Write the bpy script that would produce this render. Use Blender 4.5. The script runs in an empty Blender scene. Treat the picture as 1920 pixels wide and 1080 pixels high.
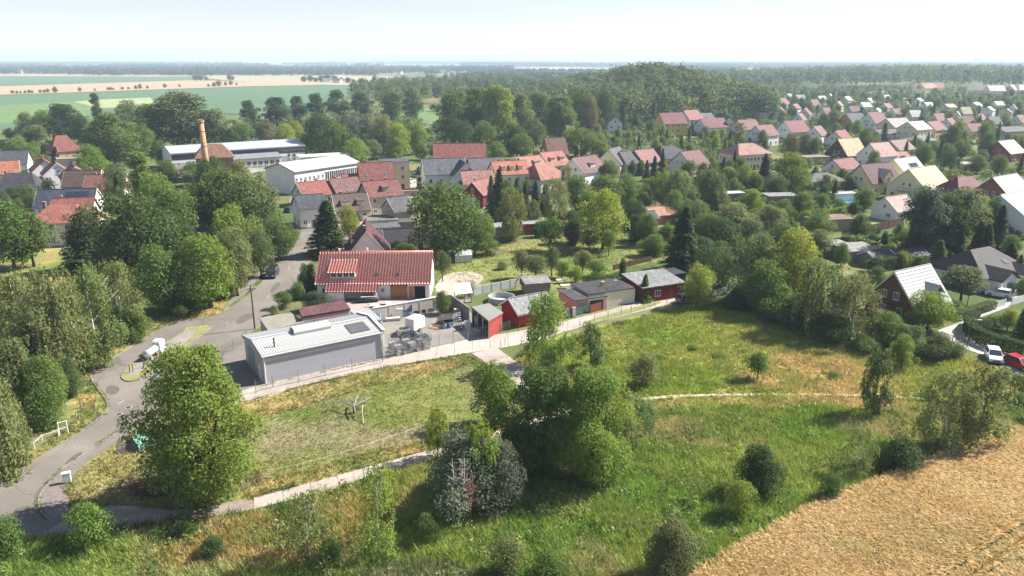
import bpy, math, random
import numpy as np
from mathutils import Vector
R = math.radians
rng = np.random.default_rng(7)
random.seed(7)
SC = bpy.context.scene
COL = SC.collection
# ------------------------------------------------------------------ camera
FL, CH = 1423.0, 40.0                       # focal length in photo pixels, height of the drone
PT = math.atan(427 / FL); CP, SP = math.cos(PT), math.sin(PT)
cd = bpy.data.cameras.new('camera'); cam = bpy.data.objects.new('camera', cd); COL.objects.link(cam)
cd.sensor_width = 36; cd.lens = 36 * FL / 1920; cd.clip_start = 1; cd.clip_end = 60000
cam.location = (0, 0, CH); cam.rotation_euler = (math.pi / 2 - PT, 0, 0)
SC.camera = cam
HAZE = 0.00016
# ------------------------------------------------------------------ sky, sun, exposure
SUN_AZ, SUN_EL = math.atan2(.94, .34), R(43)     # clockwise from +Y
w = bpy.data.worlds.new('World'); SC.world = w; w.use_nodes = True
nt = w.node_tree; bg = nt.nodes['Background']
sky = nt.nodes.new('ShaderNodeTexSky'); sky.sky_type = 'NISHITA'; sky.sun_disc = False
sky.sun_elevation = SUN_EL; sky.sun_rotation = SUN_AZ; sky.altitude = 120; sky.air_density = 1.0; sky.dust_density = 0.15; sky.ozone_density = 2.0
wb = nt.nodes.new('ShaderNodeMix'); wb.data_type = 'RGBA'; wb.blend_type = 'MULTIPLY'; wb.inputs[0].default_value = 1; wb.inputs[7].default_value = (1.0, .885, .95, 1)   # camera white balance of the sky
nt.links.new(sky.outputs[0], wb.inputs[6])
tc = nt.nodes.new('ShaderNodeTexCoord'); mpg = nt.nodes.new('ShaderNodeMapping'); mpg.inputs['Scale'].default_value = (1.2, 1.2, 7.0)      # thin high cloud all round the sky
cn = nt.nodes.new('ShaderNodeTexNoise'); cn.inputs['Scale'].default_value = 1.6; cn.inputs['Detail'].default_value = 6; cn.inputs['Roughness'].default_value = .6
crp = nt.nodes.new('ShaderNodeMapRange'); crp.inputs['From Min'].default_value = .42; crp.inputs['From Max'].default_value = .75; crp.inputs['To Min'].default_value = 0; crp.inputs['To Max'].default_value = .5
cm = nt.nodes.new('ShaderNodeMix'); cm.data_type = 'RGBA'; cm.inputs[7].default_value = (4.6, 4.8, 5.1, 1)
nt.links.new(tc.outputs['Generated'], mpg.inputs['Vector']); nt.links.new(mpg.outputs[0], cn.inputs['Vector']); nt.links.new(cn.outputs['Fac'], crp.inputs[0]); nt.links.new(crp.outputs[0], cm.inputs[0]); nt.links.new(wb.outputs[2], cm.inputs[6]); nt.links.new(cm.outputs[2], bg.inputs[0]); bg.inputs[1].default_value = 0.06
sl = bpy.data.lights.new('sun', 'SUN'); sl.energy = 4.6; sl.angle = R(0.55); sl.color = (1, .95, .87)
so = bpy.data.objects.new('sun', sl); COL.objects.link(so)
so.rotation_euler = Vector((math.sin(SUN_AZ) * math.cos(SUN_EL), math.cos(SUN_AZ) * math.cos(SUN_EL), math.sin(SUN_EL))).to_track_quat('Z', 'Y').to_euler()
so.location = (200, 60, 200)
vs = SC.view_settings; vs.view_transform = 'Standard'; vs.look = 'None'; vs.exposure = 1.45; vs.gamma = 1; vs.use_curve_mapping = False
cy = SC.cycles
SC.render.engine = 'CYCLES'; cy.use_denoising = True; cy.max_bounces = 6; cy.diffuse_bounces = 3; cy.glossy_bounces = 2; cy.transmission_bounces = 3
cy.transparent_max_bounces = 6; cy.volume_bounces = 1; cy.caustics_reflective = False; cy.caustics_refractive = False; cy.sample_clamp_indirect = 4
# ------------------------------------------------------------------ helpers
def G(x, y, z=0.0):
    """ground (or height z) point seen at a photo position"""
    u = (x - 960) / FL; v = (540 - y) / FL
    dx, dy, dz = u, CP + v * SP, -SP + v * CP
    t = (z - CH) / dz
    return dx * t, dy * t
def PX(X, Y, Z=0.0):
    d = Y * CP - (Z - CH) * SP; q = Y * SP + (Z - CH) * CP
    return 960 + FL * X / d, 540 - FL * q / d, d
def height_to(X, Y, ytop):
    lo, hi = 0.0, 60.0
    for _ in range(30):
        m = (lo + hi) / 2
        if PX(X, Y, m)[1] > ytop: lo = m
        else: hi = m
    return lo
def lin(h):
    h = h.lstrip('#'); c = [int(h[i:i + 2], 16) / 255 for i in (0, 2, 4)]
    return tuple(v / 12.92 if v <= .04045 else ((v + .055) / 1.055) ** 2.4 for v in c)
def tag(o, label=None, cat=None, group=None, kind=None):
    if label: o['label'] = label
    if cat: o['category'] = cat
    if group: o['group'] = group
    if kind: o['kind'] = kind
    return o
def obj(name, data, parent=None, loc=(0, 0, 0), rz=0.0, sc=None):
    o = bpy.data.objects.new(name, data); COL.objects.link(o)
    o.location = loc
    if rz: o.rotation_euler = (0, 0, rz)
    if sc: o.scale = sc
    if parent: o.parent = parent
    return o
def empty(name, loc, rz=0.0):
    o = obj(name, None, None, loc, rz); o.empty_display_size = .5; return o
ORD = 'first second third fourth fifth sixth seventh eighth ninth tenth eleventh twelfth thirteenth fourteenth fifteenth sixteenth seventeenth eighteenth nineteenth twentieth'.split()
TENS = {2: 'twenty', 3: 'thirty', 4: 'forty', 5: 'fifty', 6: 'sixty', 7: 'seventy', 8: 'eighty', 9: 'ninety'}
def ordinal(i):
    i += 1
    if i <= 20: return ORD[i - 1]
    t, u = divmod(i, 10)
    if t >= 10: return ('hundredth' if i == 100 else 'hundred-and-' + ordinal(i - 101))
    return TENS[t][:-1] + 'ieth' if u == 0 else TENS[t] + '-' + ORD[u - 1]
# ---- numpy meshes
def np_mesh(name, V, faces, mats, col=None, smooth=False, mi=None):
    V = np.asarray(V, np.float32); me = bpy.data.meshes.new(name)
    F = np.asarray(faces, np.int32); k = F.shape[1]; n = len(F)
    me.vertices.add(len(V)); me.vertices.foreach_set('co', V.ravel())
    me.loops.add(n * k); me.loops.foreach_set('vertex_index', F.ravel())
    me.polygons.add(n); me.polygons.foreach_set('loop_start', np.arange(0, n * k, k, dtype=np.int32))
    if smooth: me.polygons.foreach_set('use_smooth', np.ones(n, bool))
    if mi is not None: me.polygons.foreach_set('material_index', np.asarray(mi, np.int32))
    me.update(calc_edges=True)
    if col is not None:
        at = me.color_attributes.new('tint', 'FLOAT_COLOR', 'POINT')
        c4 = np.ones((len(V), 4), np.float32); c4[:, :3] = col; at.data.foreach_set('color', c4.ravel())
    for m in (mats if isinstance(mats, (list, tuple)) else [mats]): me.materials.append(m)
    return me
class MB:
    """collects boxes, prisms, tubes ... into one mesh"""
    def __init__(s): s.v = []; s.f = []; s.m = []; s.mi = 0
    def add(s, vs, fs):
        b = len(s.v); s.v += [tuple(p) for p in vs]; s.f += [tuple(b + i for i in f) for f in fs]; s.m += [s.mi] * len(fs); return s
    def box(s, x0, x1, y0, y1, z0, z1):
        return s.add([(x0, y0, z0), (x1, y0, z0), (x1, y1, z0), (x0, y1, z0), (x0, y0, z1), (x1, y0, z1), (x1, y1, z1), (x0, y1, z1)],
                     [(0, 3, 2, 1), (4, 5, 6, 7), (0, 1, 5, 4), (1, 2, 6, 5), (2, 3, 7, 6), (3, 0, 4, 7)])
    def prism(s, poly, axis, a, b):
        """poly: 2-D outline (counter-clockwise seen from +axis end); extruded along axis from a to b"""
        n = len(poly)
        if axis == 'x': mk = lambda p, t: (t, p[0], p[1])
        elif axis == 'y': mk = lambda p, t: (p[0], t, p[1])
        else: mk = lambda p, t: (p[0], p[1], t)
        vs = [mk(p, a) for p in poly] + [mk(p, b) for p in poly]
        fs = [tuple(range(n))[::-1], tuple(range(n, 2 * n))] + [(i, (i + 1) % n, n + (i + 1) % n, n + i) for i in range(n)]
        return s.add(vs, fs)
    def tube(s, pts, rads, n=8, cap=True):
        pts = [Vector(p) for p in pts]
        if not isinstance(rads, (list, tuple)): rads = [rads] * len(pts)
        vs = []; fs = []
        for i, p in enumerate(pts):
            d = (pts[min(i + 1, len(pts) - 1)] - pts[max(i - 1, 0)]).normalized()
            a = d.cross(Vector((0, 1, 0)) if abs(d.y) < .9 else Vector((1, 0, 0))).normalized(); b = d.cross(a)
            for k in range(n):
                t = 2 * math.pi * k / n; vs.append(p + (a * math.cos(t) + b * math.sin(t)) * rads[i])
        for i in range(len(pts) - 1):
            for k in range(n):
                k2 = (k + 1) % n; fs.append((i * n + k, i * n + k2, (i + 1) * n + k2, (i + 1) * n + k))
        if cap: fs += [tuple(range(n))[::-1], tuple(range(len(vs) - n, len(vs)))]
        return s.add(vs, fs)
    def mesh(s, name, mats, smooth=False):
        me = bpy.data.meshes.new(name); me.from_pydata(s.v, [], s.f)
        mats = mats if isinstance(mats, (list, tuple)) else [mats]
        for m in mats: me.materials.append(m)
        if len(mats) > 1: me.polygons.foreach_set('material_index', s.m)
        if smooth: me.polygons.foreach_set('use_smooth', [True] * len(s.f))
        me.update(); return me
    def build(s, name, mats, parent=None, loc=(0, 0, 0), rz=0.0, smooth=False):
        return obj(name, s.mesh(name, mats, smooth), parent, loc, rz)
def BOX(name, mat, parent, x0, x1, y0, y1, z0, z1, **k): return MB().box(x0, x1, y0, y1, z0, z1).build(name, mat, parent, **k)
# ---- smooth value noise for planting and soil colour
_N = rng.random((256, 256))
def vnoise(x, y, s, o=0):
    x = np.asarray(x) / s + 37.3 * o; y = np.asarray(y) / s + 11.7 * o
    xi = np.floor(x).astype(int); yi = np.floor(y).astype(int); fx = x - xi; fy = y - yi
    fx = fx * fx * (3 - 2 * fx); fy = fy * fy * (3 - 2 * fy)
    g = lambda a, b: _N[a % 256, b % 256]
    return (g(xi, yi) * (1 - fx) + g(xi + 1, yi) * fx) * (1 - fy) + (g(xi, yi + 1) * (1 - fx) + g(xi + 1, yi + 1) * fx) * fy
def fnoise(x, y, s, o=0): return (vnoise(x, y, s, o) * 4 + vnoise(x, y, s / 2.1, o + 1) * 2 + vnoise(x, y, s / 4.3, o + 2)) / 7
def in_poly(X, Y, P):
    X = np.asarray(X); Y = np.asarray(Y); r = np.zeros(X.shape, bool); n = len(P)
    for i in range(n):
        x0, y0 = P[i]; x1, y1 = P[(i + 1) % n]
        if y0 == y1: continue
        c = ((y0 > Y) != (y1 > Y)) & (X < (x1 - x0) * (Y - y0) / (y1 - y0) + x0); r ^= c
    return r
def GP(pts): return [G(*p) for p in pts]
# ------------------------------------------------------------------ materials
MATS = {}
def newmat(name):
    m = bpy.data.materials.new(name); m.use_nodes = True; nt = m.node_tree; return m, nt, nt.nodes['Principled BSDF']
def surf(name, c, c2=None, scale=.6, rough=.85, bump=0.0, bscale=6.0, space='obj', metal=0.0, spec=.3, fine=None, crack=None):
    """plain weathered surface: two colours mixed by layered noise, fine relief"""
    if name in MATS: return MATS[name]
    m, nt, b = newmat(name); N = nt.nodes; L = nt.links
    c2 = c2 or tuple(v * .78 for v in c)
    if space == 'obj': co = N.new('ShaderNodeTexCoord').outputs['Object']
    else: co = N.new('ShaderNodeNewGeometry').outputs['Position']
    n1 = N.new('ShaderNodeTexNoise'); n1.inputs['Scale'].default_value = scale; n1.inputs['Detail'].default_value = 6; n1.inputs['Roughness'].default_value = .65
    L.new(co, n1.inputs['Vector'])
    cr = N.new('ShaderNodeValToRGB'); cr.color_ramp.elements[0].position = .33; cr.color_ramp.elements[1].position = .7
    cr.color_ramp.elements[0].color = (*c, 1); cr.color_ramp.elements[1].color = (*c2, 1)
    L.new(n1.outputs['Fac'], cr.inputs[0]); out = cr.outputs[0]
    if fine:
        n2 = N.new('ShaderNodeTexNoise'); n2.inputs['Scale'].default_value = fine; n2.inputs['Detail'].default_value = 3; L.new(co, n2.inputs['Vector'])
        mx = N.new('ShaderNodeMix'); mx.data_type = 'RGBA'; mx.blend_type = 'OVERLAY'; mx.inputs[0].default_value = .6
        L.new(out, mx.inputs[6]); L.new(n2.outputs['Fac'], mx.inputs[7]); out = mx.outputs[2]
    if crack:                                     # hairline cracks and tar-filled joints, plus broad worn patches
        nw = N.new('ShaderNodeTexNoise'); nw.inputs['Scale'].default_value = .5; L.new(co, nw.inputs['Vector']); va = N.new('ShaderNodeVectorMath'); va.operation = 'MULTIPLY_ADD'; va.inputs[1].default_value = (1.6, 1.6, 0); L.new(nw.outputs['Color'], va.inputs[0]); L.new(co, va.inputs[2])
        vo = N.new('ShaderNodeTexVoronoi'); vo.feature = 'DISTANCE_TO_EDGE'; vo.inputs['Scale'].default_value = crack; L.new(va.outputs[0], vo.inputs['Vector'])
        mr = N.new('ShaderNodeMapRange'); mr.inputs['From Min'].default_value = .003; mr.inputs['From Max'].default_value = .012; mr.inputs['To Min'].default_value = .74; mr.inputs['To Max'].default_value = 1; L.new(vo.outputs['Distance'], mr.inputs[0])
        nb = N.new('ShaderNodeTexNoise'); nb.inputs['Scale'].default_value = .09; nb.inputs['Detail'].default_value = 5; L.new(co, nb.inputs['Vector']); mb = N.new('ShaderNodeMapRange'); mb.inputs['From Min'].default_value = .35; mb.inputs['From Max'].default_value = .65; mb.inputs['To Min'].default_value = .82; mb.inputs['To Max'].default_value = 1.14; L.new(nb.outputs['Fac'], mb.inputs[0])
        mm = N.new('ShaderNodeMath'); mm.operation = 'MULTIPLY'; L.new(mr.outputs[0], mm.inputs[0]); L.new(mb.outputs[0], mm.inputs[1]); hv = N.new('ShaderNodeHueSaturation'); L.new(out, hv.inputs['Color']); L.new(mm.outputs[0], hv.inputs['Value']); out = hv.outputs[0]
    L.new(out, b.inputs['Base Color'])
    b.inputs['Roughness'].default_value = rough; b.inputs['Metallic'].default_value = metal; b.inputs['Specular IOR Level'].default_value = spec
    if bump:
        n3 = N.new('ShaderNodeTexNoise'); n3.inputs['Scale'].default_value = bscale; n3.inputs['Detail'].default_value = 4; L.new(co, n3.inputs['Vector'])
        bp = N.new('ShaderNodeBump'); bp.inputs['Strength'].default_value = bump; bp.inputs['Distance'].default_value = .05
        L.new(n3.outputs['Fac'], bp.inputs['Height']); L.new(bp.outputs[0], b.inputs['Normal'])
    MATS[name] = m; return m
def tiles(name, c, rough=.75, amt=.3, course=.36):
    c = tuple(v * (.54 if max(c) < .5 else .56) for v in c)
    """roof covering: overlapping courses as relief, weathered colour"""
    if name in MATS: return MATS[name]
    m, nt, b = newmat(name); N = nt.nodes; L = nt.links
    co = N.new('ShaderNodeTexCoord').outputs['Object']
    n1 = N.new('ShaderNodeTexNoise'); n1.inputs['Scale'].default_value = .45; n1.inputs['Detail'].default_value = 7; n1.inputs['Roughness'].default_value = .7; L.new(co, n1.inputs['Vector'])
    mp = N.new('ShaderNodeMapping'); mp.inputs['Scale'].default_value = (3.3, 1.4, 2.6); L.new(co, mp.inputs['Vector'])
    vo = N.new('ShaderNodeTexVoronoi'); vo.inputs['Scale'].default_value = 1.0; L.new(mp.outputs[0], vo.inputs['Vector'])
    cr = N.new('ShaderNodeValToRGB'); e = cr.color_ramp.elements; e[0].position = .3; e[1].position = .75
    e[0].color = (*[v * (1 - amt) for v in c], 1); e[1].color = (*[min(1, v * (1 + amt * .7) + .01) for v in c], 1); L.new(n1.outputs['Fac'], cr.inputs[0])
    mx = N.new('ShaderNodeMix'); mx.data_type = 'RGBA'; mx.blend_type = 'SOFT_LIGHT'; mx.inputs[0].default_value = .45
    L.new(cr.outputs[0], mx.inputs[6]); bw = N.new('ShaderNodeRGBToBW'); L.new(vo.outputs['Color'], bw.inputs[0]); L.new(bw.outputs[0], mx.inputs[7])
    hs = N.new('ShaderNodeHueSaturation'); hs.inputs['Saturation'].default_value = .88; L.new(mx.outputs[2], hs.inputs['Color']); L.new(hs.outputs[0], b.inputs['Base Color'])
    wv = N.new('ShaderNodeTexWave'); wv.wave_type = 'BANDS'; wv.bands_direction = 'Z'; wv.wave_profile = 'SAW'; wv.inputs['Scale'].default_value = .314 / course * 1.6; L.new(co, wv.inputs['Vector'])
    bp = N.new('ShaderNodeBump'); bp.inputs['Strength'].default_value = .5; bp.inputs['Distance'].default_value = .05; L.new(wv.outputs['Fac'], bp.inputs['Height']); L.new(bp.outputs[0], b.inputs['Normal'])
    b.inputs['Roughness'].default_value = rough; b.inputs['Specular IOR Level'].default_value = .35
    MATS[name] = m; return m
def leafmat(name, source='object', trans=.42, rough=.65, hue=.02):
    if name in MATS: return MATS[name]
    m, nt, b = newmat(name); N = nt.nodes; L = nt.links
    if source == 'object': cc = N.new('ShaderNodeObjectInfo').outputs['Color']
    else:
        a = N.new('ShaderNodeAttribute'); a.attribute_name = 'tint'; cc = a.outputs['Color']
    g = N.new('ShaderNodeNewGeometry')
    hs = N.new('ShaderNodeHueSaturation')
    mr = N.new('ShaderNodeMapRange'); mr.inputs['To Min'].default_value = .78; mr.inputs['To Max'].default_value = 1.25; L.new(g.outputs['Random Per Island'], mr.inputs[0]); L.new(mr.outputs[0], hs.inputs['Value'])
    nz = N.new('ShaderNodeTexNoise'); nz.inputs['Scale'].default_value = .35; nz.inputs['Detail'].default_value = 2; L.new(g.outputs['Position'], nz.inputs['Vector'])
    mh = N.new('ShaderNodeMapRange'); mh.inputs['From Min'].default_value = .3; mh.inputs['From Max'].default_value = .7; mh.inputs['To Min'].default_value = .5 - hue; mh.inputs['To Max'].default_value = .5 + hue * .8; L.new(nz.outputs['Fac'], mh.inputs[0]); L.new(mh.outputs[0], hs.inputs['Hue'])
    L.new(cc, hs.inputs['Color']); L.new(hs.outputs[0], b.inputs['Base Color'])
    b.inputs['Roughness'].default_value = rough; b.inputs['Specular IOR Level'].default_value = .12
    tr = N.new('ShaderNodeBsdfTranslucent'); h2 = N.new('ShaderNodeHueSaturation'); h2.inputs['Hue'].default_value = .5 - hue; h2.inputs['Saturation'].default_value = 1.15; h2.inputs['Value'].default_value = 1.3
    L.new(hs.outputs[0], h2.inputs['Color']); L.new(h2.outputs[0], tr.inputs['Color'])
    ms = N.new('ShaderNodeMixShader'); ms.inputs[0].default_value = trans; L.new(b.outputs[0], ms.inputs[1]); L.new(tr.outputs[0], ms.inputs[2])
    L.new(ms.outputs[0], N['Material Output'].inputs['Surface'])
    MATS[name] = m; return m
LEAF = leafmat('leaf'); LEAFV = leafmat('leaf_mass', 'tint'); BLADE = leafmat('grass_blade', 'tint', .3, .7, .004)
BARK = surf('bark', (.10, .075, .055), (.05, .04, .03), 3, .95, .6, 9)
WHITEBARK = surf('birch_bark', (.62, .60, .56), (.22, .20, .18), 2.5, .8)
PALEWOOD = surf('bleached_wood', (.52, .48, .43), (.33, .29, .25), 4, .9)
GLASS = surf('window_glass', (.025, .03, .035), (.06, .07, .08), .8, .08, spec=.7)
WHITE = surf('white_paint', (.78, .77, .74), (.66, .65, .62), .8, .5)
DARK = surf('dark_metal', (.035, .035, .037), (.06, .055, .05), 1.5, .55)
STEEL = surf('galvanised_steel', (.42, .43, .44), (.30, .31, .32), 2, .38, metal=.7)
CONC = surf('concrete', (.36, .34, .31), (.24, .23, .21), .5, .92, .3, 12)
BRICK = surf('old_brick', (.34, .19, .12), (.22, .13, .09), .9, .95, .3, 14, fine=5)
WOOD = surf('orange_wood', (.42, .20, .085), (.32, .15, .06), 2, .7)
GREYWOOD = surf('grey_wood', (.26, .23, .2), (.14, .12, .1), 3, .9)
RUST = surf('rusty_iron', (.16, .07, .04), (.09, .05, .035), 3, .85)
def wallm(h): return surf('render_' + h, lin(h), tuple(v * .86 for v in lin(h)), .5, .92, .15, 20)
def roofm(h, amt=.25): return tiles('tiles_' + h, lin(h), amt=amt)
def paint(h, rough=.35): return surf('paint_' + h, lin(h), tuple(v * .9 for v in lin(h)), .7, rough, spec=.5)
# ------------------------------------------------------------------ ground zones (photo outlines laid on the ground)
ZP = {k: GP(v) for k, v in dict(
    paddock=[(300, 880), (330, 800), (470, 775), (700, 712), (872, 672), (905, 690), (985, 745), (930, 790), (800, 838), (640, 872), (500, 905), (420, 930), (330, 930)],
    corner=[(110, 930), (135, 895), (240, 815), (300, 790), (420, 800), (500, 905), (470, 930), (300, 955), (200, 965), (130, 955)],
    verge=[(470, 745), (700, 692), (880, 665), (900, 680), (700, 725), (480, 790), (300, 850), (250, 830), (400, 770)],
    leftbank=[(140, 815), (195, 777), (205, 760), (170, 710), (175, 690), (280, 628), (330, 605), (410, 590), (480, 540), (470, 530), (380, 575), (280, 605), (170, 665), (130, 710), (150, 770), (60, 850), (0, 890), (0, 930)],
    meadow=[(1040, 640), (1100, 622), (1240, 585), (1400, 560), (1560, 620), (1760, 640), (1860, 690), (1920, 720), (1920, 770), (1700, 790), (1500, 775), (1200, 790), (1050, 740), (960, 680), (985, 650)],
    lush=[(0, 1020), (130, 1005), (300, 980), (480, 960), (700, 900), (800, 870), (960, 815), (1200, 770), (1500, 765), (1700, 770), (1920, 760), (1920, 815), (1730, 865), (1560, 940), (1440, 1008), (1290, 1090), (1250, 1200), (0, 1200)],
    dry=[(480, 960), (700, 897), (760, 880), (780, 910), (740, 1000), (560, 1060), (330, 1075), (250, 1040), (320, 990)],
    pathside=[(476, 900), (560, 885), (700, 845), (800, 825), (960, 780), (1045, 765), (1045, 778), (960, 806), (800, 850), (660, 889), (480, 936), (420, 950)],
    strip=[(640, 1090), (760, 1065), (900, 1068), (960, 1100), (960, 1200), (600, 1200)],
    orchard=[(815, 480), (900, 470), (980, 455), (1150, 425), (1250, 445), (1260, 480), (1180, 500), (1050, 540), (900, 545), (830, 520)],
    lawnpark=[(0, 520), (0, 460), (60, 455), (150, 470), (170, 505), (100, 530)],
    rightlawn=[(1590, 405), (1690, 400), (1700, 415), (1640, 425), (1590, 420)],
    lots=[(1560, 500), (1640, 470), (1700, 430), (1760, 470), (1660, 510), (1600, 520)]).items()}
PAL = dict(pathside=((.24, .24, .075), (.38, .29, .12), (.2, .21, .07), 4),  # living green, second green, straw / bare
    base=((.075, .11, .034), (.11, .135, .048), (.18, .165, .08), 14), paddock=((.13, .175, .035), (.18, .19, .055), (.235, .21, .11), 7),
    corner=((.20, .22, .07), (.28, .25, .10), (.22, .17, .11), 6), verge=((.22, .22, .07), (.38, .30, .13), (.27, .25, .08), 3),
    leftbank=((.22, .22, .07), (.42, .31, .13), (.17, .2, .06), 5), meadow=((.22, .28, .06), (.30, .31, .09), (.46, .36, .17), 8),
    lush=((.20, .30, .068), (.28, .325, .088), (.38, .335, .16), 5), dry=((.20, .25, .065), (.33, .30, .10), (.42, .29, .13), 5),
    strip=((.16, .2, .07), (.24, .24, .12), (.3, .27, .17), 3), orchard=((.17, .19, .055), (.23, .22, .075), (.12, .155, .045), 9),
    lawnpark=((.16, .20, .05), (.30, .24, .10), (.10, .15, .04), 6), rightlawn=((.16, .23, .06), (.2, .24, .08), (.28, .24, .12), 6),
    lots=((.14, .18, .05), (.28, .22, .12), (.2, .2, .08), 5))
def ground_tint(X, Y):
    X = np.asarray(X, float); Y = np.asarray(Y, float); out = np.zeros(X.shape + (3,))
    def put(key, mask):
        a, b, c, s = PAL[key]; x = X[mask]; y = Y[mask]; h = sum(map(ord, key)) % 17
        n1 = np.clip((fnoise(x, y, s, h) - .35) * 3.3, 0, 1)[:, None]; n2 = np.clip((fnoise(x, y, s * 1.7, h + 5) - .52) * 5, 0, 1)[:, None]
        v = (.82 + .36 * vnoise(x, y, 1.3, h + 9))[:, None]
        out[mask] = ((np.array(a) * (1 - n1) + np.array(b) * n1) * (1 - n2) + np.array(c) * n2) * v
    put('base', np.ones(X.shape, bool))
    for k, P in ZP.items():
        m = in_poly(X + (vnoise(X, Y, 2.5, 3) - .5) * 3, Y + (vnoise(X, Y, 2.5, 4) - .5) * 3, P)
        if m.any(): put(k, m)
    return out
HILL = (132.0, 735.0, 52.0, 105.0, 18.0)
def axis(a, b, step, far):
    v = list(np.arange(a, b + .01, step)); g = step; p = b
    while p < far: g *= 1.35; p += g; v.append(p)
    return v
xs = axis(0, 190, 1.3, 26000); xs = np.array([-q for q in xs[::-1]][:-1] + xs); ys = np.array([-26000, -8000, -2000, -500, -100, 0, 20] + axis(38, 330, 1.3, 26000))
XX, YY = np.meshgrid(xs, ys); nx, ny = len(xs), len(ys)
ii = np.arange((nx) * (ny)).reshape(ny, nx)
Fq = np.stack([ii[:-1, :-1], ii[:-1, 1:], ii[1:, 1:], ii[1:, :-1]], -1).reshape(-1, 4)
def soil():
    m, nt, b = newmat('grass_soil'); N = nt.nodes; L = nt.links
    a = N.new('ShaderNodeAttribute'); a.attribute_name = 'tint'; g = N.new('ShaderNodeNewGeometry')
    n = N.new('ShaderNodeTexNoise'); n.inputs['Scale'].default_value = 2.2; n.inputs['Detail'].default_value = 8; n.inputs['Roughness'].default_value = .75; L.new(g.outputs['Position'], n.inputs['Vector'])
    n2 = N.new('ShaderNodeTexNoise'); n2.inputs['Scale'].default_value = .012; n2.inputs['Detail'].default_value = 6; L.new(g.outputs['Position'], n2.inputs['Vector'])
    mr = N.new('ShaderNodeMapRange'); mr.inputs['From Min'].default_value = .3; mr.inputs['From Max'].default_value = .7; mr.inputs['To Min'].default_value = .55; mr.inputs['To Max'].default_value = 1.4; L.new(n.outputs['Fac'], mr.inputs[0])
    m2 = N.new('ShaderNodeMapRange'); m2.inputs['From Min'].default_value = .3; m2.inputs['From Max'].default_value = .7; m2.inputs['To Min'].default_value = .8; m2.inputs['To Max'].default_value = 1.2; L.new(n2.outputs['Fac'], m2.inputs[0])
    mm = N.new('ShaderNodeMath'); mm.operation = 'MULTIPLY'; L.new(mr.outputs[0], mm.inputs[0]); L.new(m2.outputs[0], mm.inputs[1])
    hs = N.new('ShaderNodeHueSaturation'); L.new(a.outputs['Color'], hs.inputs['Color']); L.new(mm.outputs[0], hs.inputs['Value']); L.new(hs.outputs[0], b.inputs['Base Color'])
    b.inputs['Roughness'].default_value = .95; b.inputs['Specular IOR Level'].default_value = .1
    bp = N.new('ShaderNodeBump'); bp.inputs['Strength'].default_value = .8; bp.inputs['Distance'].default_value = .15; L.new(n.outputs['Fac'], bp.inputs['Height']); L.new(bp.outputs[0], b.inputs['Normal'])
    return m
SOIL = soil()
def hill_z(X, Y):
    return HILL[4] * np.exp(-((X - HILL[0]) / HILL[2]) ** 2 / 2 - ((Y - HILL[1]) / HILL[3]) ** 2 / 2)
VV = np.stack([XX, YY, np.zeros_like(XX)], -1).reshape(-1, 3)
tag(obj('ground', np_mesh('ground', VV, Fq, SOIL, ground_tint(XX.ravel(), YY.ravel()))), kind='structure')
hx, hy = np.meshgrid(np.linspace(-130, 430, 50), np.linspace(400, 1060, 50)); hz = hill_z(hx, hy) - .35
hi = np.arange(2500).reshape(50, 50)
tag(obj('hill', np_mesh('hill', np.stack([hx, hy, hz], -1).reshape(-1, 3), np.stack([hi[:-1, :-1], hi[:-1, 1:], hi[1:, 1:], hi[1:, :-1]], -1).reshape(-1, 4), SOIL, np.tile((.05, .075, .03), (2500, 1)), True)), kind='structure')
# ------------------------------------------------------------------ sheets: roads, fields, yards
def chaikin(P, k=2, closed=True):
    for _ in range(k):
        Q = []
        n = len(P)
        for i in range(n if closed else n - 1):
            a = P[i]; b = P[(i + 1) % n]
            Q += [(a[0] * .75 + b[0] * .25, a[1] * .75 + b[1] * .25), (a[0] * .25 + b[0] * .75, a[1] * .25 + b[1] * .75)]
        P = Q if closed else [P[0]] + Q + [P[-1]]
    return P
def sheet(name, pix, z, mat, smooth=1, kind='structure', jag=0):
    P = chaikin(GP(pix), smooth)
    if jag:                                       # ragged natural edge
        Q = []
        for i in range(len(P)):
            a = np.array(P[i]); b = np.array(P[(i + 1) % len(P)]); k = max(1, int(np.linalg.norm(b - a) / (jag * 2)))
            for t in range(k): Q.append(tuple(a + (b - a) * t / k + rng.normal(0, jag * .35, 2)))
        P = Q
    me = bpy.data.meshes.new(name); me.from_pydata([(x, y, z) for x, y in P], [], [tuple(range(len(P)))]); me.materials.append(mat)
    me.update()
    if me.polygons[0].normal.z < 0: me.flip_normals()
    o = obj(name, me); return tag(o, kind=kind)
ASPH = surf('asphalt', (.195, .172, .145), (.158, .138, .117), .22, .92, .25, 30, 'world', fine=7, crack=.16)
PAVE = surf('footway_asphalt', (.19, .165, .147), (.155, .134, .118), .5, .92, .25, 30, 'world', fine=6)
SLAB = surf('concrete_slab', (.40, .345, .30), (.33, .28, .24), .5, .9, .2, 18, 'world', fine=9, crack=.3)
GRAV = surf('gravel_dirt', (.30, .255, .21), (.20, .165, .13), .6, .95, .8, 14, 'world', fine=8)
YARD = surf('yard_gravel', (.25, .23, .20), (.175, .16, .14), .35, .95, .8, 16, 'world', fine=9)
PAVERS = surf('pavers', (.38, .31, .27), (.29, .235, .20), .7, .9, .4, 10, 'world', fine=12)
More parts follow.
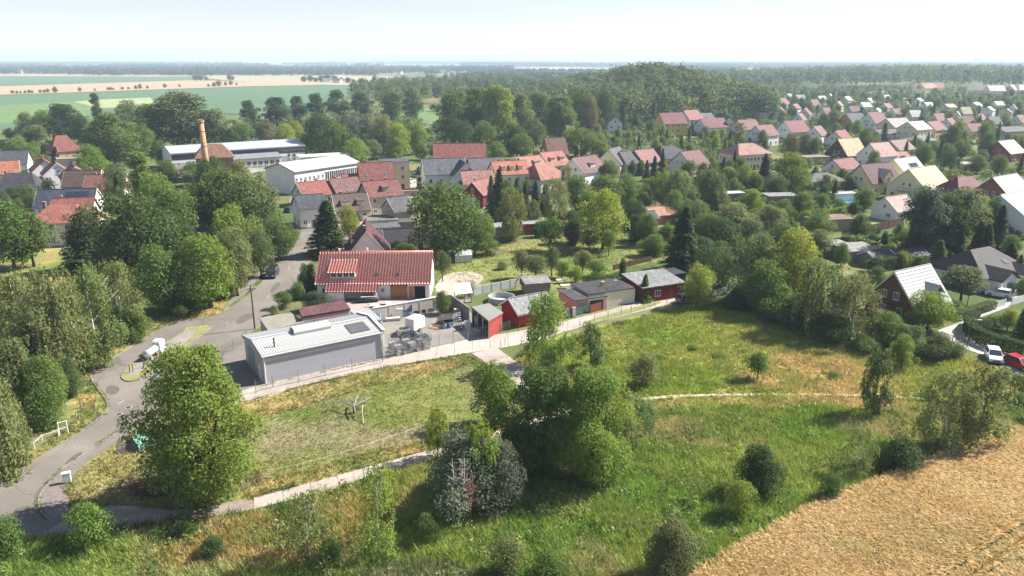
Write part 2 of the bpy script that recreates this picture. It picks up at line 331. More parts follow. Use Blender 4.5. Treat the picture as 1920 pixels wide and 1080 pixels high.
sheet('road', [(-120, 975), (0, 905), (75, 855), (150, 810), (195, 778), (205, 761), (197, 746), (184, 729), (170, 709), (172, 697), (186, 689), (225, 664), (275, 632), (300, 615), (325, 606), (362, 599), (410, 590), (450, 565), (482, 540), (516, 496), (547, 468), (561, 444), (566, 424), (552, 412), (547, 395), (540, 370), (552, 370), (562, 395), (572, 408), (620, 405), (622, 414), (598, 424), (606, 450), (604, 470), (585, 485), (560, 522), (538, 562), (505, 600), (478, 618), (440, 648), (405, 680), (340, 735), (262, 800), (200, 842), (165, 862), (140, 888), (118, 915), (118, 935), (140, 955), (160, 975), (150, 1000), (45, 1012), (-80, 1040), (-180, 1020)], .02, ASPH, 1)
sheet('footpath', [(412, 589), (440, 566), (468, 545), (480, 528), (500, 500), (540, 464), (552, 448), (545, 444), (520, 468), (488, 502), (466, 532), (430, 562)], .06, PAVE, 1)
sheet('traffic_island', [(231, 700), (250, 680), (300, 650), (345, 624), (352, 614), (385, 609), (396, 611), (390, 620), (345, 650), (300, 682), (262, 712), (240, 716), (228, 710)], .12, surf('island_grass', (.26, .23, .10), (.17, .18, .06), .8, .95, .8, 6, 'world', fine=5), 1)
sheet('footway', [(262, 800), (217, 811), (165, 848), (125, 872), (82, 914), (68, 945), (84, 970), (102, 978), (135, 950), (118, 917), (140, 888), (178, 856), (242, 813)], .07, PAVE, 1)
sheet('parking_bay', [(238, 701), (262, 679), (300, 653), (343, 627), (375, 616), (350, 642), (305, 671), (268, 695), (249, 707)], .135, surf('bay_asphalt', (.28, .25, .24), (.2, .18, .17), .4, .9, .3, 25, 'world', fine=6), 1)
def slab_road(name, left, right, n, z=.03, width_gap=.02, base=GRAV):
    """a road of cast slabs; left and right edges run the same way"""
    A = chaikin(GP(left), 2, False); B = chaikin(GP(right), 2, False)
    def samp(P, t):
        d = [0]
        for i in range(1, len(P)): d.append(d[-1] + math.dist(P[i], P[i - 1]))
        s = t * d[-1]
        for i in range(1, len(P)):
            if d[i] >= s - 1e-9:
                f = (s - d[i - 1]) / max(1e-9, d[i] - d[i - 1]); return (P[i - 1][0] + (P[i][0] - P[i - 1][0]) * f, P[i - 1][1] + (P[i][1] - P[i - 1][1]) * f)
        return P[-1]
    poly = A + B[::-1]
    me = bpy.data.meshes.new(name); me.from_pydata([(x, y, z - .02) for x, y in poly], [], [tuple(range(len(poly)))]); me.materials.append(base); me.update()
    if me.polygons[0].normal.z < 0: me.flip_normals()
    root = tag(obj(name, me), kind='structure')
    for i in range(n):
        t0, t1 = i / n, (i + 1) / n; tm = (t0 + t1) / 2
        a0, a1, am, b0, b1, bm_ = samp(A, t0), samp(A, t1), samp(A, tm), samp(B, t0), samp(B, t1), samp(B, tm)
        c = (am[0] / 2 + bm_[0] / 2, am[1] / 2 + bm_[1] / 2); zz = z + .03 + random.uniform(-.008, .012)
        ring = [a0, am, a1, b1, bm_, b0]; ring = [(c[0] + (p[0] - c[0]) * (.985 + random.uniform(-.012, .006)), c[1] + (p[1] - c[1]) * (.985 + random.uniform(-.01, .006))) for p in ring]
        s = sum(ring[k][0] * ring[(k + 1) % 6][1] - ring[(k + 1) % 6][0] * ring[k][1] for k in range(6))
        if s < 0: ring = ring[::-1]
        MB().prism(ring, 'z', z - .1, zz).build('slab', SLAB, root)
    return root
slab_road('concrete_road', [(452, 734), (500, 718), (600, 696), (720, 671), (800, 652), (880, 634), (975, 622), (1062, 602), (1150, 580), (1232, 556), (1283, 548), (1345, 540)],
          [(430, 762), (480, 747), (600, 715), (700, 692), (800, 676), (880, 662), (990, 645), (1075, 617), (1180, 590), (1240, 574), (1292, 563), (1350, 556)], 30)
slab_road('concrete_path', [(476, 934), (560, 912), (660, 884), (795, 847), (880, 822), (960, 800), (1040, 772)], [(476, 956), (560, 934), (625, 920), (705, 893), (795, 866), (885, 838), (970, 812), (1048, 783)], 13)
slab_road('concrete_apron', [(884, 663), (902, 675), (950, 708), (985, 735)], [(932, 652), (950, 666), (1000, 698), (1030, 722)], 4, .028)
sheet('dirt_track', [(105, 985), (150, 960), (220, 945), (300, 957), (400, 948), (478, 933), (478, 958), (380, 972), (260, 985), (200, 994), (150, 1004), (60, 1012)], .03, GRAV, 1, jag=.5)
sheet('dirt_trail', [(1045, 772), (1120, 757), (1232, 742), (1360, 738), (1470, 738), (1610, 739), (1700, 744), (1800, 751), (1800, 754), (1700, 748), (1610, 743), (1470, 741), (1360, 742), (1235, 747), (1120, 763), (1048, 783)], .03, surf('trail_sand', (.5, .43, .33), (.36, .3, .2), .9, .95, .5, 8, 'world', fine=6), 1, jag=.12)
sheet('street', [(1900, 535), (1870, 572), (1846, 588), (1797, 606), (1752, 621), (1764, 629), (1800, 651), (1850, 668), (1880, 685), (1960, 730), (2040, 720), (1960, 684), (1915, 668), (1865, 655), (1815, 633), (1807, 617), (1824, 600), (1850, 591), (1880, 580), (1905, 570), (1935, 545)], .03, surf('pale_paving', (.40, .37, .345), (.33, .30, .28), .5, .9, .3, 20, 'world', fine=8), 2)
sheet('yard', [(690, 598), (705, 590), (870, 573), (878, 580), (915, 630), (880, 636), (720, 671), (716, 640)], .025, YARD, 0)
sheet('yard', [(600, 566), (720, 560), (812, 556), (850, 545), (850, 570), (700, 588), (640, 592), (600, 580)], .024, PAVERS, 0)
sheet('sand_yard', [(812, 545), (825, 520), (860, 508), (905, 512), (905, 530), (870, 545), (850, 560)], .028, surf('sandy_ground', (.42, .36, .30), (.33, .27, .21), .5, .95, .5, 9, 'world', fine=6), 1, jag=.4)
sheet('hall_apron', [(425, 655), (470, 628), (475, 690), (498, 722), (455, 735), (400, 700)], .026, PAVE, 0)
sheet('yard', [(600, 425), (640, 415), (760, 395), (790, 400), (730, 425), (700, 432), (650, 470), (605, 475)], .024, PAVERS, 1)
sheet('yard', [(755, 345), (800, 330), (790, 365), (740, 385), (742, 360)], .024, PAVERS, 0)
sheet('factory_yard', [(300, 320), (420, 305), (520, 300), (590, 290), (700, 285), (700, 296), (560, 305), (500, 320), (430, 330), (300, 335)], .03, CONC, 0)
sheet('grass_strip', [(1090, 604), (1190, 577), (1240, 563), (1238, 571), (1180, 588), (1100, 612)], .1, surf('mown_grass', (.15, .19, .06), (.22, .22, .09), .7, .95, .6, 8, 'world', fine=6), 1)
sheet('garden_lawn', [(1030, 555), (1055, 540), (1062, 560), (1050, 590), (1040, 575)], .03, MATS['mown_grass'], 0)
sheet('garden_lawn', [(905, 568), (935, 556), (955, 552), (958, 562), (925, 572)], .03, MATS['mown_grass'], 1)
# kerbs along the asphalt
def kerb(pix, z=.12, wd=.14):
    P = chaikin(GP(pix), 2, False); b = MB()
    for a, c in zip(P[:-1], P[1:]):
        d = Vector((c[0] - a[0], c[1] - a[1], 0)); L = d.length
        if L < 1e-4: continue
        d /= L; n = Vector((-d.y, d.x, 0)) * wd / 2; A = Vector((*a, 0)) - d * .01; C = Vector((*c, 0)) + d * .01
        b.add([A - n, A + n, C + n, C - n] + [q + Vector((0, 0, z)) for q in (A - n, A + n, C + n, C - n)], [(7, 6, 5, 4), (0, 4, 5, 1), (2, 6, 7, 3), (1, 5, 6, 2), (3, 7, 4, 0)])
    return tag(b.build('kerb', surf('weathered_kerb', (.27, .25, .21), (.16, .17, .10), .9, .95, .3, 10, 'world', fine=4)), kind='structure')
kerb([(150, 810), (195, 778), (205, 761), (197, 746), (184, 729), (170, 709), (172, 697), (186, 689), (225, 664), (275, 632), (300, 615), (325, 606), (362, 599), (410, 590)], .1, .22)
kerb([(262, 798), (217, 811), (165, 848), (125, 872), (82, 914), (68, 945), (84, 970), (102, 980)], .1)
kerb([(262, 713), (240, 717), (227, 710), (231, 700), (250, 680), (300, 650), (345, 624), (352, 613), (385, 608), (398, 610), (392, 620), (345, 651), (300, 683), (262, 713)], .14)
kerb([(478, 618), (505, 600), (538, 562), (560, 522), (585, 485)], .1)
for pts in ([(120, 868), (150, 846), (158, 852), (128, 876)], [(60, 930), (100, 890), (108, 896), (72, 938)], [(205, 720), (228, 728), (215, 742), (195, 736)], [(440, 600), (470, 585), (480, 592), (448, 610)], [(300, 720), (340, 690), (352, 698), (312, 730)], [(505, 545), (520, 528), (528, 532), (512, 552)], [(20, 960), (50, 945), (62, 958), (30, 975)]):
    sheet('asphalt_patch', pts, .024, surf('patched_asphalt', (.125, .11, .098), (.10, .09, .08), .6, .9, .3, 25, 'world', fine=8), 1)
# far fields (standing crops, so each sheet lies a little above the soil)
def crop(name, a, b): return surf(name, a, b, .02, .95, .0, 1, 'world', fine=.15)
CG = crop('crop_green', (.085, .15, .07), (.07, .125, .06)); CB = crop('crop_bright_green', (.125, .19, .06), (.10, .165, .055)); CS = crop('ripe_grain', (.38, .27, .17), (.32, .235, .14)); CT = crop('pale_stubble', (.34, .285, .18), (.29, .245, .15)); CY = crop('yellow_green_crop', (.30, .33, .15), (.24, .28, .12))
for pts, m, z in [
    ([(-400, 136), (300, 140.5), (430, 143), (300, 144), (-400, 141)], CS, .5), ([(-400, 142), (360, 143.2), (362, 150), (0, 161.5), (-400, 172)], CG, .4),
    ([(-400, 173), (0, 162), (362, 150.5), (560, 157), (600, 160), (480, 162), (0, 178.5), (-400, 198)], CS, .45), ([(386, 141), (480, 140), (600, 139.5), (740, 143.5), (835, 152), (830, 157), (690, 161), (600, 159.5), (450, 153), (386, 147)], CT, .42),
    ([(-400, 199), (0, 179), (480, 162.5), (600, 160.5), (730, 163), (700, 172), (650, 186), (560, 215), (440, 215), (280, 200), (100, 240), (-400, 300)], CG, .3), ([(138, 191), (200, 186.5), (282, 183.5), (290, 193), (250, 202), (185, 203)], CY, .36),
    ([(-300, 215), (0, 198), (138, 191), (190, 204), (180, 216), (110, 224), (0, 232), (-300, 260)], CB, .33), ([(968, 127), (1060, 126), (1142, 128.5), (1130, 133.5), (1040, 132), (970, 131)], CT, .5), ([(1365, 131), (1450, 129), (1560, 129), (1700, 133), (1560, 137), (1440, 137)], CT, .5),
    ([(1600, 170), (1680, 173), (1780, 177), (1905, 193), (1890, 198), (1760, 190), (1640, 182)], CY, .3), ([(765, 213), (800, 203), (830, 200), (826, 215), (815, 236), (780, 228)], CB, .2), ([(1080, 123), (1200, 122), (1330, 124), (1200, 125.5)], CT, .6), ([(560, 132), (740, 134), (900, 133), (760, 131.5)], CT, .6)]:
    sheet('field', pts, z, m, 0)
# ------------------------------------------------------------------ near grain field
WHEAT = [(1300, 1086), (1440, 1008), (1560, 938), (1640, 900), (1735, 862), (1820, 838), (1925, 811), (2150, 770), (2200, 1200), (1290, 1200), (1250, 1110)]
WG = GP(WHEAT)
sheet('grain_field', WHEAT, .03, surf('straw_soil', (.50, .36, .17), (.38, .26, .11), .5, .95, .7, 7, 'world', fine=3), 0)
TRAM = [(GP([(1700, 1140), (1920, 989), (2100, 890)])), (GP([(1780, 1140), (1920, 1033), (2100, 925)]))]
def near_line(X, Y, P, w):
    r = np.zeros(X.shape, bool)
    for a, b in zip(P[:-1], P[1:]):
        d = np.array(b) - np.array(a); L = np.hypot(*d); t = np.clip(((X - a[0]) * d[0] + (Y - a[1]) * d[1]) / L ** 2, 0, 1)
        r |= np.hypot(X - a[0] - t * d[0], Y - a[1] - t * d[1]) < w
    return r
def blades(name, X, Y, H, C, k, wd, spread, lean, label, cat, ear=False):
    """k blades at each planting point, one triangle each (two with ears); kind = stuff"""
    n = len(X); X = np.repeat(X, k); Y = np.repeat(Y, k); H = np.repeat(H, k) * rng.uniform(.55, 1.1, n * k); C = np.repeat(C, k, 0)
    a = rng.uniform(0, 6.283, n * k); bx = X + np.cos(a) * spread * rng.random(n * k); by = Y + np.sin(a) * spread * rng.random(n * k)
    t = rng.uniform(0, 6.283, n * k); lx = np.cos(a) * lean * H; ly = np.sin(a) * lean * H; w2 = wd * rng.uniform(.6, 1.3, n * k); dx = np.cos(t) * w2; dy = np.sin(t) * w2
    z0 = np.full(n * k, .0)
    if ear:
        p = [np.stack([bx - dx * .5, by - dy * .5, z0 + H * .3], 1), np.stack([bx + dx * .5, by + dy * .5, z0 + H * .3], 1), np.stack([bx + lx + dx, by + ly + dy, H * .92], 1), np.stack([bx + lx * 1.5 - dx * .3, by + ly * 1.5 - dy * .3, H], 1)]
    else:
        p = [np.stack([bx - dx, by - dy, z0], 1), np.stack([bx + dx, by + dy, z0], 1), np.stack([bx + lx, by + ly, H], 1)]
    q = len(p); V = np.stack(p, 1).reshape(-1, 3); Fc = np.arange(n * k * q).reshape(-1, q)
    Cc = np.repeat(np.clip(C, 0, 1), q, 0)
    return tag(obj(name, np_mesh(name, V, Fc, BLADE, Cc)), label, cat, kind='stuff')
def planted(P, n, dens=None, power=1.5):
    P = np.array(P); lo = P.min(0); hi = P.max(0); X = rng.uniform(lo[0], hi[0], n * 4); Y = rng.uniform(lo[1], hi[1], n * 4)
    m = in_poly(X, Y, [tuple(p) for p in P]) & (rng.random(n * 4) < (45 / np.maximum(Y, 45)) ** power)
    if dens is not None: m &= rng.random(n * 4) < dens(X, Y)
    return X[m][:n], Y[m][:n]
inview = [(-75, 45), (75, 45), (75, 110), (-75, 110)]
wx, wy = planted([p for p in [(13, 53), (12, 44), (62, 44), (66, 80), (58, 78)]], 110000, None, .8)
m = in_poly(wx, wy, WG) & ~near_line(wx, wy, TRAM[0], .7) & ~near_line(wx, wy, TRAM[1], .7)
wx, wy = wx[m], wy[m]
nz = fnoise(wx, wy, 3.0, 2)[:, None]; n4 = np.clip((fnoise(wx, wy, 6.0, 7)[:, None] - .5) * 4, 0, 1)
wc = (np.array((.64, .45, .21)) * (1 - nz) + np.array((.76, .58, .34)) * nz) * (1 - .35 * n4) + np.array((.50, .42, .2)) * .35 * n4
wc = wc * rng.uniform(.82, 1.15, (len(wx), 1)) * np.array((.90, .955, 1.02)); gm = rng.random(len(wx)) < .04; wc[gm] = wc[gm] * np.array((.75, .9, .6))
for P in TRAM:
    q = MB()
    for p0, p1 in zip(P[:-1], P[1:]):
        d = Vector((p1[0] - p0[0], p1[1] - p0[1], 0)).normalized(); nn = Vector((-d.y, d.x, 0)) * .4; q.add([Vector((*p0, .036)) - nn, Vector((*p1, .036)) - nn, Vector((*p1, .036)) + nn, Vector((*p0, .036)) + nn], [(0, 1, 2, 3)])
    tag(q.build('wheel_track', surf('tramline_soil', (.10, .10, .045), (.16, .13, .06), .8, .95, .6, 6, 'world', fine=4)), kind='structure')
blades('ripe_grain_stalks', wx, wy, .72 + .1 * nz[:, 0], wc, 4, .036, .16, .7, 'golden ripe grain standing in the field corner', 'grain', True)
# meadow grass and weeds
def roads_mask(X, Y):
    r = np.zeros(X.shape, bool)
    for o in bpy.data.objects:
        if o.type == 'MESH' and o.name.split('.')[0] in ('road', 'footway', 'concrete_road', 'concrete_path', 'concrete_apron', 'dirt_track', 'dirt_trail', 'street', 'yard', 'hall_apron', 'grain_field', 'parking_bay', 'footpath'):
            P = [tuple(v.co[:2]) for v in o.data.vertices]; r |= in_poly(X, Y, P)
    return r
def lay(name, key_list, n, h, k, wd, label, power=1.5, hvar=.6, box=None, keep=None):
    X, Y = planted(box or [(-85, 42), (110, 42), (110, 135), (-85, 135)], n, None, power)
    m = np.zeros(X.shape, bool)
    for kk in key_list: m |= in_poly(X, Y, ZP[kk])
    if keep is not None: m &= keep(X, Y)
    m &= ~roads_mask(X, Y); X, Y = X[m], Y[m]
    c = ground_tint(X, Y) * rng.uniform(.8, 1.3, (len(X), 1)); hh = h * (1 - hvar + 2 * hvar * fnoise(X, Y, 3, 5)) * rng.uniform(.7, 1.2, len(X))
    return blades(name, X, Y, hh, c, k, wd, .26, .65, label, 'grass', False)
lay('meadow_grass', ['lush', 'dry'], 150000, .75, 5, .045, 'tall green grass and weeds on the slope below the path', .8, .7, [(-50, 42), (75, 42), (75, 92), (-50, 92)])
lay('hay_grass', ['meadow'], 60000, .5, 4, .06, 'yellowish tall grass in the meadow beside the concrete road', .6, .6, [(0, 80), (80, 80), (80, 125), (0, 125)])
lay('verge_grass', ['verge', 'leftbank', 'corner', 'pathside'], 70000, .35, 4, .05, 'dry straw coloured grass along the road verges', 1, .6, [(-75, 55), (15, 55), (15, 140), (-75, 140)])
lay('paddock_grass', ['paddock'], 45000, .12, 4, .05, 'short grazed grass of the paddock', .6, .5, [(-45, 60), (8, 60), (8, 102), (-45, 102)], keep=lambda X, Y: rng.random(X.shape) < .35 + fnoise(X, Y, 5, 8))
lay('orchard_grass', ['orchard'], 22000, .22, 3, .07, 'sun dried grass under the fruit trees', .5, .5, [(-25, 125), (60, 125), (60, 190), (-25, 190)])

# broad-leaved weeds among the meadow grass
def weeds(name, keys, n, box, hr, label, pal, per=24, leaf=.075):
    X, Y = planted(box, n * 3, None, .7); m = np.zeros(X.shape, bool)
    for k in keys: m |= in_poly(X, Y, ZP[k])
    m &= ~roads_mask(X, Y) & (fnoise(X, Y, 6, 31) > .47); X, Y = X[m][:n], Y[m][:n]; n = len(X); H = rng.uniform(*hr, n); W = H * rng.uniform(.8, 1.8, n); k = np.repeat(np.arange(n), per); m_ = n * per
    d = rng.normal(size=(m_, 3)); d /= np.linalg.norm(d, axis=1, keepdims=True); d[:, 2] = abs(d[:, 2]); P = np.stack([X[k] + d[:, 0] * W[k] / 2, Y[k] + d[:, 1] * W[k] / 2, d[:, 2] * H[k] * rng.uniform(.4, 1.1, m_)], 1)
    nr = d + rng.normal(0, .5, (m_, 3)); nr /= np.linalg.norm(nr, axis=1, keepdims=True); t = rng.normal(size=(m_, 3)); a = np.cross(nr, t); a /= np.linalg.norm(a, axis=1, keepdims=True); b_ = np.cross(nr, a); s = (leaf * rng.uniform(.6, 1.6, m_))[:, None]
    V = np.stack([P + a * s * 1.5, P + b_ * s * .7, P - a * s * 1.5, P - b_ * s * .7], 1).reshape(-1, 3); c = np.array(pal)[rng.integers(0, len(pal), n)] * rng.uniform(.7, 1.25, (n, 1)); C = np.repeat(np.repeat(c, per, 0), 4, 0)
    return tag(obj(name, np_mesh(name, V, np.arange(len(V)).reshape(-1, 4), BLADE, C)), label, 'weeds', kind='stuff')
weeds('nettle_weeds', ['lush', 'dry'], 5200, [(-50, 42), (75, 42), (75, 92), (-50, 92)], (.35, 1.1), 'dark leafy nettles and weeds scattered through the green slope', [(.085, .16, .035), (.12, .20, .045), (.22, .28, .08), (.06, .115, .03), (.34, .33, .15), (.075, .13, .035)])
weeds('meadow_weeds', ['meadow', 'leftbank', 'pathside', 'corner'], 1600, [(-75, 55), (80, 55), (80, 130), (-75, 130)], (.25, .7), 'leafy weeds in the dry meadow and road verges', [(.10, .17, .04), (.16, .22, .06), (.26, .26, .10), (.34, .29, .14)])

# weeds growing in the kerb joints
kx, ky = [], []
for pix in ([(262, 798), (217, 811), (165, 848), (125, 872), (82, 914), (68, 945), (84, 970), (102, 980)], [(150, 810), (195, 778), (205, 761), (197, 746), (184, 729), (170, 709), (172, 697), (225, 664), (300, 615), (362, 599), (410, 590)], [(480, 748), (600, 716), (700, 693), (800, 677), (880, 663)], [(478, 932), (560, 911), (660, 883), (795, 846)], [(478, 958), (560, 935), (625, 921), (705, 894), (795, 867)], [(480, 727), (560, 708), (720, 674), (850, 645)]):
    for p, q in zip(GP(pix)[:-1], GP(pix)[1:]):
        k = int(math.dist(p, q) * 14); t = rng.random(k); g = fnoise(p[0] + (q[0] - p[0]) * t, p[1] + (q[1] - p[1]) * t, 2.5, 40) > .45; t = t[g]; kx.append(p[0] + (q[0] - p[0]) * t + rng.normal(0, .12, len(t))); ky.append(p[1] + (q[1] - p[1]) * t + rng.normal(0, .12, len(t)))
kx = np.concatenate(kx); ky = np.concatenate(ky); kc = np.array([(.17, .22, .06), (.30, .26, .11), (.12, .17, .045)])[rng.integers(0, 3, len(kx))] * rng.uniform(.7, 1.2, (len(kx), 1))
blades('kerb_weeds', kx, ky, rng.uniform(.08, .35, len(kx)), kc, 5, .04, .14, .6, 'weeds growing along the road and path edges', 'weeds')
# ------------------------------------------------------------------ houses
def _win_meshes():
    f = MB()
    for x0, x1, z0, z1 in ((-.5, -.42, 0, 1), (.42, .5, 0, 1), (-.42, .42, 0, .09), (-.42, .42, .91, 1), (-.03, .03, .09, .91)): f.box(x0, x1, -.07, .02, z0, z1)
    p = MB().box(-.42, .42, -.035, .02, .09, .91)
    s = MB().box(-.56, .56, -.16, .02, -.07, 0)
    d = MB().box(-.5, .5, -.05, .02, 0, 1)
    return f.mesh('window', WHITE), p.mesh('pane', GLASS), s.mesh('sill', CONC), d
WINF, WINP, WINS, DOORB = _win_meshes()
WIN_BROWN = WINF.copy(); WIN_BROWN.materials.clear(); WIN_BROWN.materials.append(surf('brown_frame', (.10, .05, .03), None, 2, .6))
DOORS = {}
FOOT = []            # (x, y, radius, screen box) of everything built, for planting around it
def footprint(X, Y, r, box=None): FOOT.append((X, Y, r, box))
def window(parent, x, y, z, w, h, ang, near=True, frame=None):
    o = obj('window', frame or WINF, parent, (x, y, z), ang, (w, 1, h))
    obj('pane', WINP, o)
    if near: obj('sill', WINS, o)
    return o
def door(parent, x, y, z, w, h, ang, mat):
    if mat.name not in DOORS: DOORS[mat.name] = DOORB.mesh('door', mat)
    return obj('door', DOORS[mat.name], parent, (x, y, z), ang, (w, 1, h))
def roof_gable(L, W, hw, hr, oe=.4, og=.3, th=.2):
    a = (hr - hw) / (W / 2); ze = hw - oe * a; y = W / 2 + oe; b = MB()
    b.prism([(-y, ze), (0, hr), (y, ze), (y, ze + th), (0, hr + th * 1.15), (-y, ze + th)], 'x', -L / 2 - og, L / 2 + og); return b
def roof_hip(L, W, hw, hr, inset, oe=.45, th=.18):
    a = (hr - hw) / (W / 2); y = W / 2 + oe; x = L / 2 + oe; ze = hw - oe * a * .6; ri = max(.05, L / 2 - inset); b = MB()
    v = [(-x, -y, ze), (x, -y, ze), (x, y, ze), (-x, y, ze), (-x, -y, ze + th), (x, -y, ze + th), (x, y, ze + th), (-x, y, ze + th), (-ri, 0, hr + th), (ri, 0, hr + th)]
    b.add(v, [(0, 3, 2, 1), (0, 1, 5, 4), (1, 2, 6, 5), (2, 3, 7, 6), (3, 0, 4, 7), (4, 5, 9, 8), (6, 7, 8, 9), (5, 6, 9), (7, 4, 8)]); return b
HN = 0
def house(label, at, L, W, yaw, hw, hr, wc, rc, t='gable', name='house', cat='house', inset=None, win=True, dorm=(), sky=(), chim=1, door_hex='#5b4636', group=None, ww=1.1, wh=1.25, rows=None, cols=None, solar=None, gcols=None, wood=False, fl=2.75, frame=None, gutter=False, sink=0):
    """at: photo position of the ridge middle (2 numbers) or of both ridge ends (4); sizes in metres; yaw in degrees"""
    global HN
    zr = hr if t != 'flat' else hw
    if len(at) == 4:
        a = G(at[0], at[1], zr); b = G(at[2], at[3], zr); X, Y = (a[0] + b[0]) / 2, (a[1] + b[1]) / 2
        if yaw is None: yaw = math.degrees(math.atan2(b[1] - a[1], b[0] - a[0]))
        if L is None: L = math.dist(a, b)
    else: X, Y = G(at[0], at[1], zr)
    far = Y > 330; vfar = Y > 520
    root = empty(name, (X, Y, max(0, float(hill_z(X, Y)) - .45)), R(yaw)); tag(root, label, cat, group)
    wm = wallm(wc) if isinstance(wc, str) else wc; rm = roofm(rc) if isinstance(rc, str) else rc
    b = MB(); y2 = W / 2; x2 = L / 2
    if t == 'gable': b.prism([(-y2, 0), (y2, 0), (y2, hw), (0, hr - .02), (-y2, hw)], 'x', -x2, x2)
    elif t == 'shed': b.prism([(-y2, 0), (y2, 0), (y2, hr), (-y2, hw)], 'x', -x2, x2)
    else: b.box(-x2, x2, -y2, y2, 0, hw)
    b.build('wall', wm, root)
    if t == 'gable': rf = roof_gable(L, W, hw, hr).build('roof', rm, root)
    elif t == 'hip': rf = roof_hip(L, W, hw, hr, W / 2 if inset is None else inset).build('roof', rm, root)
    elif t == 'shed': rf = MB().prism([(-y2 - .3, hw - .05), (y2 + .3, hr + .05), (y2 + .3, hr + .2), (-y2 - .3, hw + .12)], 'x', -x2 - .25, x2 + .25).build('roof', rm, root)
    else:
        rf = MB().box(-x2 - .12, x2 + .12, -y2 - .12, y2 + .12, hw + .003, hw + .14).build('roof', rm, root)
    if Y < 300 and win: MB().box(-x2 - .03, x2 + .03, -y2 - .03, y2 + .03, -.02, .38).build('plinth', surf('grey_plinth', (.25, .24, .23), None, 1, .9), root)
    if t == 'gable' and Y < 270:
        sa_ = (hr - hw) / y2
        for sx in (-1, 1): MB().prism([(-y2 - .42, hw - .42 * sa_ - .12), (0, hr - .05), (y2 + .42, hw - .42 * sa_ - .12), (y2 + .42, hw - .42 * sa_ + .16), (0, hr + .22), (-y2 - .42, hw - .42 * sa_ + .16)], 'x', sx * (x2 + .33) - .03, sx * (x2 + .33) + .03).build('barge_board', WHITE if sum(map(ord, label)) % 2 else surf('brown_board', (.12, .07, .05), None, 2, .7), rf)
    if t == 'gable' and not far:
        MB().box(-x2 - .3, x2 + .3, -.13, .13, hr + .17, hr + .3).build('ridge_cap', rm, rf)
    if gutter or (not far and t in ('gable', 'hip')):
        ze = hw - .4 * (hr - hw) / (W / 2) * (1 if t == 'gable' else .6)
        for s in (-1, 1): MB().box(-x2 - .3, x2 + .3, s * (y2 + .47) - .06, s * (y2 + .47) + .06, ze - .02, ze + .1).build('gutter', STEEL, rf)
    for i in range(chim):
        cx = (-.28 + .5 * i + random.uniform(-.08, .08)) * L; h = (hr if t != 'flat' else hw)
        c = MB().box(cx - .3, cx + .3, .15, .65, h - .9, h + .75).build('chimney', BRICK, rf)
        if not far: MB().box(cx - .36, cx + .36, .09, .71, h + .752, h + .84).build('chimney_cap', CONC, c)
    ca, sa = math.cos(R(yaw)), math.sin(R(yaw)); vd = Vector((-X, -Y)).normalized()
    faces = {'f': ((0, -1), 0, L), 'b': ((0, 1), math.pi, L), 'r': ((1, 0), math.pi / 2, W), 'l': ((-1, 0), -math.pi / 2, W)}
    seen = {k: (n[0] * ca - n[1] * sa) * vd.x + (n[0] * sa + n[1] * ca) * vd.y > .02 for k, (n, _, _) in faces.items()}
    if win:
        done = False
        for k, (nv, ang, ln) in faces.items():
            if not seen[k]: continue
            hwall = hw
            nr = rows or max(1, int((hwall + .2) / fl)); nc = (cols if k in 'fb' and cols else gcols if k in 'lr' and gcols else max(1, int(ln / (2.7 if not far else 3.2))))
            for r_ in range(nr):
                for c_ in range(nc):
                    u = (c_ + .5) / nc * ln - ln / 2; z = .95 + r_ * fl
                    if z + wh > hwall - .1: z = max(.3, hwall - wh - .25)
                    if k in 'fb': px, py = (u if k == 'f' else -u), nv[1] * y2
                    else: px, py = nv[0] * x2, (u if k == 'r' else -u)
                    if r_ == 0 and c_ == nc // 2 and not done and not vfar and nc > 1:
                        door(root, px, py, .05, 1.0, 2.05, ang, surf('door_' + door_hex, lin(door_hex), None, 2, .6)); done = True; continue
                    window(root, px, py, z, ww, wh, ang, not far, frame)
            if k in 'lr' and t == 'gable' and hr - hw > 1.9:
                g = 2 if W > 8.5 and hr - hw > 2.6 else 1
                for c_ in range(g): window(root, nv[0] * x2, (c_ - (g - 1) / 2) * 2.0, hw + .25, .9, 1.15, ang, not far, frame)
    side = -1 if seen['f'] else 1
    slope = math.atan2(hr - hw, W / 2)
    for u, wdt in dorm:
        zb = hw + (hr - hw) * .25; yb = side * (W / 2 - (zb - hw) / math.tan(slope)); hd = 1.25; dy = min(hd / math.tan(slope), W / 2 * .7)
        d = MB().prism([(yb, zb + .1), (yb - side * dy, zb + hd), (yb, zb + hd)][::1 if side < 0 else -1], 'x', u * L - wdt / 2, u * L + wdt / 2).build('dormer', wm, root)
        MB().prism([(yb + side * .25, zb + hd + .05), (yb - side * (dy + .35), zb + hd + .32), (yb - side * (dy + .35), zb + hd + .44), (yb + side * .25, zb + hd + .17)][::1 if side < 0 else -1], 'x', u * L - wdt / 2 - .2, u * L + wdt / 2 + .2).build('dormer_roof', rm, d)
        nwd = max(1, int(wdt / 1.2))
        for q in range(nwd):
            o = obj('dormer_window', frame or WINF, d, (u * L + ((q + .5) / nwd - .5) * wdt, yb, zb + .25), 0 if side < 0 else math.pi, (min(.95, wdt / nwd * .85), 1, .9))
    SKYM = surf('skylight_glass', (.10, .12, .14), (.16, .18, .2), 1, .08, spec=.8)
    for u, v in sky:
        z = hw + (hr - hw) * v; yy = side * W / 2 * (1 - v)
        o = MB().box(-.4, .4, -.6, .6, -.1, .26).build('skylight', SKYM, root, (u * L, yy, z)); o.rotation_euler = ((slope if side < 0 else -slope), 0, 0)
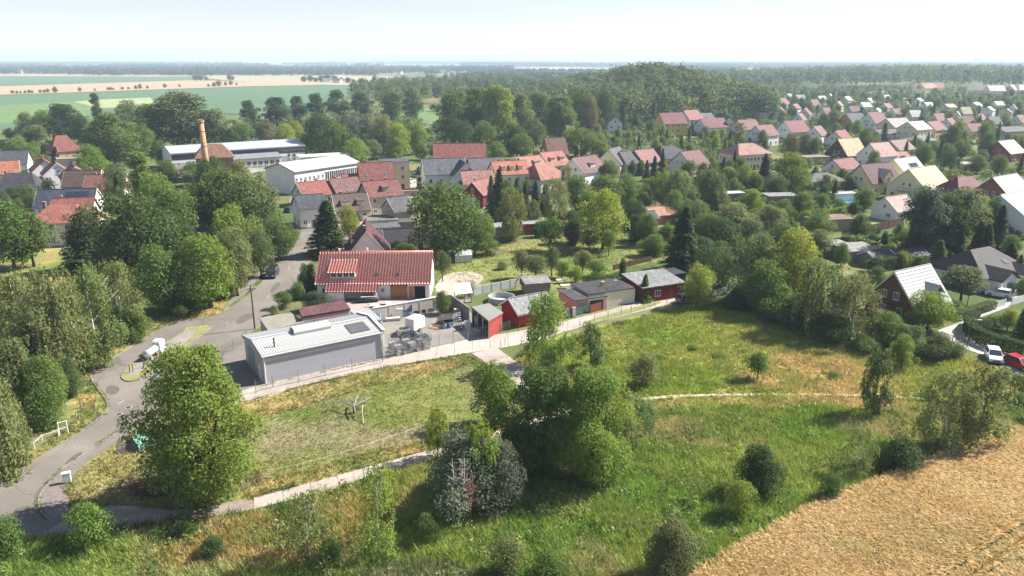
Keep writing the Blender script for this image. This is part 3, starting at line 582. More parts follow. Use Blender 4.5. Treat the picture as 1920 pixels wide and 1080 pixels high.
    if solar:
        u0, u1, v0, v1 = solar; n = max(1, int((u1 - u0) * L / 1.05)); sm = surf('solar_cell', (.02, .025, .045), (.03, .035, .06), 1, .12, spec=.7)
        for q in range(n):
            for r_ in range(2):
                v = v0 + (v1 - v0) * (r_ + .5) / 2; z = hw + (hr - hw) * v; yy = side * W / 2 * (1 - v)
                o = MB().box(-.5, .5, -.8, .8, .22, .3).build('solar_panel', sm, root, ((u0 + (u1 - u0) * (q + .5) / n) * L, yy, z)); o.rotation_euler = ((slope if side < 0 else -slope), 0, 0)
    cs = [PX(X + (sx * x2 * ca - sy * y2 * sa), Y + (sx * x2 * sa + sy * y2 * ca), z)[:2] for sx in (-1, 1) for sy in (-1, 1) for z in (0, hr)]
    footprint(X, Y, max(L, W) * .5 + .5, (min(c[0] for c in cs), min(c[1] for c in cs), max(c[0] for c in cs), max(c[1] for c in cs), Y))
    HN += 1
    return root
RED, ORG, MAR, BRN, GRY, DGR, GLARE_PALE, PNK, BLU = '#9a4f42', '#bd6d4c', '#713b3a', '#6d5147', '#62626a', '#403f46', '#cfc6b0', '#b9827a', '#4a5468'  # the pale roof tone has sun glare painted into it
WHT, CRM, BEI, GRW, YEL, PWH = '#e4e1dc', '#ddd0b0', '#c8baa0', '#a59d92', '#d8b562', '#d6d2cc'
H_ = house
# -- village at the left edge
H_('large house with red roof and orange wall behind the leftmost trees', (88, 256, 140, 253), None, 11, None, 5.5, 11, '#d49a6a', RED, 'hip', inset=3)
H_('grey roofed white house at the left edge behind the white terraces', (8, 284, 30, 283), 11, 9, 20, 4.5, 8.5, WHT, GRY)
H_('small house with orange roof at the left picture edge', (4, 303), 9, 8, 30, 4, 7.5, CRM, ORG)
H_('white house with dark grey half hipped roof at the left edge', (35, 325), 11, 9, 12, 3.6, 8, WHT, '#55525a', 'hip', inset=2)
tr = [((80, 298), 'leftmost'), ((103, 304), 'middle'), ((138, 310), 'rightmost')]
for p, q in tr: H_('white gabled terrace house with red roof, %s of the three terraces' % q, p, 9, 8, -55, 5.2, 8.6, WHT, '#b0483c', name='terrace_house', group='white terraces with red roofs')
H_('brown roofed house right of the white terraces', (156, 320), 10, 9, 10, 3.5, 7.5, CRM, BRN, chim=2)
H_('house with rusty orange roof right of the white terraces', (200, 328), 11, 9, 10, 3.2, 7, CRM, '#9c5c46')
H_('long house with blue slate roof and solar panels at the left', (72, 357, 180, 354), None, 9, None, 3, 6.8, WHT, BLU, solar=(.0, .4, .25, .85))
H_('white two storey house with salmon red roof left of the big trees', (118, 384), 13, 10, 14, 5.4, 8.6, PWH, '#b8654f', 'hip', inset=4)
H_('red roof behind the salmon roofed house at the left', (137, 372), 9, 8, 14, 4.2, 7.6, PWH, '#a85a4a')
H_('small cottage with brown roof hidden among the big left trees', (365, 420), 8, 7, 25, 2.8, 5.0, WHT, BRN)
H_('low grey shed at the left picture edge', (10, 352), 7, 5, 8, 2.6, 3.0, GRW, GRY, 'flat', name='shed', cat='shed', chim=0)
H_('flat white outbuilding behind the white terraces', (122, 297), 14, 6, 15, 3, 3.2, WHT, '#a9b2a8', 'flat', name='outbuilding', cat='outbuilding', chim=0)
# -- town centre
H_('cream house with broad brick red roof beside the beige block', (672, 306, 733, 304), None, 10, None, 5.6, 10.2, CRM, '#a1564b', sky=((-.3, .3), (.3, .35)))
H_('beige three storey flat roofed block behind the red roofs', (738, 301), 9, 9, 14, 9, 9.2, BEI, GRY, 'flat', chim=0, cols=2, gcols=2, name='apartment_block', cat='building')
H_('long low row with orange red roof, its left half', (557, 344, 612, 338), None, 8, None, 3.2, 6.4, PWH, '#a8503e', chim=2)
H_('long low row with faded red roof, its right half', (618, 337, 668, 332), None, 8, None, 3.4, 6.6, PWH, '#8c5a52', sky=((.0, .35),))
H_('narrow orange roof at the end of the long low row', (658, 327), 5, 6, 20, 4, 7, PWH, '#bd6a50', chim=0)
H_('white cubic house with slate grey roof at the road bend', (553, 368, 603, 364), None, 8.5, None, 5, 7.6, WHT, '#54565e', gcols=2, cols=3, chim=0)
H_('cottage with mottled brown roof and two dormers', (624, 366, 686, 362), None, 8, None, 3, 6.6, CRM, '#776055', dorm=((-.22, 1.7), (.25, 1.7)), chim=1)
H_('two storey grey house with red roof and one dormer', (680, 342, 743, 337), None, 8.5, None, 5.4, 8.8, '#a79d8d', '#96504a', dorm=((.05, 1.8),), chim=2, cols=3)
H_('beige house with dark slate roof behind the big maple', (727, 372, 762, 368), None, 7.5, None, 4.2, 7, '#b5a88f', '#66656b', cols=2)
H_('large white house with grey slate roof in the town centre', (806, 299, 856, 297), 13, 10, 14, 6.4, 10.4, WHT, '#72757b', sky=((-.1, .3), (.2, .3)), chim=1, cols=4)
H_('white gabled wing with grey roof beside the large white house', (868, 303), 10, 7.5, 104, 6.4, 10.0, WHT, '#676a70', chim=0)
H_('black timber shed beside the large white house', (799, 331), 6, 5, 12, 3.8, 4, DARK, DGR, 'flat', name='shed', cat='shed', win=False, chim=0)
H_('long barn with weathered red roof behind the town centre', (813, 270, 909, 269), None, 12, None, 5, 10, '#a07058', '#a3524a', name='barn', cat='barn', chim=0, cols=4)
H_('house with grey roof and orange gable behind the town row', (911, 297), 12, 9, 22, 5, 9.2, '#c79678', '#6c6c72', sky=((.2, .3),))
H_('yellow row house with bright orange roof and small dormers', (922, 304, 985, 301), None, 9, None, 6, 9.4, '#ece2bc', '#c77350', dorm=((-.25, 1.2), (0, 1.2), (.25, 1.2)), chim=2)
H_('small dark red gabled house below the yellow row house', (900, 338), 8, 7, 60, 4, 7.2, '#7c2f2c', '#a4564a', sky=((.1, .4),))
H_('pink roofed house between the white house and the yellow row', (893, 320), 9, 8, 15, 4.4, 7.8, BEI, '#bb8070', sky=((.1, .3),))
H_('flat white outbuilding below the large white house', (894, 366), 9, 6, 18, 3, 3.2, WHT, '#b5b2ab', 'flat', chim=0, name='outbuilding', cat='outbuilding')
H_('tall brown brick building with steep roof behind the orange roofs', (1022, 259, 1058, 258), None, 10, None, 6.5, 12, '#96664f', '#8b5c48', chim=0)
H_('house with orange roof and two grey dormers in the town row', (1013, 287, 1052, 283), None, 9, None, 5.6, 9.6, CRM, '#b86753', dorm=((-.2, 2), (.25, 2)))
H_('yellowish row house with orange roof left of the two dormers', (968, 296, 1008, 292), None, 9, None, 5.6, 9, '#ece4c4', '#bf7b62', dorm=((.2, 2.4),))
H_('broad house with orange hipped roof and tall chimney', (993, 309, 1038, 304), None, 11, None, 4.4, 8.6, PWH, '#b9705c', 'hip', inset=2, chim=1)
H_('house with brown red roof, dormer and white gable', (1075, 297, 1115, 291), None, 10, None, 4.6, 9, WHT, '#84544f', dorm=((.0, 2.2),), chim=2)
H_('cream house with grey roof and two skylights', (1143, 279, 1159, 277), 11, 9.5, 62, 4.6, 9.4, CRM, '#6d6b6a', sky=((-.2, .35), (.1, .4)))
H_('dark grey roofed house right of the cream one', (1180, 284), 9, 9, 30, 4.4, 8.2, CRM, '#5d5b5e', sky=((-.2, .4), (.2, .4)), chim=2)
H_('house with pale red roof in the town row', (1207, 281), 10, 9, 40, 4.4, 8.4, '#c2b59e', '#a56862')
H_('big dark slate roof standing behind the town row', (1252, 274), 14, 12, 24, 4, 8, BEI, '#45474f', 'hip', inset=4, chim=0)
H_('cream gabled house with red brown roof by the conifers', (1272, 286, 1314, 281), 11, 9.5, 42, 4.6, 8.8, '#e3d6bf', '#84464a', gcols=2)
H_('long cream school building with pale orange hipped roof', (1368, 271, 1428, 268), None, 12, None, 6, 9.4, CRM, '#b8806a', 'hip', inset=4, chim=1, name='school_building', cat='building', cols=9)
H_('flat grey annex in front of the school building', (1404, 298), 12, 8, 15, 3, 3.2, PWH, '#93908d', 'flat', chim=0, name='outbuilding', cat='outbuilding')
# -- row of villas under the wooded hill
for lab, at, L, W, yaw, hw, hr, wc, rc in [
    ('white villa with red roof, leftmost under the wooded hill', (1123, 208), 13, 11, 18, 6.5, 11, WHT, '#8f4a48'), ('tall narrow white house right of the leftmost villa', (1152, 218), 8, 8, 90, 6.5, 10, PWH, '#9b5a50'),
    ('yellow house with red roof under the wooded hill', (1258, 212), 15, 12, 20, 5.5, 11, YEL, '#8f4346'), ('white house with pink red roof behind the yellow house', (1295, 208), 11, 11, 30, 5.5, 10.5, WHT, '#b3665c'),
    ('grey roofed house between the yellow and the white houses', (1322, 214), 10, 9, 30, 4, 8, PWH, '#63646a'), ('long white house with crimson roof under the wooded hill', (1335, 222), 16, 11, 24, 4.5, 9, WHT, '#8d3f45'),
    ('white gabled house with dark roof right of the crimson roof', (1366, 219), 11, 9, 80, 5, 9.5, WHT, '#50525c'), ('house with brown red roof and satellite dish', (1399, 225), 13, 11, 30, 4.5, 9, CRM, '#8a5148'),
    ('white house with red roof above the school', (1432, 235), 12, 10, 35, 5, 9.5, WHT, '#944b48'), ('dark roofed house at the foot of the hill', (1430, 203), 11, 9, 20, 4, 8, PWH, '#6a4a48')]:
    H_(lab, at, L, W, yaw, hw, hr, wc, rc)
# -- right hand settlement; sun glare painted into the near-white pitched roofs
for a in [
    ('house with faded red roof near the hill foot', (1464, 190), 12, 10, 40, 4.5, 9, PWH, '#9a5c52'), ('white villa with crimson roof and white gable', (1488, 227), 14, 11, 30, 5, 10, WHT, '#933c44'),
    ('small white gabled house with pink brown roof', (1532, 237), 10, 8.5, 50, 4, 8, WHT, '#94605a'), ('house with bright red roof beside the tall tree', (1575, 245), 11, 9, 45, 4, 8.2, PWH, '#9c4145'),
    ('chalet with sunlit yellow roof and dark gable', (1590, 260), 12, 11, 28, 3, 9, '#5a4030', '#d9bd8e'), ('orange walled house with dark blue roof', (1601, 213), 14, 11, 30, 5, 10, '#c98a48', '#40465a'),
    ('white gabled house with brown red roof behind the chalet', (1640, 211), 14, 11, 35, 5.5, 11, WHT, '#84484a'), ('large cream block with pale roof in the settlement', (1680, 222), 15, 12, 25, 6, 10, CRM, '#b9aea0'),
    ('cream wing with bright pale roof right of the large block', (1716, 228), 13, 11, 32, 6.5, 10, CRM, '#dbd8d0'), ('house with red roof right of the cream wing', (1750, 228), 12, 10, 35, 4.5, 8.5, BEI, '#8f4f4c'),
    ('low white hall with brown roof below the cream block', (1668, 243), 18, 9, 15, 3.6, 5.5, PWH, '#7d605c'), ('gabled house with salmon roof right of the red hut roofs', (1648, 268), 11, 10, 30, 4.5, 9, WHT, '#c08c82'),
    ('long orange roofed wing beside the salmon gable', (1672, 285), 12, 8, 8, 3, 5, WHT, '#bf7c66'), ('beige house with brown pyramid roof', (1684, 263), 11, 10, 30, 3.5, 7, BEI, '#9a7468'),
    ('brick red walled house with bright white roof', (1886, 264), 12, 11, 32, 3.6, 8, '#a2503e', '#ddd6c8'), ('dark roofed hall above the brick red house', (1890, 238), 18, 12, 20, 3.5, 5.5, GRW, '#5f5a55')]:
    H_(*a)
H_('yellow bungalow with flat grey hipped roof', (1725, 256), 13, 10, 12, 3.2, 4.8, YEL, '#8e8f92', 'hip', inset=4, chim=0)
for i, (x, y, rc, wc) in enumerate([(1809, 218, '#8e4a48', WHT), (1838, 214, '#9b504c', WHT), (1862, 219, '#5b5a68', YEL), (1888, 204, '#b0a698', CRM), (1912, 216, '#8d4a46', PWH), (1810, 201, '#cdbd94', CRM), (1854, 200, '#c9beb0', WHT), (1740, 192, '#d6d2cc', WHT), (1700, 190, '#c7c2bb', PWH), (1662, 194, '#a2615a', WHT), (1622, 192, '#d6d1c6', WHT), (1572, 190, '#b08a78', CRM), (1540, 180, '#d8d4cc', WHT), (1500, 178, '#cfc9c0', WHT), (1630, 184, '#d5d2cb', PWH), (1780, 195, '#bfb2a0', CRM), (1510, 205, '#945450', PWH), (1548, 203, '#8d4f50', CRM), (1475, 176, '#d8d4cc', WHT), (1490, 199, '#99605a', PWH), (1526, 188, '#a2615a', WHT), (1556, 176, '#cfc9c0', CRM), (1588, 181, '#d6d1c6', WHT), (1600, 199, '#8e4a48', PWH), (1645, 203, '#c7c2bb', CRM), (1680, 204, '#945450', WHT), (1715, 207, '#d6d2cc', CRM), (1722, 184, '#cfc9c0', WHT), (1760, 213, '#a2615a', CRM), (1795, 209, '#c9beb0', WHT), (1830, 192, '#d8d4cc', WHT), (1872, 190, '#cfc9c0', PWH), (1900, 196, '#99605a', WHT), (1660, 178, '#d5d2cb', WHT), (1462, 205, '#8d4f50', PWH), (1780, 222, '#9b504c', WHT), (1825, 232, '#8d4a46', CRM), (1500, 214, '#a2615a', WHT)]):
    H_('small %s house, %s from the left in the far row of the settlement' % ({'#8e4a48': 'red roofed', '#9b504c': 'red roofed', '#5b5a68': 'yellow slate roofed', '#8d4a46': 'red roofed', '#945450': 'red roofed', '#8d4f50': 'red roofed', '#a2615a': 'red roofed', '#99605a': 'red roofed'}.get(rc, 'pale roofed'), '%s'), (x, y), 9.5 - (i % 3), 8 - (i % 2), 35 + (i * 37) % 60 - 30, 3.4 + (i % 4) * .4, 7 + (i % 3) * .5, wc, rc, group='far houses of the settlement', chim=0)
far_rows = sorted([o for o in bpy.data.objects if o.get('group') == 'far houses of the settlement'], key=lambda o: PX(*o.location[:2])[0])
for i, o in enumerate(far_rows): o['label'] = o['label'] % ordinal(i)
# -- nearer right hand houses; glare on the pale pitched roofs is painted colour
H_('white cottage with red roof and small windows', (1562, 300, 1598, 296), None, 8.5, None, 3.2, 6.2, WHT, '#96403e', chim=0)
h1 = H_('cream house with dark brown roof and bright cross gable', (1618, 309, 1664, 305), 13, 10, 26, 4, 9, '#e3d3a8', '#6c3d3f', cols=3, chim=0)
MB().prism([(-1.8, 3.4), (1.8, 3.4), (1.8, 5.6), (0, 7.6), (-1.8, 5.6)], 'y', -5.4, -1.5).build('cross_gable', wallm('#e3d3a8'), h1)
MB().prism([(-2.1, 5.3), (0, 7.65), (2.1, 5.3), (2.1, 5.5), (0, 7.9), (-2.1, 5.5)], 'y', -5.8, -1.0).build('cross_gable_roof', roofm('#d8d4cb'), h1)
window(h1, 0, -5.4, 4.2, 1.2, 1.3, 0)
H_('cream gabled house with glaring white roof behind the brown roof', (1676, 300, 1716, 294), 13, 11, 36, 4.2, 9.2, '#e6dcbc', '#dad7ce', chim=0, solar=(-.1, .3, .2, .7))  # white roof is sun glare laid into the tile colour
h2 = H_('large cream house with sunlit pale yellow roof and balcony', (1704, 318, 1752, 311), 14, 12, 34, 4, 9.2, '#e4d6ae', '#dccf9f', chim=0, gcols=3)  # pale yellow tiles stand for sun glare, put into the base colour
BOX('balcony_slab', CONC, h2, -8.3, -7.003, -2.2, 2.2, 2.75, 2.9)
MB().box(-8.32, -8.26, -2.2, 2.2, 3.75, 3.82).box(-8.3, -8.28, -2.2, -2.15, 2.9, 3.75).box(-8.3, -8.28, 2.15, 2.2, 2.9, 3.75).box(-8.3, -8.28, -.02, .02, 2.9, 3.75).build('balcony_rail', DARK, h2)
H_('house with crimson hipped roof among the conifers', (1808, 332), 13, 10, 18, 3.4, 7.5, CRM, '#8d4146', 'hip', inset=4)
H_('brown brick house with white sunlit roof at the right edge', (1884, 330), 14, 11, 34, 3.6, 8.6, '#8c5644', '#dcdad2', chim=0)  # sun glare painted as white roof tiles
H_('large white hall house with white roof at the right edge', (1908, 360), 18, 13, 36, 5, 9.5, WHT, '#dcdad4', chim=0, gcols=2)  # roof colour whitened to stand for sun glare
H_('grey bungalow with low hipped roof beside the bright green tree', (1540, 325), 13, 9, 12, 2.8, 4.8, PWH, '#6f6c6c', 'hip', inset=4, chim=0)
H_('flat brick garage left of the red roofed cottage', (1525, 293), 11, 7, 14, 3, 3.2, '#a58472', '#a09a92', 'flat', name='garage', cat='garage', chim=0)
H_('pale flat outbuilding behind the right settlement gardens', (1812, 306), 9, 6, 15, 3, 3.2, CRM, '#c9c0ae', 'flat', name='outbuilding', cat='outbuilding', chim=0)
hc = H_('white cottage with sunlit pinkish roof and garage door on the lawn', (1663, 371, 1697, 365), 8.5, 7.5, 30, 2.7, 5.8, WHT, '#c7a396', chim=0, gcols=1, win=False)
window(hc, -4.25, -1.3, 1.0, 1.5, .9, -math.pi / 2); window(hc, -4.25, 0, 3.2, .8, .9, -math.pi / 2)
door(hc, 2.0, -3.75, .05, 2.6, 2.2, 0, surf('garage_door_brown', (.16, .09, .07), None, 2, .6))
H_('long low shed with rusty flat roof beside the hedge', (1553, 408), 11, 6, 12, 2.8, 3.2, '#a98f7e', '#9c7a68', 'flat', name='shed', cat='shed', chim=0, win=False)
H_('open garden shed with pale flat roof below the hedge', (1562, 456), 6, 5, 10, 2.3, 2.5, GREYWOOD, '#b9b3a9', 'flat', name='shed', cat='shed', chim=0, win=False)
H_('grey garden shed with sheet roof right of the open shed', (1605, 462), 7, 5, 14, 2.2, 2.6, GRW, '#a9a6a0', 'shed', name='shed', cat='shed', chim=0, win=False)
H_('low wooden hut with gabled felt roof in the allotment', (1645, 470), 5, 4, 20, 2, 2.9, '#8f7f6c', '#6f6a66', name='hut', cat='hut', chim=0, win=False)
H_('dark roofed garden hut behind the hedge', (1700, 467), 7, 5, 12, 2, 2.9, PWH, '#4c4b52', name='hut', cat='hut', chim=0, win=False)
H_('red garden shed with pale roof among the orchard trees', (1001, 414), 6, 4.5, 12, 2.5, 2.8, '#8e3a30', '#b8b5ae', 'shed', name='shed', cat='shed', chim=0, win=False)
H_('orange roofed garden hut half hidden by trees', (1235, 388), 8, 5, 24, 2.4, 4, '#b58460', '#c9865a', name='hut', cat='hut', chim=0, win=False)
H_('grey roofed garden hut beside the orange one', (1203, 398), 7, 5, 18, 2.2, 3.4, GRW, '#5f6066', name='hut', cat='hut', chim=0, win=False)
H_('white roofed carport among the allotment trees', (1375, 361), 6, 4, 15, 2.4, 2.6, GREYWOOD, '#d6d3cc', 'flat', name='carport', cat='carport', chim=0, win=False)
H_('grey flat shed beside the birches behind the big maple', (932, 423), 9, 5, 20, 2.6, 2.8, GRW, '#b3b1ab', 'flat', name='shed', cat='shed', chim=0, win=False)
H_('flat grey carport below the two pools', (1462, 365), 9, 6, 8, 2.4, 2.6, GREYWOOD, '#a3a29b', 'flat', name='carport', cat='carport', chim=0, win=False)
H_('low white garage beside the round pool', (1582, 362), 8, 4, 12, 2.4, 2.6, PWH, '#c9c5bd', 'flat', name='garage', cat='garage', chim=0, win=False)
# -- the white gabled house and bungalow behind the barn
hb = H_('white gabled house with maroon roof behind the striped barn', (687, 434, 686, 412), None, 8.6, None, 2.6, 7.8, WHT, '#6c3138', chim=1, win=False, dorm=((.1, 3.2),))
xg = min(q[0] for q in hb.children[0].bound_box); window(hb, xg, 1.5, 2.3, 1.0, 1.1, -math.pi / 2); window(hb, xg, -1.5, 2.3, 1.0, 1.1, -math.pi / 2)
hbg = H_('white bungalow with dark low roof below the maple', (752, 432, 790, 427), 12, 7, 14, 2.7, 4.4, WHT, '#38333a', chim=0, cols=4, ww=1.4)
H_('flat roofed white garage behind the white gabled house', (713, 409), 8, 7, 14, 2.6, 2.8, WHT, '#8f8c7e', 'flat', name='garage', cat='garage', chim=0, win=False)
H_('timber carport right of the white garage', (752, 414), 6, 5, 14, 2.3, 2.5, GREYWOOD, '#6d6a66', 'flat', name='carport', cat='carport', chim=0, win=False)
H_('grey flat roofed annex beside the maroon roof', (716, 424), 8, 5, 16, 3, 3.1, WHT, '#7d7a7a', 'flat', name='annex', cat='building', chim=0)
# -- low buildings along the concrete road
h3 = H_('pale bungalow with flat dark felt roof along the concrete road', (1130, 537), 9, 6.5, 24, 2.6, 2.9, '#d8d1b8', '#4d494c', 'flat', name='bungalow', cat='bungalow', chim=0, win=False)
MB().box(-.3, .3, -.3, .3, 2.74, 3.5).build('chimney', surf('yellow_brick', (.5, .33, .13), None, 3, .9), h3)
h4 = H_('pink garage with grey felt roof and open door', (1092, 551), 6, 6, 24, 2.2, 2.5, '#c89a92', '#5d585a', 'flat', name='garage', cat='garage', chim=0, win=False)
door(h4, 1.0, -3.0, .02, 2.6, 1.9, 0, DARK); MB().box(-.5, 2.5, -3.08, -3.003, 1.93, 2.15).build('door_track', WHITE, h4); BOX('front_wall', WHITE, h4, -.45, -.3, -3.06, -3.003, 0, 2.2)  # dark panel over solid wall paints the shade of the open doorway
h5 = H_('dark red shed with grey mono pitch roof beside the conifers', (1225, 519), 8.5, 6.5, 24, 2.7, 3.4, '#7a2328', '#9fa09d', 'shed', name='shed', cat='shed', chim=0, win=False)
window(h5, -1.2, -3.25, .9, 1.2, 1.1, 0); door(h5, 1.6, -3.25, .05, .9, 2.0, 0, surf('red_door', (.25, .04, .04), None, 2, .6))
H_('dark felt roofed lean-to behind the dark red shed', (1258, 510), 4, 4, 24, 2.3, 2.5, DARK, DGR, 'flat', name='lean_to', cat='shed', chim=0, win=False)
h6 = H_('bright red hut with grey gabled roof behind the birch', (966, 563, 1012, 548), 6.5, 5.5, 30, 2.3, 3.9, '#b02028', '#a9aaa8', name='hut', cat='hut', chim=0, win=False)
h7 = H_('small wooden hut with two sheet roofs in the garden', (1005, 524), 4.5, 3.2, 14, 2.0, 2.3, GREYWOOD, '#a5a29c', 'shed', name='hut', cat='hut', chim=0, win=False)
# ------------------------------------------------------------------ the striped barn house
def striped_slope(x0, x1, ya, za, yb, zb, mat, name, parent, pitch=.5, amp=.12):
    """pantile slope: one rolled column after another from eave (ya, za) to ridge (yb, zb)"""
    n = int((x1 - x0) / pitch * 6); x = np.linspace(x0, x1, n + 1); ph = (x - x0) / pitch * 2 * math.pi
    off = amp * np.maximum(np.cos(ph), -.35); d = np.hypot(yb - ya, zb - za); ny, nz = -(zb - za) / d, (yb - ya) / d
    if nz < 0: ny, nz = -ny, -nz
    rows = 13; V = []
    for r in range(rows):
        for step in (0, 1):
            f = (r + step) / rows; lift = .035 * (1 - step)
            y = ya + (yb - ya) * f; z = za + (zb - za) * f
            V.append(np.stack([x, y + ny * (off + lift), z + nz * (off + lift)], 1))
    V = np.concatenate(V); k = n + 1; idx = np.arange(len(V)).reshape(-1, k); F = np.stack([idx[:-1, :-1], idx[:-1, 1:], idx[1:, 1:], idx[1:, :-1]], -1).reshape(-1, 4)
    return obj(name, np_mesh(name, V, F, mat, None, True), parent)
X, Y = G(706, 472.5, 7.1)
barn = tag(empty('barn_house', (X, Y, 0), R(1)), 'long white barn house with striped red pantile roof by the road', 'house')
PANT = surf('red_pantile', (.84, .36, .28), (.74, .29, .225), 1.1, .4, spec=.5, fine=2.5)
BW = wallm('#e8e4de')
MB().prism([(-5.1, 0), (5.1, 0), (5.1, 3.0), (0, 7.05), (-5.1, 3.0)], 'x', -9.8, 9.8).build('wall', BW, barn)
rf = MB().prism([(-5.55, 2.58), (0, 7.0), (5.55, 2.58), (5.55, 2.68), (0, 7.1), (-5.55, 2.68)], 'x', -10.05, 10.05).build('roof', surf('roof_underlay', (.2, .09, .07), None, 1, .9), barn)
striped_slope(-10.05, 10.05, -5.6, 2.68, 0, 7.16, PANT, 'pantiles', rf); striped_slope(-10.05, 10.05, 5.6, 2.68, 0, 7.16, PANT, 'pantiles', rf)
MB().tube([(-10.1, 0, 7.18), (10.1, 0, 7.18)], .14, 8).build('ridge_tiles', PANT, rf, smooth=True)
MB().prism([(-6.9, 1.62), (-5.4, 2.72), (-5.4, 2.82), (-6.9, 1.74)], 'x', -8.0, .85).build('catslide_roof', MATS['roof_underlay'], rf)
striped_slope(-8.0, .85, -6.95, 1.75, -5.5, 2.87, PANT, 'pantiles', rf)
for x in (-8.03, .88): MB().prism([(-6.95, 1.6), (-5.4, 2.7), (-5.4, 2.95), (-6.95, 1.85)], 'x', x - .05, x + .05).build('barge_board', DARK, rf)
BOX('firewall_ridge', MATS['roof_underlay'], rf, -1.42, -1.28, -5.4, 0, 2.9, 2.95)
ex = MB().box(-7.85, -4.9, -6.6, -5.103, 0, 1.85).build('porch_store', BW, barn); MB().box(-6.4, -6.36, -6.62, -6.603, .05, 1.75).build('door_gap', CONC, ex)
BOX('porch_wall', BW, barn, -1.2, .7, -6.5, -5.103, 0, 1.85)
for x in (-4.6, -1.5): BOX('porch_post', WOOD, barn, x - .08, x + .08, -6.6, -6.44, 0, 1.7)
door(barn, -.7, -6.5, .03, 1.9, 1.75, 0, surf('brown_planks', (.36, .14, .06), (.26, .1, .045), 3, .6))
gd = MB().box(2.9, 5.9, -5.16, -5.103, .05, 3.0).build('barn_door', WOOD, barn)
for k in range(10): BOX('plank', WOOD, gd, 2.93 + k * .297, 3.2 + k * .297, -5.2, -5.163, .08, 2.2)
for k in range(4):
    o = obj('pane', WINP, gd, (3.3 + k * .72 + (.08 if k > 1 else 0), -5.16, 2.28), 0, (.75, 1, .6))
BOX('gateway_shade_panel', surf('painted_interior_shade', (.012, .011, .01), None, 2, .95), barn, 7.1, 9.0, -5.14, -5.103, .03, 2.2)  # near-black panel on the wall paints the shade inside the open gateway
BOX('gate_leaf', WOOD, barn, 6.1, 7.0, -5.18, -5.103, .03, 2.15)
window(barn, -8.6, -5.1, 1.0, .8, .9, 0); window(barn, 1.6, -5.1, 1.2, .7, .65, 0); window(barn, -3.4, -5.1, 1.0, 1.0, .9, 0)
for u, v in ((-7.9, .74), (-5.3, .74), (-4.2, .74)):
    o = BOX('skylight', MATS['skylight_glass'], barn, -.33, .33, -.55, .55, -.05, .16); o.location = (u, -5.1 * (1 - v), 3.0 + 4.05 * v); o.rotation_euler = (math.atan2(4.05, 5.1), 0, 0)
for u in (.4, 4.1):
    o = BOX('roof_hatch', DARK, barn, -.25, .25, -.25, .25, -.05, .2); o.location = (u, -4.0, 3.95); o.rotation_euler = (math.atan2(4.05, 5.1), 0, 0)
dm = MB().prism([(-4.5, 3.6), (-1.6, 5.75), (-4.5, 4.55)][::-1], 'x', -7.5, -3.2).build('shed_dormer', BW, barn)
MB().prism([(-4.9, 4.5), (-1.35, 5.95), (-1.35, 6.02), (-4.9, 4.6)], 'x', -7.85, -2.85).build('dormer_roof', MATS['roof_underlay'], dm)
striped_slope(-7.85, -2.85, -4.95, 4.6, -1.35, 6.06, PANT, 'pantiles', dm)
for k in range(4):
    obj('dormer_window', WINF, dm, (-6.95 + k * 1.08, -4.5, 3.72), 0, (.9, 1, .75)); obj('dormer_pane', WINP, dm, (-6.95 + k * 1.08, -4.52, 3.72), 0, (.9, 1, .75))
MB().box(-2.0, -1.7, .9, 1.2, 6.0, 7.6).build('chimney', WHITE, rf); MB().box(-7.0, -6.7, .9, 1.2, 6.0, 7.5).build('chimney', WHITE, rf)
footprint(X, Y, 11, (594, 470, 812, 560, Y))
# ------------------------------------------------------------------ grey metal hall
a = G(497, 720); yw = R(33.5); L, W, HH = 16.3, 8.7, 3.9
cx = a[0] + math.cos(yw) * L / 2 - math.sin(yw) * W / 2; cy_ = a[1] + math.sin(yw) * L / 2 + math.cos(yw) * W / 2
hall = tag(empty('metal_hall', (cx, cy_, 0), yw), 'grey metal hall with white ribbed sheet roof beside the yard', 'hall')
CLAD = surf('grey_cladding', (.40, .40, .425), (.36, .36, .385), .25, .55, .06, 3); SHEET = surf('white_sheet_metal', (.43, .425, .41), (.365, .36, .345), .35, .6)
MB().prism([(-W / 2, 0), (W / 2, 0), (W / 2, HH), (0, HH + .75), (-W / 2, HH)], 'x', -L / 2, L / 2).build('wall', CLAD, hall)
rf = MB().prism([(-W / 2 - .18, HH - .03), (0, HH + .76), (W / 2 + .18, HH - .03), (W / 2 + .18, HH + .07), (0, HH + .86), (-W / 2 - .18, HH + .07)], 'x', -L / 2 - .15, L / 2 + .15).build('roof', SHEET, hall)
sl = math.hypot(W / 2 + .18, .79); pit = math.atan2(.79, W / 2 + .18); n = 25; pw = (L + .3) / n
pm = MB().box(-pw / 2 + .012, pw / 2 - .012, -sl / 2, sl / 2, .0, .03).box(-.06, .06, -sl / 2, sl / 2, .03, .075).box(pw / 2 - .07, pw / 2 - .014, -sl / 2, sl / 2, .03, .075).mesh('roof_sheet', SHEET)
for s in (-1, 1):
    for k in range(n):
        o = obj('roof_sheet', pm, rf, (-L / 2 - .15 + pw * (k + .5), s * (W / 2 + .18) / 2, HH + .07 + .395)); o.rotation_euler = (pit if s < 0 else -pit, 0, 0)
BOX('ridge_flashing', SHEET, rf, -L / 2 - .16, L / 2 + .16, -.22, .22, HH + .9, HH + .96)
MB().prism([(-W / 2 - .25, HH - .3), (W / 2 + .25, HH - .3), (W / 2 + .25, HH + .25), (0, HH + 1.1), (-W / 2 - .25, HH + .25)], 'x', L / 2 + .153, L / 2 + .45).build('parapet', CLAD, hall)
MB().prism([(-W / 2 - .3, HH + .25), (0, HH + 1.1), (W / 2 + .3, HH + .25), (W / 2 + .3, HH + .36), (0, HH + 1.21), (-W / 2 - .3, HH + .36)], 'x', L / 2 + .1, L / 2 + .5).build('parapet_coping', WHITE, hall)
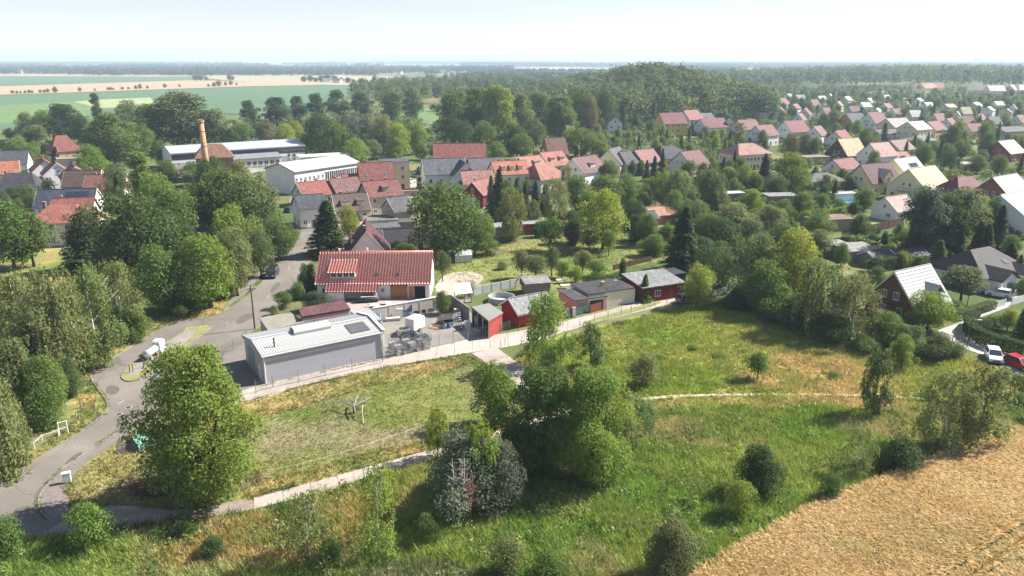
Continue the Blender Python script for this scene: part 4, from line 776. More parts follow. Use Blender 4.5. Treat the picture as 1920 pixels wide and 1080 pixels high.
BOX('corner_pier', WHITE, hall, L / 2 + .153, L / 2 + .42, -W / 2 - .25, -W / 2 - .02, 0, HH - .303)
o = BOX('dark_roof_sheet', surf('dark_sheet', (.10, .10, .105), None, 1, .6), rf, -1.4, 1.4, -1.3, 1.3, .08, .16); o.location = (L / 2 - 2.6, -2.4, HH + .45); o.rotation_euler = (pit, 0, 0)
sk = BOX('ridge_skylight', SHEET, rf, -2.9, 2.3, -1.15, .9, HH + .8, HH + 1.12)
for k in range(4):
    q = MB()
    for j in range(6):
        t0, t1 = math.pi * j / 6, math.pi * (j + 1) / 6
        x0 = -2.8 + k * 1.27
        q.add([(x0, -.95 * math.cos(t0) - .1, HH + 1.12 + .35 * math.sin(t0)), (x0 + 1.22, -.95 * math.cos(t0) - .1, HH + 1.12 + .35 * math.sin(t0)), (x0 + 1.22, -.95 * math.cos(t1) - .1, HH + 1.12 + .35 * math.sin(t1)), (x0, -.95 * math.cos(t1) - .1, HH + 1.12 + .35 * math.sin(t1))], [(3, 2, 1, 0)])
    q.build('skylight_dome', surf('frosted_plastic', (.74, .74, .7), (.62, .62, .58), .8, .25), sk, smooth=True)
MB().tube([(-L / 2 + 2.0, -3.0, HH + .2), (-L / 2 + 2.0, -3.0, HH + 1.6)], .1, 8).build('flue_pipe', DARK, hall)
BOX('gutter', WHITE, rf, -L / 2 - .15, L / 2 + .15, -W / 2 - .32, -W / 2 - .2, HH - .14, HH)
MB().tube([(-L / 2 + .12, -W / 2 - .09, 0), (-L / 2 + .12, -W / 2 - .09, HH - .1)], .07, 8).build('downpipe', WHITE, hall)
door(hall, -L / 2, 1.2, .03, 3.0, 3.2, -math.pi / 2, surf('roller_door', (.30, .30, .32), None, 3, .6)); door(hall, -L / 2, -2.6, .03, 1.0, 2.1, -math.pi / 2, WHITE); window(hall, -L / 2, -1.4, 1.2, .9, .9, -math.pi / 2)
footprint(cx, cy_, 10, (466, 588, 720, 722, cy_))
# ------------------------------------------------------------------ low buildings given by their roof corners
def slab_house(label, pix, z, wall, roof, name, cat, th=.16, over=.15, drop=None):
    P = [G(x, y, z) for x, y in pix]; c = (sum(p[0] for p in P) / len(P), sum(p[1] for p in P) / len(P))
    root = tag(empty(name, (c[0], c[1], 0)), label, cat)
    ar = sum(P[k][0] * P[(k + 1) % len(P)][1] - P[(k + 1) % len(P)][0] * P[k][1] for k in range(len(P)))
    if ar < 0: P = P[::-1]
    Q = [(p[0] - c[0], p[1] - c[1]) for p in P]
    if wall: MB().prism([(x * (1 - over / max(1, math.hypot(x, y))), y * (1 - over / max(1, math.hypot(x, y)))) for x, y in Q], 'z', 0, z - .003).build('wall', wall, root)
    MB().prism(Q, 'z', z, z + th).build('roof', roof, root)
    footprint(c[0], c[1], 4); return root, Q
FELT = surf('roof_felt', (.17, .165, .16), (.12, .12, .115), .5, .9, .3, 12); MARF = roofm('#7d4a48'); REDP = surf('faded_red_paint', (.36, .05, .05), (.28, .055, .05), .9, .65, .1, 4, fine=2)
sh, Q = slab_house('open yard shed with grey felt roof and bright red wall', [(884, 577), (917, 570), (943, 587), (916, 603)], 2.8, None, surf('green_felt', (.23, .235, .215), (.18, .185, .17), .6, .9), 'yard_shed', 'shed')
MB().prism([(x * 1.02, y * 1.02) for x, y in Q], 'z', 2.68, 2.79).build('fascia', REDP, sh)
def _near(pt): g = G(*pt, 2.8); return min(Q, key=lambda q: math.dist((q[0] + sh.location.x, q[1] + sh.location.y), g))
_l, _b, _r, _f = [_near(p) for p in ((884, 577), (917, 570), (943, 587), (916, 603))]
def thin_wall(nm, p, q, z0, z1, mat, par, k=.95):
    an = math.atan2(q[1] - p[1], q[0] - p[0]); return MB().box(.1, math.dist(p, q) * k - .1, -.06, .06, z0, z1).build(nm, mat, par, (p[0] * k, p[1] * k, 0), an)
thin_wall('red_wall', _f, _r, 0, 2.66, REDP, sh); thin_wall('back_wall', _l, _b, 0, 2.66, GREYWOOD, sh); thin_wall('back_wall', _b, _r, 0, 2.66, GREYWOOD, sh)
for f_ in (0, .33, .66, 1): BOX('post', STEEL, sh, -.07, .07, -.07, .07, 0, 2.66).location = ((_l[0] + (_f[0] - _l[0]) * f_) * .96, (_l[1] + (_f[1] - _l[1]) * f_) * .96, 0)
s1, Q1 = slab_house('outbuilding with maroon pitched roof left of the metal hall', [(560, 581), (645, 566), (657, 582), (566, 597)], 3.1, wallm('#b3aea6'), MARF, 'outbuilding', 'outbuilding', .3)
s2, Q2 = slab_house('lower maroon roofed lean-to behind the metal hall', [(587, 603), (652, 591), (662, 602), (600, 612)], 2.3, wallm('#a8a39b'), MARF, 'lean_to', 'outbuilding', .2)
s3, Q3 = slab_house('flat concrete garage beside the road and the hall', [(486, 598), (545, 588), (572, 606), (503, 622)], 2.4, wallm('#bdb6aa'), surf('mossy_felt', (.27, .25, .21), (.17, .17, .12), .7, .95), 'garage', 'garage', .2)
s4, Q4 = slab_house('grey corrugated shed roof between the hall and the yard wall', [(655, 584), (690, 578), (716, 600), (690, 606)], 2.2, CONC, surf('grey_sheet', (.33, .33, .33), None, .8, .6), 'lean_to', 'shed')
# ------------------------------------------------------------------ factory
SHR = surf('grey_industrial_roof', (.38, .39, .41), (.30, .31, .33), .12, .6, .1, 2); FW = wallm('#dedbd6')
fa = house('long white factory hall with grey roof and glazed bands', (310, 275, 556, 261), None, 18, None, 6.8, 8.6, FW, SHR, name='factory_hall', cat='factory', chim=0, win=False)
LA = max(c[0] for c in fa.children[0].bound_box)
MB().box(-LA + .3, LA - .3, -9.05, -9.003, 4.2, 6.4).build('window_band', surf('band_frame', (.12, .12, .12), None, 1, .7), fa)
nb = 44
for k in range(nb):
    obj('window', WINP, fa, (-LA + .6 + (2 * LA - 1.2) * (k + .5) / nb, -9.05, 4.2), 0, ((2 * LA - 1.2) / nb * 1.02, 1.2, 2.25))
for k in range(4): obj('gate', DOORB.mesh('gate', surf('gate_grey', (.35, .35, .36), None, 2, .6)), fa, (-LA + 4 + k * LA * .5, -9.0, .05), 0, (3.4, 1, 3.2))
for k in range(5): window(fa, LA - 7 + (k % 2) * 2.2, -9.0, 1.0 + (k > 1) * 1.7, .9, 1.3, 0)
ridge = MB().box(-LA, LA, -3.2, -2.8, 8.0, 8.3).build('roof_vent_strip', WHITE, fa)
fb = house('low factory building with dark flat roof and white end wall', (469, 289), 20, 11, 33, 5, 6, FW, surf('black_sheet', (.16, .165, .18), (.22, .22, .23), .3, .6), name='factory_building', cat='factory', chim=0, win=False)
for k in range(3): window(fb, 10, -1.6 + k * 1.1, 2.6, .7, 1.3, math.pi / 2)
for k in range(9): window(fb, -8.6 + k * 2.15, -5.5, 2.2, 1.5, 1.8, 0)
fc = house('white workshop with striped pale roof and tall lattice windows', (523, 307, 646, 291), None, 14, None, 7.2, 9.2, FW, SHEET, name='workshop', cat='factory', chim=0, win=False)
LC = max(c[0] for c in fc.children[0].bound_box)
for k in range(8): window(fc, -LC * .05 + k * LC * .13, -7, 3.2, 1.9, 2.9, 0)
for k in range(7): window(fc, -LC * .93 + k * LC * .125, -7, 1.0, .9, 1.3, 0); window(fc, -LC * .93 + k * LC * .125, -7, 4.2, .8, 1.1, 0)
for k in range(9): BOX('translucent_sheet', surf('translucent_sheet', (.50, .52, .54), None, .8, .4), fc, -LC + 1.5 + k * (2 * LC - 3) / 9, -LC + 1.5 + (k + .45) * (2 * LC - 3) / 9, -.2, .2, 9.25, 9.4)
for k in range(9):
    o = BOX('roof_strip', MATS['translucent_sheet'], fc, -(LC / 20), LC / 20, -3.2, 3.2, .2, .26); o.location = (-LC + 2.2 + k * (2 * LC - 4.4) / 8, -3.6, 8.17); o.rotation_euler = (math.atan2(2, 7), 0, 0)
house('white low workshop with bright flat roof in the factory yard', (600, 291), 17, 9, 26, 4, 4.4, FW, surf('bright_roof', (.72, .72, .7), None, .5, .5), 'flat', name='workshop', cat='factory', chim=0, cols=6)
house('small white annex with bright roof right of the low workshop', (634, 289), 11, 8, 26, 3.6, 4, FW, MATS['bright_roof'], 'flat', name='workshop', cat='factory', chim=0, cols=4)
fbr = house('brick boiler house with weathered brown hipped roof', (378, 272, 419, 269), 12, 12, 22, 8, 12, BRICK, roofm('#9b6b4a', .4), 'hip', inset=3, name='boiler_house', cat='factory', chim=1, cols=3, ww=1.6, wh=2.2, rows=1, fl=4)
cxx, cyy = G(391, 350); ch = tag(empty('factory_chimney', (cxx, cyy, 0)), 'tall tapered brick chimney with a nest on its top', 'chimney')
hc_ = height_to(cxx, cyy, 226)
YB = surf('yellow_brickwork', (.48, .30, .17), (.38, .23, .13), .6, .95, .3, 10, fine=3)
q = MB(); q.tube([(0, 0, 0), (0, 0, hc_ * .5), (0, 0, hc_ - .6)], [1.2, .98, .74], 20); q.build('shaft', YB, ch, smooth=True)
for z in (.35, .62, .84): MB().tube([(0, 0, hc_ * z - .1), (0, 0, hc_ * z + .1)], 1.26 - z * .5, 20).build('iron_band', DARK, ch)
MB().tube([(0, 0, hc_ - .75), (0, 0, hc_ - .35), (0, 0, hc_)], [.82, .98, .92], 20).build('crown_ring', YB, ch)
q = MB()
for k in range(60):
    t = random.uniform(0, 6.28); r = random.uniform(.4, 1.0); q.tube([(math.cos(t) * r, math.sin(t) * r, hc_ + random.uniform(0, .35)), (math.cos(t + 1.2) * r, math.sin(t + 1.2) * r, hc_ + random.uniform(.05, .45))], .05, 4)
q.build('nest', surf('nest_twigs', (.3, .26, .2), None, 3, .9), ch)
# ------------------------------------------------------------------ wooden house and dark bungalow at the right
LOG = surf('stained_timber', (.20, .075, .035), (.13, .05, .025), 1.5, .7, .3, 5); SLT = surf('pale_metal_tiles', (.30, .315, .29), (.25, .262, .245), .6, .45, spec=.4)
wh = house('brown timber house with pale green tiled roof and gable front', (1681, 511, 1740, 498), 9.2, 8.6, 31, 2.6, 7.6, LOG, SLT, chim=0, win=False)
for k in range(11):
    z = .1 + k * .42
    half = 4.3 if z < 2.6 else 4.3 * (7.5 - z) / 4.95
    if half > .6: BOX('weatherboard', LOG, wh, -4.66, -4.603, -half + .05, half - .05, z, z + .38)
for y, z in ((1.2, .9), (-1.6, .9), (1.3, 3.3), (-.8, 3.3)): window(wh, -4.66, y, z, .95, 1.3, -math.pi / 2)
sl_ = math.hypot(4.7, 5.3); an = math.atan2(5.0, 4.3)
for s in (-1, 1):
    for k in range(13):
        f = (k + .5) / 13; o = BOX('tile_course', SLT, wh.children[1], -4.9, 4.9, -.25, .22, .0, .09); o.location = (0, s * 4.72 * (1 - f), 2.12 + f * 5.66 + .03); o.rotation_euler = ((an - .06) if s < 0 else -(an - .06), 0, 0)
dq = MB().prism([(-1.3, 3.4), (1.3, 3.4), (1.3, 4.5), (0, 5.6), (-1.3, 4.5)], 'y', -4.0, -1.5).build('dormer', LOG, wh); dq.location.x = 1.0
o = MB().prism([(-1.7, 4.2), (0, 5.7), (1.7, 4.2), (1.7, 4.35), (0, 5.85), (-1.7, 4.35)], 'y', -4.4, -1.2).build('dormer_roof', SLT, dq)
obj('dormer_window', WINF, dq, (0, -4.0, 3.6), 0, (1.0, 1, 1.0)); obj('dormer_pane', WINP, dq, (0, -4.02, 3.6), 0, (1.0, 1, 1.0))
for y in (-4.75, 0): BOX('balcony_beam', LOG, wh, -5.2, -4.7, -2.2, 2.2, 2.75, 2.9) if y == 0 else None
db = house('white bungalow with large dark brown hipped roof at the right', (1822, 470, 1852, 463), 14, 11, 28, 2.8, 6.2, WHT, '#3f383a', 'hip', inset=4, chim=0, cols=4, ww=1.4)
BK = roofm('#3f383a')
for u, w_, d_ in ((-3.4, 4.6, 2.6), (4.2, 3.6, 2.0)):
    g_ = MB().prism([(-w_ / 2, 0), (w_ / 2, 0), (w_ / 2, 2.75), (0, 2.75 + w_ * .3), (-w_ / 2, 2.75)], 'y', -5.5 - d_, -5.503).build('gabled_bay', wallm(WHT), db); g_.location.x = u
    MB().prism([(-w_ / 2 - .4, 2.55), (0, 2.8 + w_ * .32), (w_ / 2 + .4, 2.55), (w_ / 2 + .4, 2.72), (0, 2.97 + w_ * .32), (-w_ / 2 - .4, 2.72)], 'y', -5.9 - d_, -2.4).build('bay_roof', BK, g_)
    window(db, u, -5.5 - d_, .9, 1.5, 1.4, 0)
o = MB().box(-.7, .7, -.5, .5, .15, .3).build('skylight', MATS['skylight_glass'], db, (2.6, -3.4, 4.1)); o.rotation_euler = (.55, 0, 0)
# ------------------------------------------------------------------ vehicles
RUB = surf('rubber', (.02, .02, .02), None, 3, .9); RIM = surf('alloy_rim', (.45, .45, .46), None, 3, .35, metal=.6); LAMP = surf('headlamp_glass', (.75, .75, .72), None, 3, .1); TAIL = surf('tail_lamp_red', (.35, .02, .02), None, 3, .2)
def _cyl(n, r, w):
    return MB().tube([(0, -w / 2, 0), (0, w / 2, 0)], r, n)
WHEEL = _cyl(14, .33, .22).mesh('tyre', RUB, True); RIMM = _cyl(10, .2, .235).mesh('rim', RIM)
def car(label, x, y, yaw, hexc, L=4.4, Wd=1.78, H=1.5, name='parked_car', cat='car', box=False, group='cars parked in view'):
    X, Y = G(x, y); r = tag(empty(name, (X, Y, .035), R(yaw)), label, cat, group); pm = paint(hexc, .25)
    h = L / 2; z1 = .32; zb = .92 * H / 1.5; w = Wd / 2
    prof = [(-h, .35), (-h + .12, .22), (h - .12, .22), (h, .38), (h - .02, .7), (h - .25, zb - .12), (h * .45, zb), (-h + .15, zb + .02), (-h, zb - .2)]
    b = MB(); n = len(prof); vs = [(p[0], -w, p[1]) for p in prof] + [(p[0], w, p[1]) for p in prof]
    vs = [(px * (1 - .03 * (abs(py) > w - .01)), py * (.95 if pz > zb - .15 else 1), pz) for px, py, pz in vs]
    b.add(vs, [tuple(range(n)), tuple(range(n, 2 * n))[::-1]] + [((i + 1) % n, i, n + i, n + (i + 1) % n) for i in range(n)])
    b.build('body', pm, r)
    x0, x1, x2, x3 = (-h + .12, -h + .5, h * .12, h * .5) if not box else (-h + .05, -h + .12, h * .35, h * .62)
    wt = w * .8; q = MB().add([(x0, -w * .94, zb), (x3, -w * .94, zb), (x3, w * .94, zb), (x0, w * .94, zb), (x1, -wt, H), (x2, -wt, H), (x2, wt, H), (x1, wt, H)], [(0, 1, 5, 4), (1, 2, 6, 5), (2, 3, 7, 6), (3, 0, 4, 7), (4, 5, 6, 7)])
    cb = q.build('cabin', pm, r)
    def pane(nm, a, b_, c, d_, ins=.08):
        P = [Vector(p) for p in (a, b_, c, d_)]; m = sum(P, Vector()) / 4; nn = (P[1] - P[0]).cross(P[3] - P[0]).normalized()
        MB().add([p + (m - p) * ins + nn * .012 for p in P], [(0, 1, 2, 3)]).build(nm, GLASS, r)
    pane('side_window', (x0, -w * .94, zb), (x3, -w * .94, zb), (x2, -wt, H), (x1, -wt, H), .13); pane('side_window', (x3, w * .94, zb), (x0, w * .94, zb), (x1, wt, H), (x2, wt, H), .13)
    pane('windscreen', (x3, -w * .94, zb), (x3, w * .94, zb), (x2, wt, H), (x2, -wt, H)); pane('rear_window', (x0, w * .94, zb), (x0, -w * .94, zb), (x1, -wt, H), (x1, wt, H), .16)
    for sx in (-.62, .62):
        for sy in (-1, 1):
            o = obj('wheel', WHEEL, r, (sx * h, sy * (w - .1), .33)); obj('rim', RIMM, o)
    for sy in (-1, 1):
        MB().box(h - .06, h + .003, sy * w * .62 - .18, sy * w * .62 + .18, .58, .72).build('headlight', LAMP, r); MB().box(-h - .004, -h + .05, sy * w * .7 - .14, sy * w * .7 + .14, .6, .8).build('tail_light', TAIL, r)
        MB().box(h * .36, h * .46, sy * (w + .02) - .1, sy * (w + .02) + .1, zb, zb + .14).build('mirror', pm, r)
    MB().box(h - .1, h + .012, -.45, .45, .36, .5).build('grille', DARK, r)
    return r
def heading(a, b): A, B = G(*a), G(*b); return math.degrees(math.atan2(B[1] - A[1], B[0] - A[0]))
car('dark blue off-roader driving down the asphalt road', 511, 518, heading((545, 470), (490, 540)), '#20252e', 4.6, 1.85, 1.8, 'off_road_car', box=True)
car('silver car parked in front of the slate roofed white house', 577, 417, 12, '#b4b2ac', 4.2)
car('white car parked on the pale street at the right', 1862, 674, -112, '#e2e4e8', 4.1)
car('red car parked at the right picture edge', 1912, 690, heading((1860, 672), (1915, 696)), '#a51625', 4.3)
car('grey estate car parked under the tree on the concrete road', 1290, 566, heading((1240, 565), (1345, 548)), '#70757a', 4.4)
car('white van parked behind the roadside tree', 1338, 553, heading((1240, 565), (1345, 548)), '#d8dadb', 5.0, 1.95, 2.1, 'parked_van', 'van', True)
car('white car on the paved court beside the beige block', 770, 343, 60, '#d9d9d6', 4.2)
car('silver car behind the beige block', 780, 331, 70, '#a9acb0', 4.2)
car('white car in the driveway of the dark roofed bungalow', 1872, 556, 140, '#e4e2e0', 4.2)
car('black estate car in the gravel yard behind the crates', 777, 641, 22, '#15171a', 4.3, 1.8, 1.5)
car('dark car parked at the edge of the left factory trees', 545, 397, 75, '#3a3c40', 4.2)
for i, (x, y, c) in enumerate([(708, 291, '#c9cdd2'), (724, 289, '#8d9298'), (742, 287, '#d9dadb')]): car('%s car, %s in the far car park beyond the red roof' % (('pale', 'grey', 'white')[i], ('leftmost', 'middle', 'rightmost')[i]), x, y, 60, c)
# ------------------------------------------------------------------ things on the traffic island and verge
X, Y = G(285, 672); yw = heading((262, 690), (305, 660)); tk = tag(empty('gas_tank', (X, Y, .14), R(yw)), 'silver horizontal gas tank on the traffic island', 'tank')
MB().tube([(-1.45, 0, .95), (-1.3, 0, .95), (-1.15, 0, .95), (1.15, 0, .95), (1.3, 0, .95), (1.45, 0, .95)], [.2, .48, .58, .58, .48, .2], 20).build('vessel', surf('polished_tank', (.72, .73, .74), (.6, .61, .62), 1.5, .25, metal=.5), tk, smooth=True)
for x in (-.8, .8): BOX('saddle', CONC, tk, x - .12, x + .12, -.5, .5, 0, .5)
for x in (-.5, .1, .7): MB().tube([(x, 0, 1.5), (x, 0, 1.68)], .12, 10).build('valve_cap', STEEL, tk)
for x in (-1.0, 0, 1.0): MB().tube([(x - .02, 0, .95), (x + .02, 0, .95)], .59, 20).build('strap', DARK, tk)
X, Y = G(300, 663); cb = tag(empty('white_cabinet', (X, Y, .14), R(yw)), 'tall white rounded cabinet behind the silver tank', 'cabinet')
MB().prism([(-.65, 0), (.65, 0), (.65, 1.75), (.5, 1.95), (-.5, 1.95), (-.65, 1.75)], 'y', -.55, .55).build('housing', WHITE, cb); BOX('door', surf('cabinet_door', (.66, .66, .64), None, 1, .5), cb, -.5, .5, -.575, -.553, .15, 1.65); BOX('plinth', CONC, cb, -.7, .7, -.6, .6, 0, .06)
for i, (x, y, h) in enumerate([(244, 700, 1.1), (250, 699, 1.1), (270, 691, 1.1), (290, 677, 1.0), (294, 674, 1.0)]):
    X, Y = G(x, y); p = tag(empty('bollard', (X, Y, .12)), 'thin dark post round the gas tank, %s from the left' % ordinal(i), 'post', 'posts round the gas tank')
    MB().tube([(0, 0, 0), (0, 0, h)], .06, 8).build('shaft', RUST, p); MB().tube([(0, 0, h), (0, 0, h + .05)], .075, 8).build('cap', STEEL, p)
X, Y = G(127, 906); k = tag(empty('utility_cabinet', (X, Y, .02), R(25)), 'small white utility cabinet at the road junction', 'cabinet')
BOX('housing', WHITE, k, -.36, .36, -.2, .2, .12, 1.1); BOX('roof_lid', WHITE, k, -.4, .4, -.24, .24, 1.103, 1.17); BOX('plinth', CONC, k, -.34, .34, -.18, .18, 0, .117); BOX('door', surf('cabinet_panel', (.64, .64, .61), None, 1, .5), k, -.31, .31, -.216, -.203, .18, 1.05)
def tent(x, y, yaw):
    X, Y = G(x, y); t = tag(empty('tarpaulin_tent', (X, Y, 0), R(yaw)), 'green tarpaulin tent behind the two pallets', 'tent'); q = MB(); n = 9
    pr = [(-1.35 * math.cos(math.pi * i / n), 1.55 * math.sin(math.pi * i / n) ** .8) for i in range(n + 1)]
    for s in range(4):
        xa, xb = -1.7 + s * .85, -1.7 + (s + 1) * .85; k0 = 1 - .04 * (s % 2); k1 = 1 - .04 * ((s + 1) % 2)
        for i in range(n): q.add([(xa, pr[i][0], pr[i][1] * k0), (xb, pr[i][0], pr[i][1] * k1), (xb, pr[i + 1][0], pr[i + 1][1] * k1), (xa, pr[i + 1][0], pr[i + 1][1] * k0)], [(0, 3, 2, 1)])
    t.scale = (.8, .8, .85)
    q.build('cover', surf('green_tarp', (.12, .30, .22), (.09, .24, .18), 1, .5), t, smooth=True)
    MB().prism(pr, 'x', -1.68, -1.62).build('front_flap', surf('dark_green_tarp', (.03, .075, .06), None, 1, .6), t)
tent(270, 834, 62)
for i, (x, y) in enumerate([(229, 850), (249, 849)]):
    X, Y = G(x, y); p = tag(empty('pallet', (X, Y, .02), R(12)), 'dark wooden pallet leaning before the tent, the %s one' % ('left', 'right')[i], 'pallet', 'pallets before the tent'); p.rotation_euler = (R(52), 0, R(8))
    for j in range(6): BOX('board', surf('pallet_grey', (.17, .16, .155), None, 3, .9), p, -.6, .6, j * .17, j * .17 + .12, .1, .13)
    for j in (-.55, 0, .55): BOX('runner', GREYWOOD, p, j - .05, j + .05, 0, .97, 0, .097)
def rail_fence(name, label, pix, h, mat, rmat, zs, r=.03, cat='fence', group=None, step=None, rr=None):
    P = GP(pix); t = tag(empty(name, (P[0][0], P[0][1], 0)), label, cat, group); o = P[0]
    for p in P: MB().tube([(p[0] - o[0], p[1] - o[1], -.05), (p[0] - o[0], p[1] - o[1], h)], r, 6).build('post', mat, t)
    for a, b in zip(P[:-1], P[1:]):
        for z in zs: MB().tube([(a[0] - o[0], a[1] - o[1], z), ((a[0] + b[0]) / 2 - o[0], (a[1] + b[1]) / 2 - o[1], z - .03), (b[0] - o[0], b[1] - o[1], z)], rr or r * .6, 5).build('rail', rmat, t)
    return t
rail_fence('paddock_fence', 'white rope fence along the upper edge of the paddock', [(483, 764), (560, 736), (640, 719), (712, 704), (800, 686), (880, 671)], 1.1, WHITE, WHITE, [1.0], .02, rr=.011)
rail_fence('paddock_fence', 'white rope fence along the lower edge of the paddock', [(505, 897), (568, 884), (640, 864), (707, 841), (790, 814), (860, 795), (915, 778)], 1.05, WHITE, WHITE, [.95], .02, rr=.011)
rail_fence('white_gate', 'white tube gate beside the road at the left', [(112, 817), (128, 812)], 1.6, WHITE, WHITE, [1.55, .8], .06, 'gate')
rail_fence('white_rail', 'bent white rail left of the tube gate', [(65, 842), (80, 828), (110, 818)], .8, WHITE, WHITE, [.75], .04)
for i, (x, y) in enumerate([(149, 790), (179, 771), (152, 765)]):
    X, Y = G(x, y); tag(MB().tube([(0, 0, 0), (0, 0, 1.1), (.02, 0, 1.2)], [.08, .075, .05], 8).build('fence_post', GREYWOOD, None, (X, Y, 0)), 'weathered wooden post on the road bank, %s from the left' % ORD[[0, 2, 1][i]], 'post', 'wooden posts on the left bank')
for i, (x, y) in enumerate([(1087, 612), (1114, 604), (1140, 597), (1165, 590), (1183, 586), (1207, 579), (1227, 573), (1250, 570), (1284, 715), (1348, 697), (1375, 690), (1460, 662), (1419, 621), (939, 652), (947, 648)]):
    X, Y = G(x, y); p = tag(empty('meadow_post', (X, Y, 0)), 'thin meadow fence post, %s from the left' % '%s', 'post', 'thin posts round the meadow')
    MB().tube([(0, 0, 0), (0, 0, 1.25)], .045, 6).build('stake', GREYWOOD, p); MB().box(-.02, .02, -.07, -.04, 1.0, 1.08).build('insulator', DARK, p)
mp = sorted([o for o in bpy.data.objects if o.get('group') == 'thin posts round the meadow'], key=lambda o: PX(*o.location[:2])[0])
for i, o in enumerate(mp): o['label'] = o['label'] % ordinal(i)
# horse walker in the paddock
X, Y = G(664, 775); hw_ = tag(empty('horse_walker', (X, Y, 0)), 'broken metal horse walker with spread arms in the paddock', 'horse walker')
MB().tube([(0, 0, 0), (0, 0, 1.0)], .13, 10).build('hub', RUST, hw_)
for (ax, ay, z) in ((-1.9, 1.1, 1.1), (1.7, 1.6, 1.3), (.1, 1.9, 1.3), (.5, -1.5, .8)): MB().tube([(0, 0, .95), (ax, ay, z)], .085, 8).build('arm', STEEL, hw_)
MB().tube([(.9, -.2, .9), (.5, 0, 1.0), (0, 0, .95)], .05, 8).build('strut', STEEL, hw_)
X, Y = G(678, 785); pl = tag(empty('bent_pole', (X, Y, 0)), 'bent pale pole standing below the horse walker', 'pole')
MB().tube([(0, 1.0, 1.2), (.1, .1, 1.0), (.45, -1.3, .05)], .055, 8).build('shaft', PALEWOOD, pl); MB().tube([(0, 1.0, 0), (0, 1.0, 1.22)], .05, 8).build('stand', RUST, pl)
for i, (x, y) in enumerate([(241, 764), (223, 777), (395, 647)]):
    X, Y = G(x, y); mh = tag(empty('manhole_cover', (X, Y, .024)), 'round manhole cover in the asphalt, %s' % ('right one of the pair by the lay-by', 'left one of the pair by the lay-by', 'alone beside the hall apron')[i], 'manhole', 'manhole covers')
    MB().tube([(0, 0, 0), (0, 0, .012)], .42, 20).build('frame', CONC, mh); MB().tube([(0, 0, .012), (0, 0, .02)], .31, 20).build('lid', DARK, mh)
# lane markings
for i, (a, b) in enumerate([((222, 758), (233, 750)), ((422, 607), (428, 604)), ((500, 560), (505, 554)), ((540, 505), (544, 499))]):
    A, B = G(*a), G(*b); d = Vector((B[0] - A[0], B[1] - A[1], 0)); n = Vector((-d.y, d.x, 0)).normalized() * .06
    m_ = MB().add([Vector((*A, .026)) - n, Vector((*A, .026)) + d - n, Vector((*A, .026)) + d + n, Vector((*A, .026)) + n], [(0, 1, 2, 3)]).build('road_marking', surf('worn_white_line', (.42, .41, .39), (.28, .27, .25), 2, .9)); tag(m_, kind='structure')
# utility poles and lamps
def upole(label, x, yb, yt, arms=True, lean=.0):
    X, Y = G(x, yb); h = height_to(X, Y, yt); p = tag(empty('utility_pole', (X, Y, 0), R(20)), label, 'pole')
    MB().tube([(0, 0, 0), (lean * h, 0, h)], [.14, .09], 10).build('shaft', surf('pole_timber', (.13, .08, .055), (.09, .06, .045), 2, .9), p)
    if arms:
        BOX('crossarm', GREYWOOD, p, -.8, .8, -.05, .05, h - .7, h - .6)
        for u in (-.7, -.25, .25, .7): MB().tube([(u, 0, h - .6), (u, 0, h - .42)], .045, 8).build('insulator', WHITE, p)
    return p, h
upole('brown wooden utility pole beside the concrete garage', 478, 617, 534)
pp, hh = upole('wooden utility pole with guy wires on the left road verge', 513, 497, 440)
for u in range(5): MB().tube([(0, 0, hh - .4 - u * .2), (-1.6 - u * .35, -.5 + u * .1, 0.02)], .02, 4).build('guy_wire', STEEL, pp)
upole('thin pole standing in the town gardens near the school', 1335, 303, 262, False); upole('tall slim pole behind the blue roof at the left', 76, 410, 371, False)
def lamp(label, x, yb, yt, hexc='#5a2a24', arm=.9, yaw=0):
    X, Y = G(x, yb); h = height_to(X, Y, yt); p = tag(empty('street_lamp', (X, Y, 0), R(yaw)), label, 'street lamp', 'street lamps'); m = paint(hexc, .5)
    MB().tube([(0, 0, 0), (0, 0, h * .5), (0, 0, h - .2)], [.08, .06, .05], 8).build('mast', m, p); MB().tube([(0, 0, h - .2), (arm * .4, 0, h), (arm, 0, h)], .04, 6).build('bracket', m, p); MB().prism([(arm - .1, h - .06), (arm + .5, h - .04), (arm + .5, h + .06), (arm - .1, h + .1)], 'y', -.12, .12).build('lamp_head', surf('lamp_white', (.6, .6, .58), None, 2, .4), p)
lamp('red brown street lamp at the street corner hedge', 1813, 651, 600); lamp('red brown street lamp in front of the dark bungalow', 1812, 579, 548, arm=.7); lamp('slim grey lamp beside the flat dark roofed bungalow', 1159, 570, 526, '#8a8c8c', .4, 180); lamp('slim grey lamp at the garden hut', 985, 536, 514, '#9a9c9c', .4, 180)
X, Y = G(1785, 642); br = tag(empty('cycle_barrier', (X, Y, .03), R(heading((1764, 628), (1805, 641)))), 'dark barrier with two rings across the street end', 'barrier')
BOX('top_rail', DARK, br, -1.9, 1.9, -.03, .03, .95, 1.02); [BOX('post', DARK, br, x - .04, x + .04, -.04, .04, 0, .947) for x in (-1.8, 0, 1.8)]
for x in (-.9, .9): MB().tube([(x + .38 * math.cos(t * math.pi / 8), 0, .5 + .38 * math.sin(t * math.pi / 8)) for t in range(17)], .035, 5, False).build('ring', DARK, br)
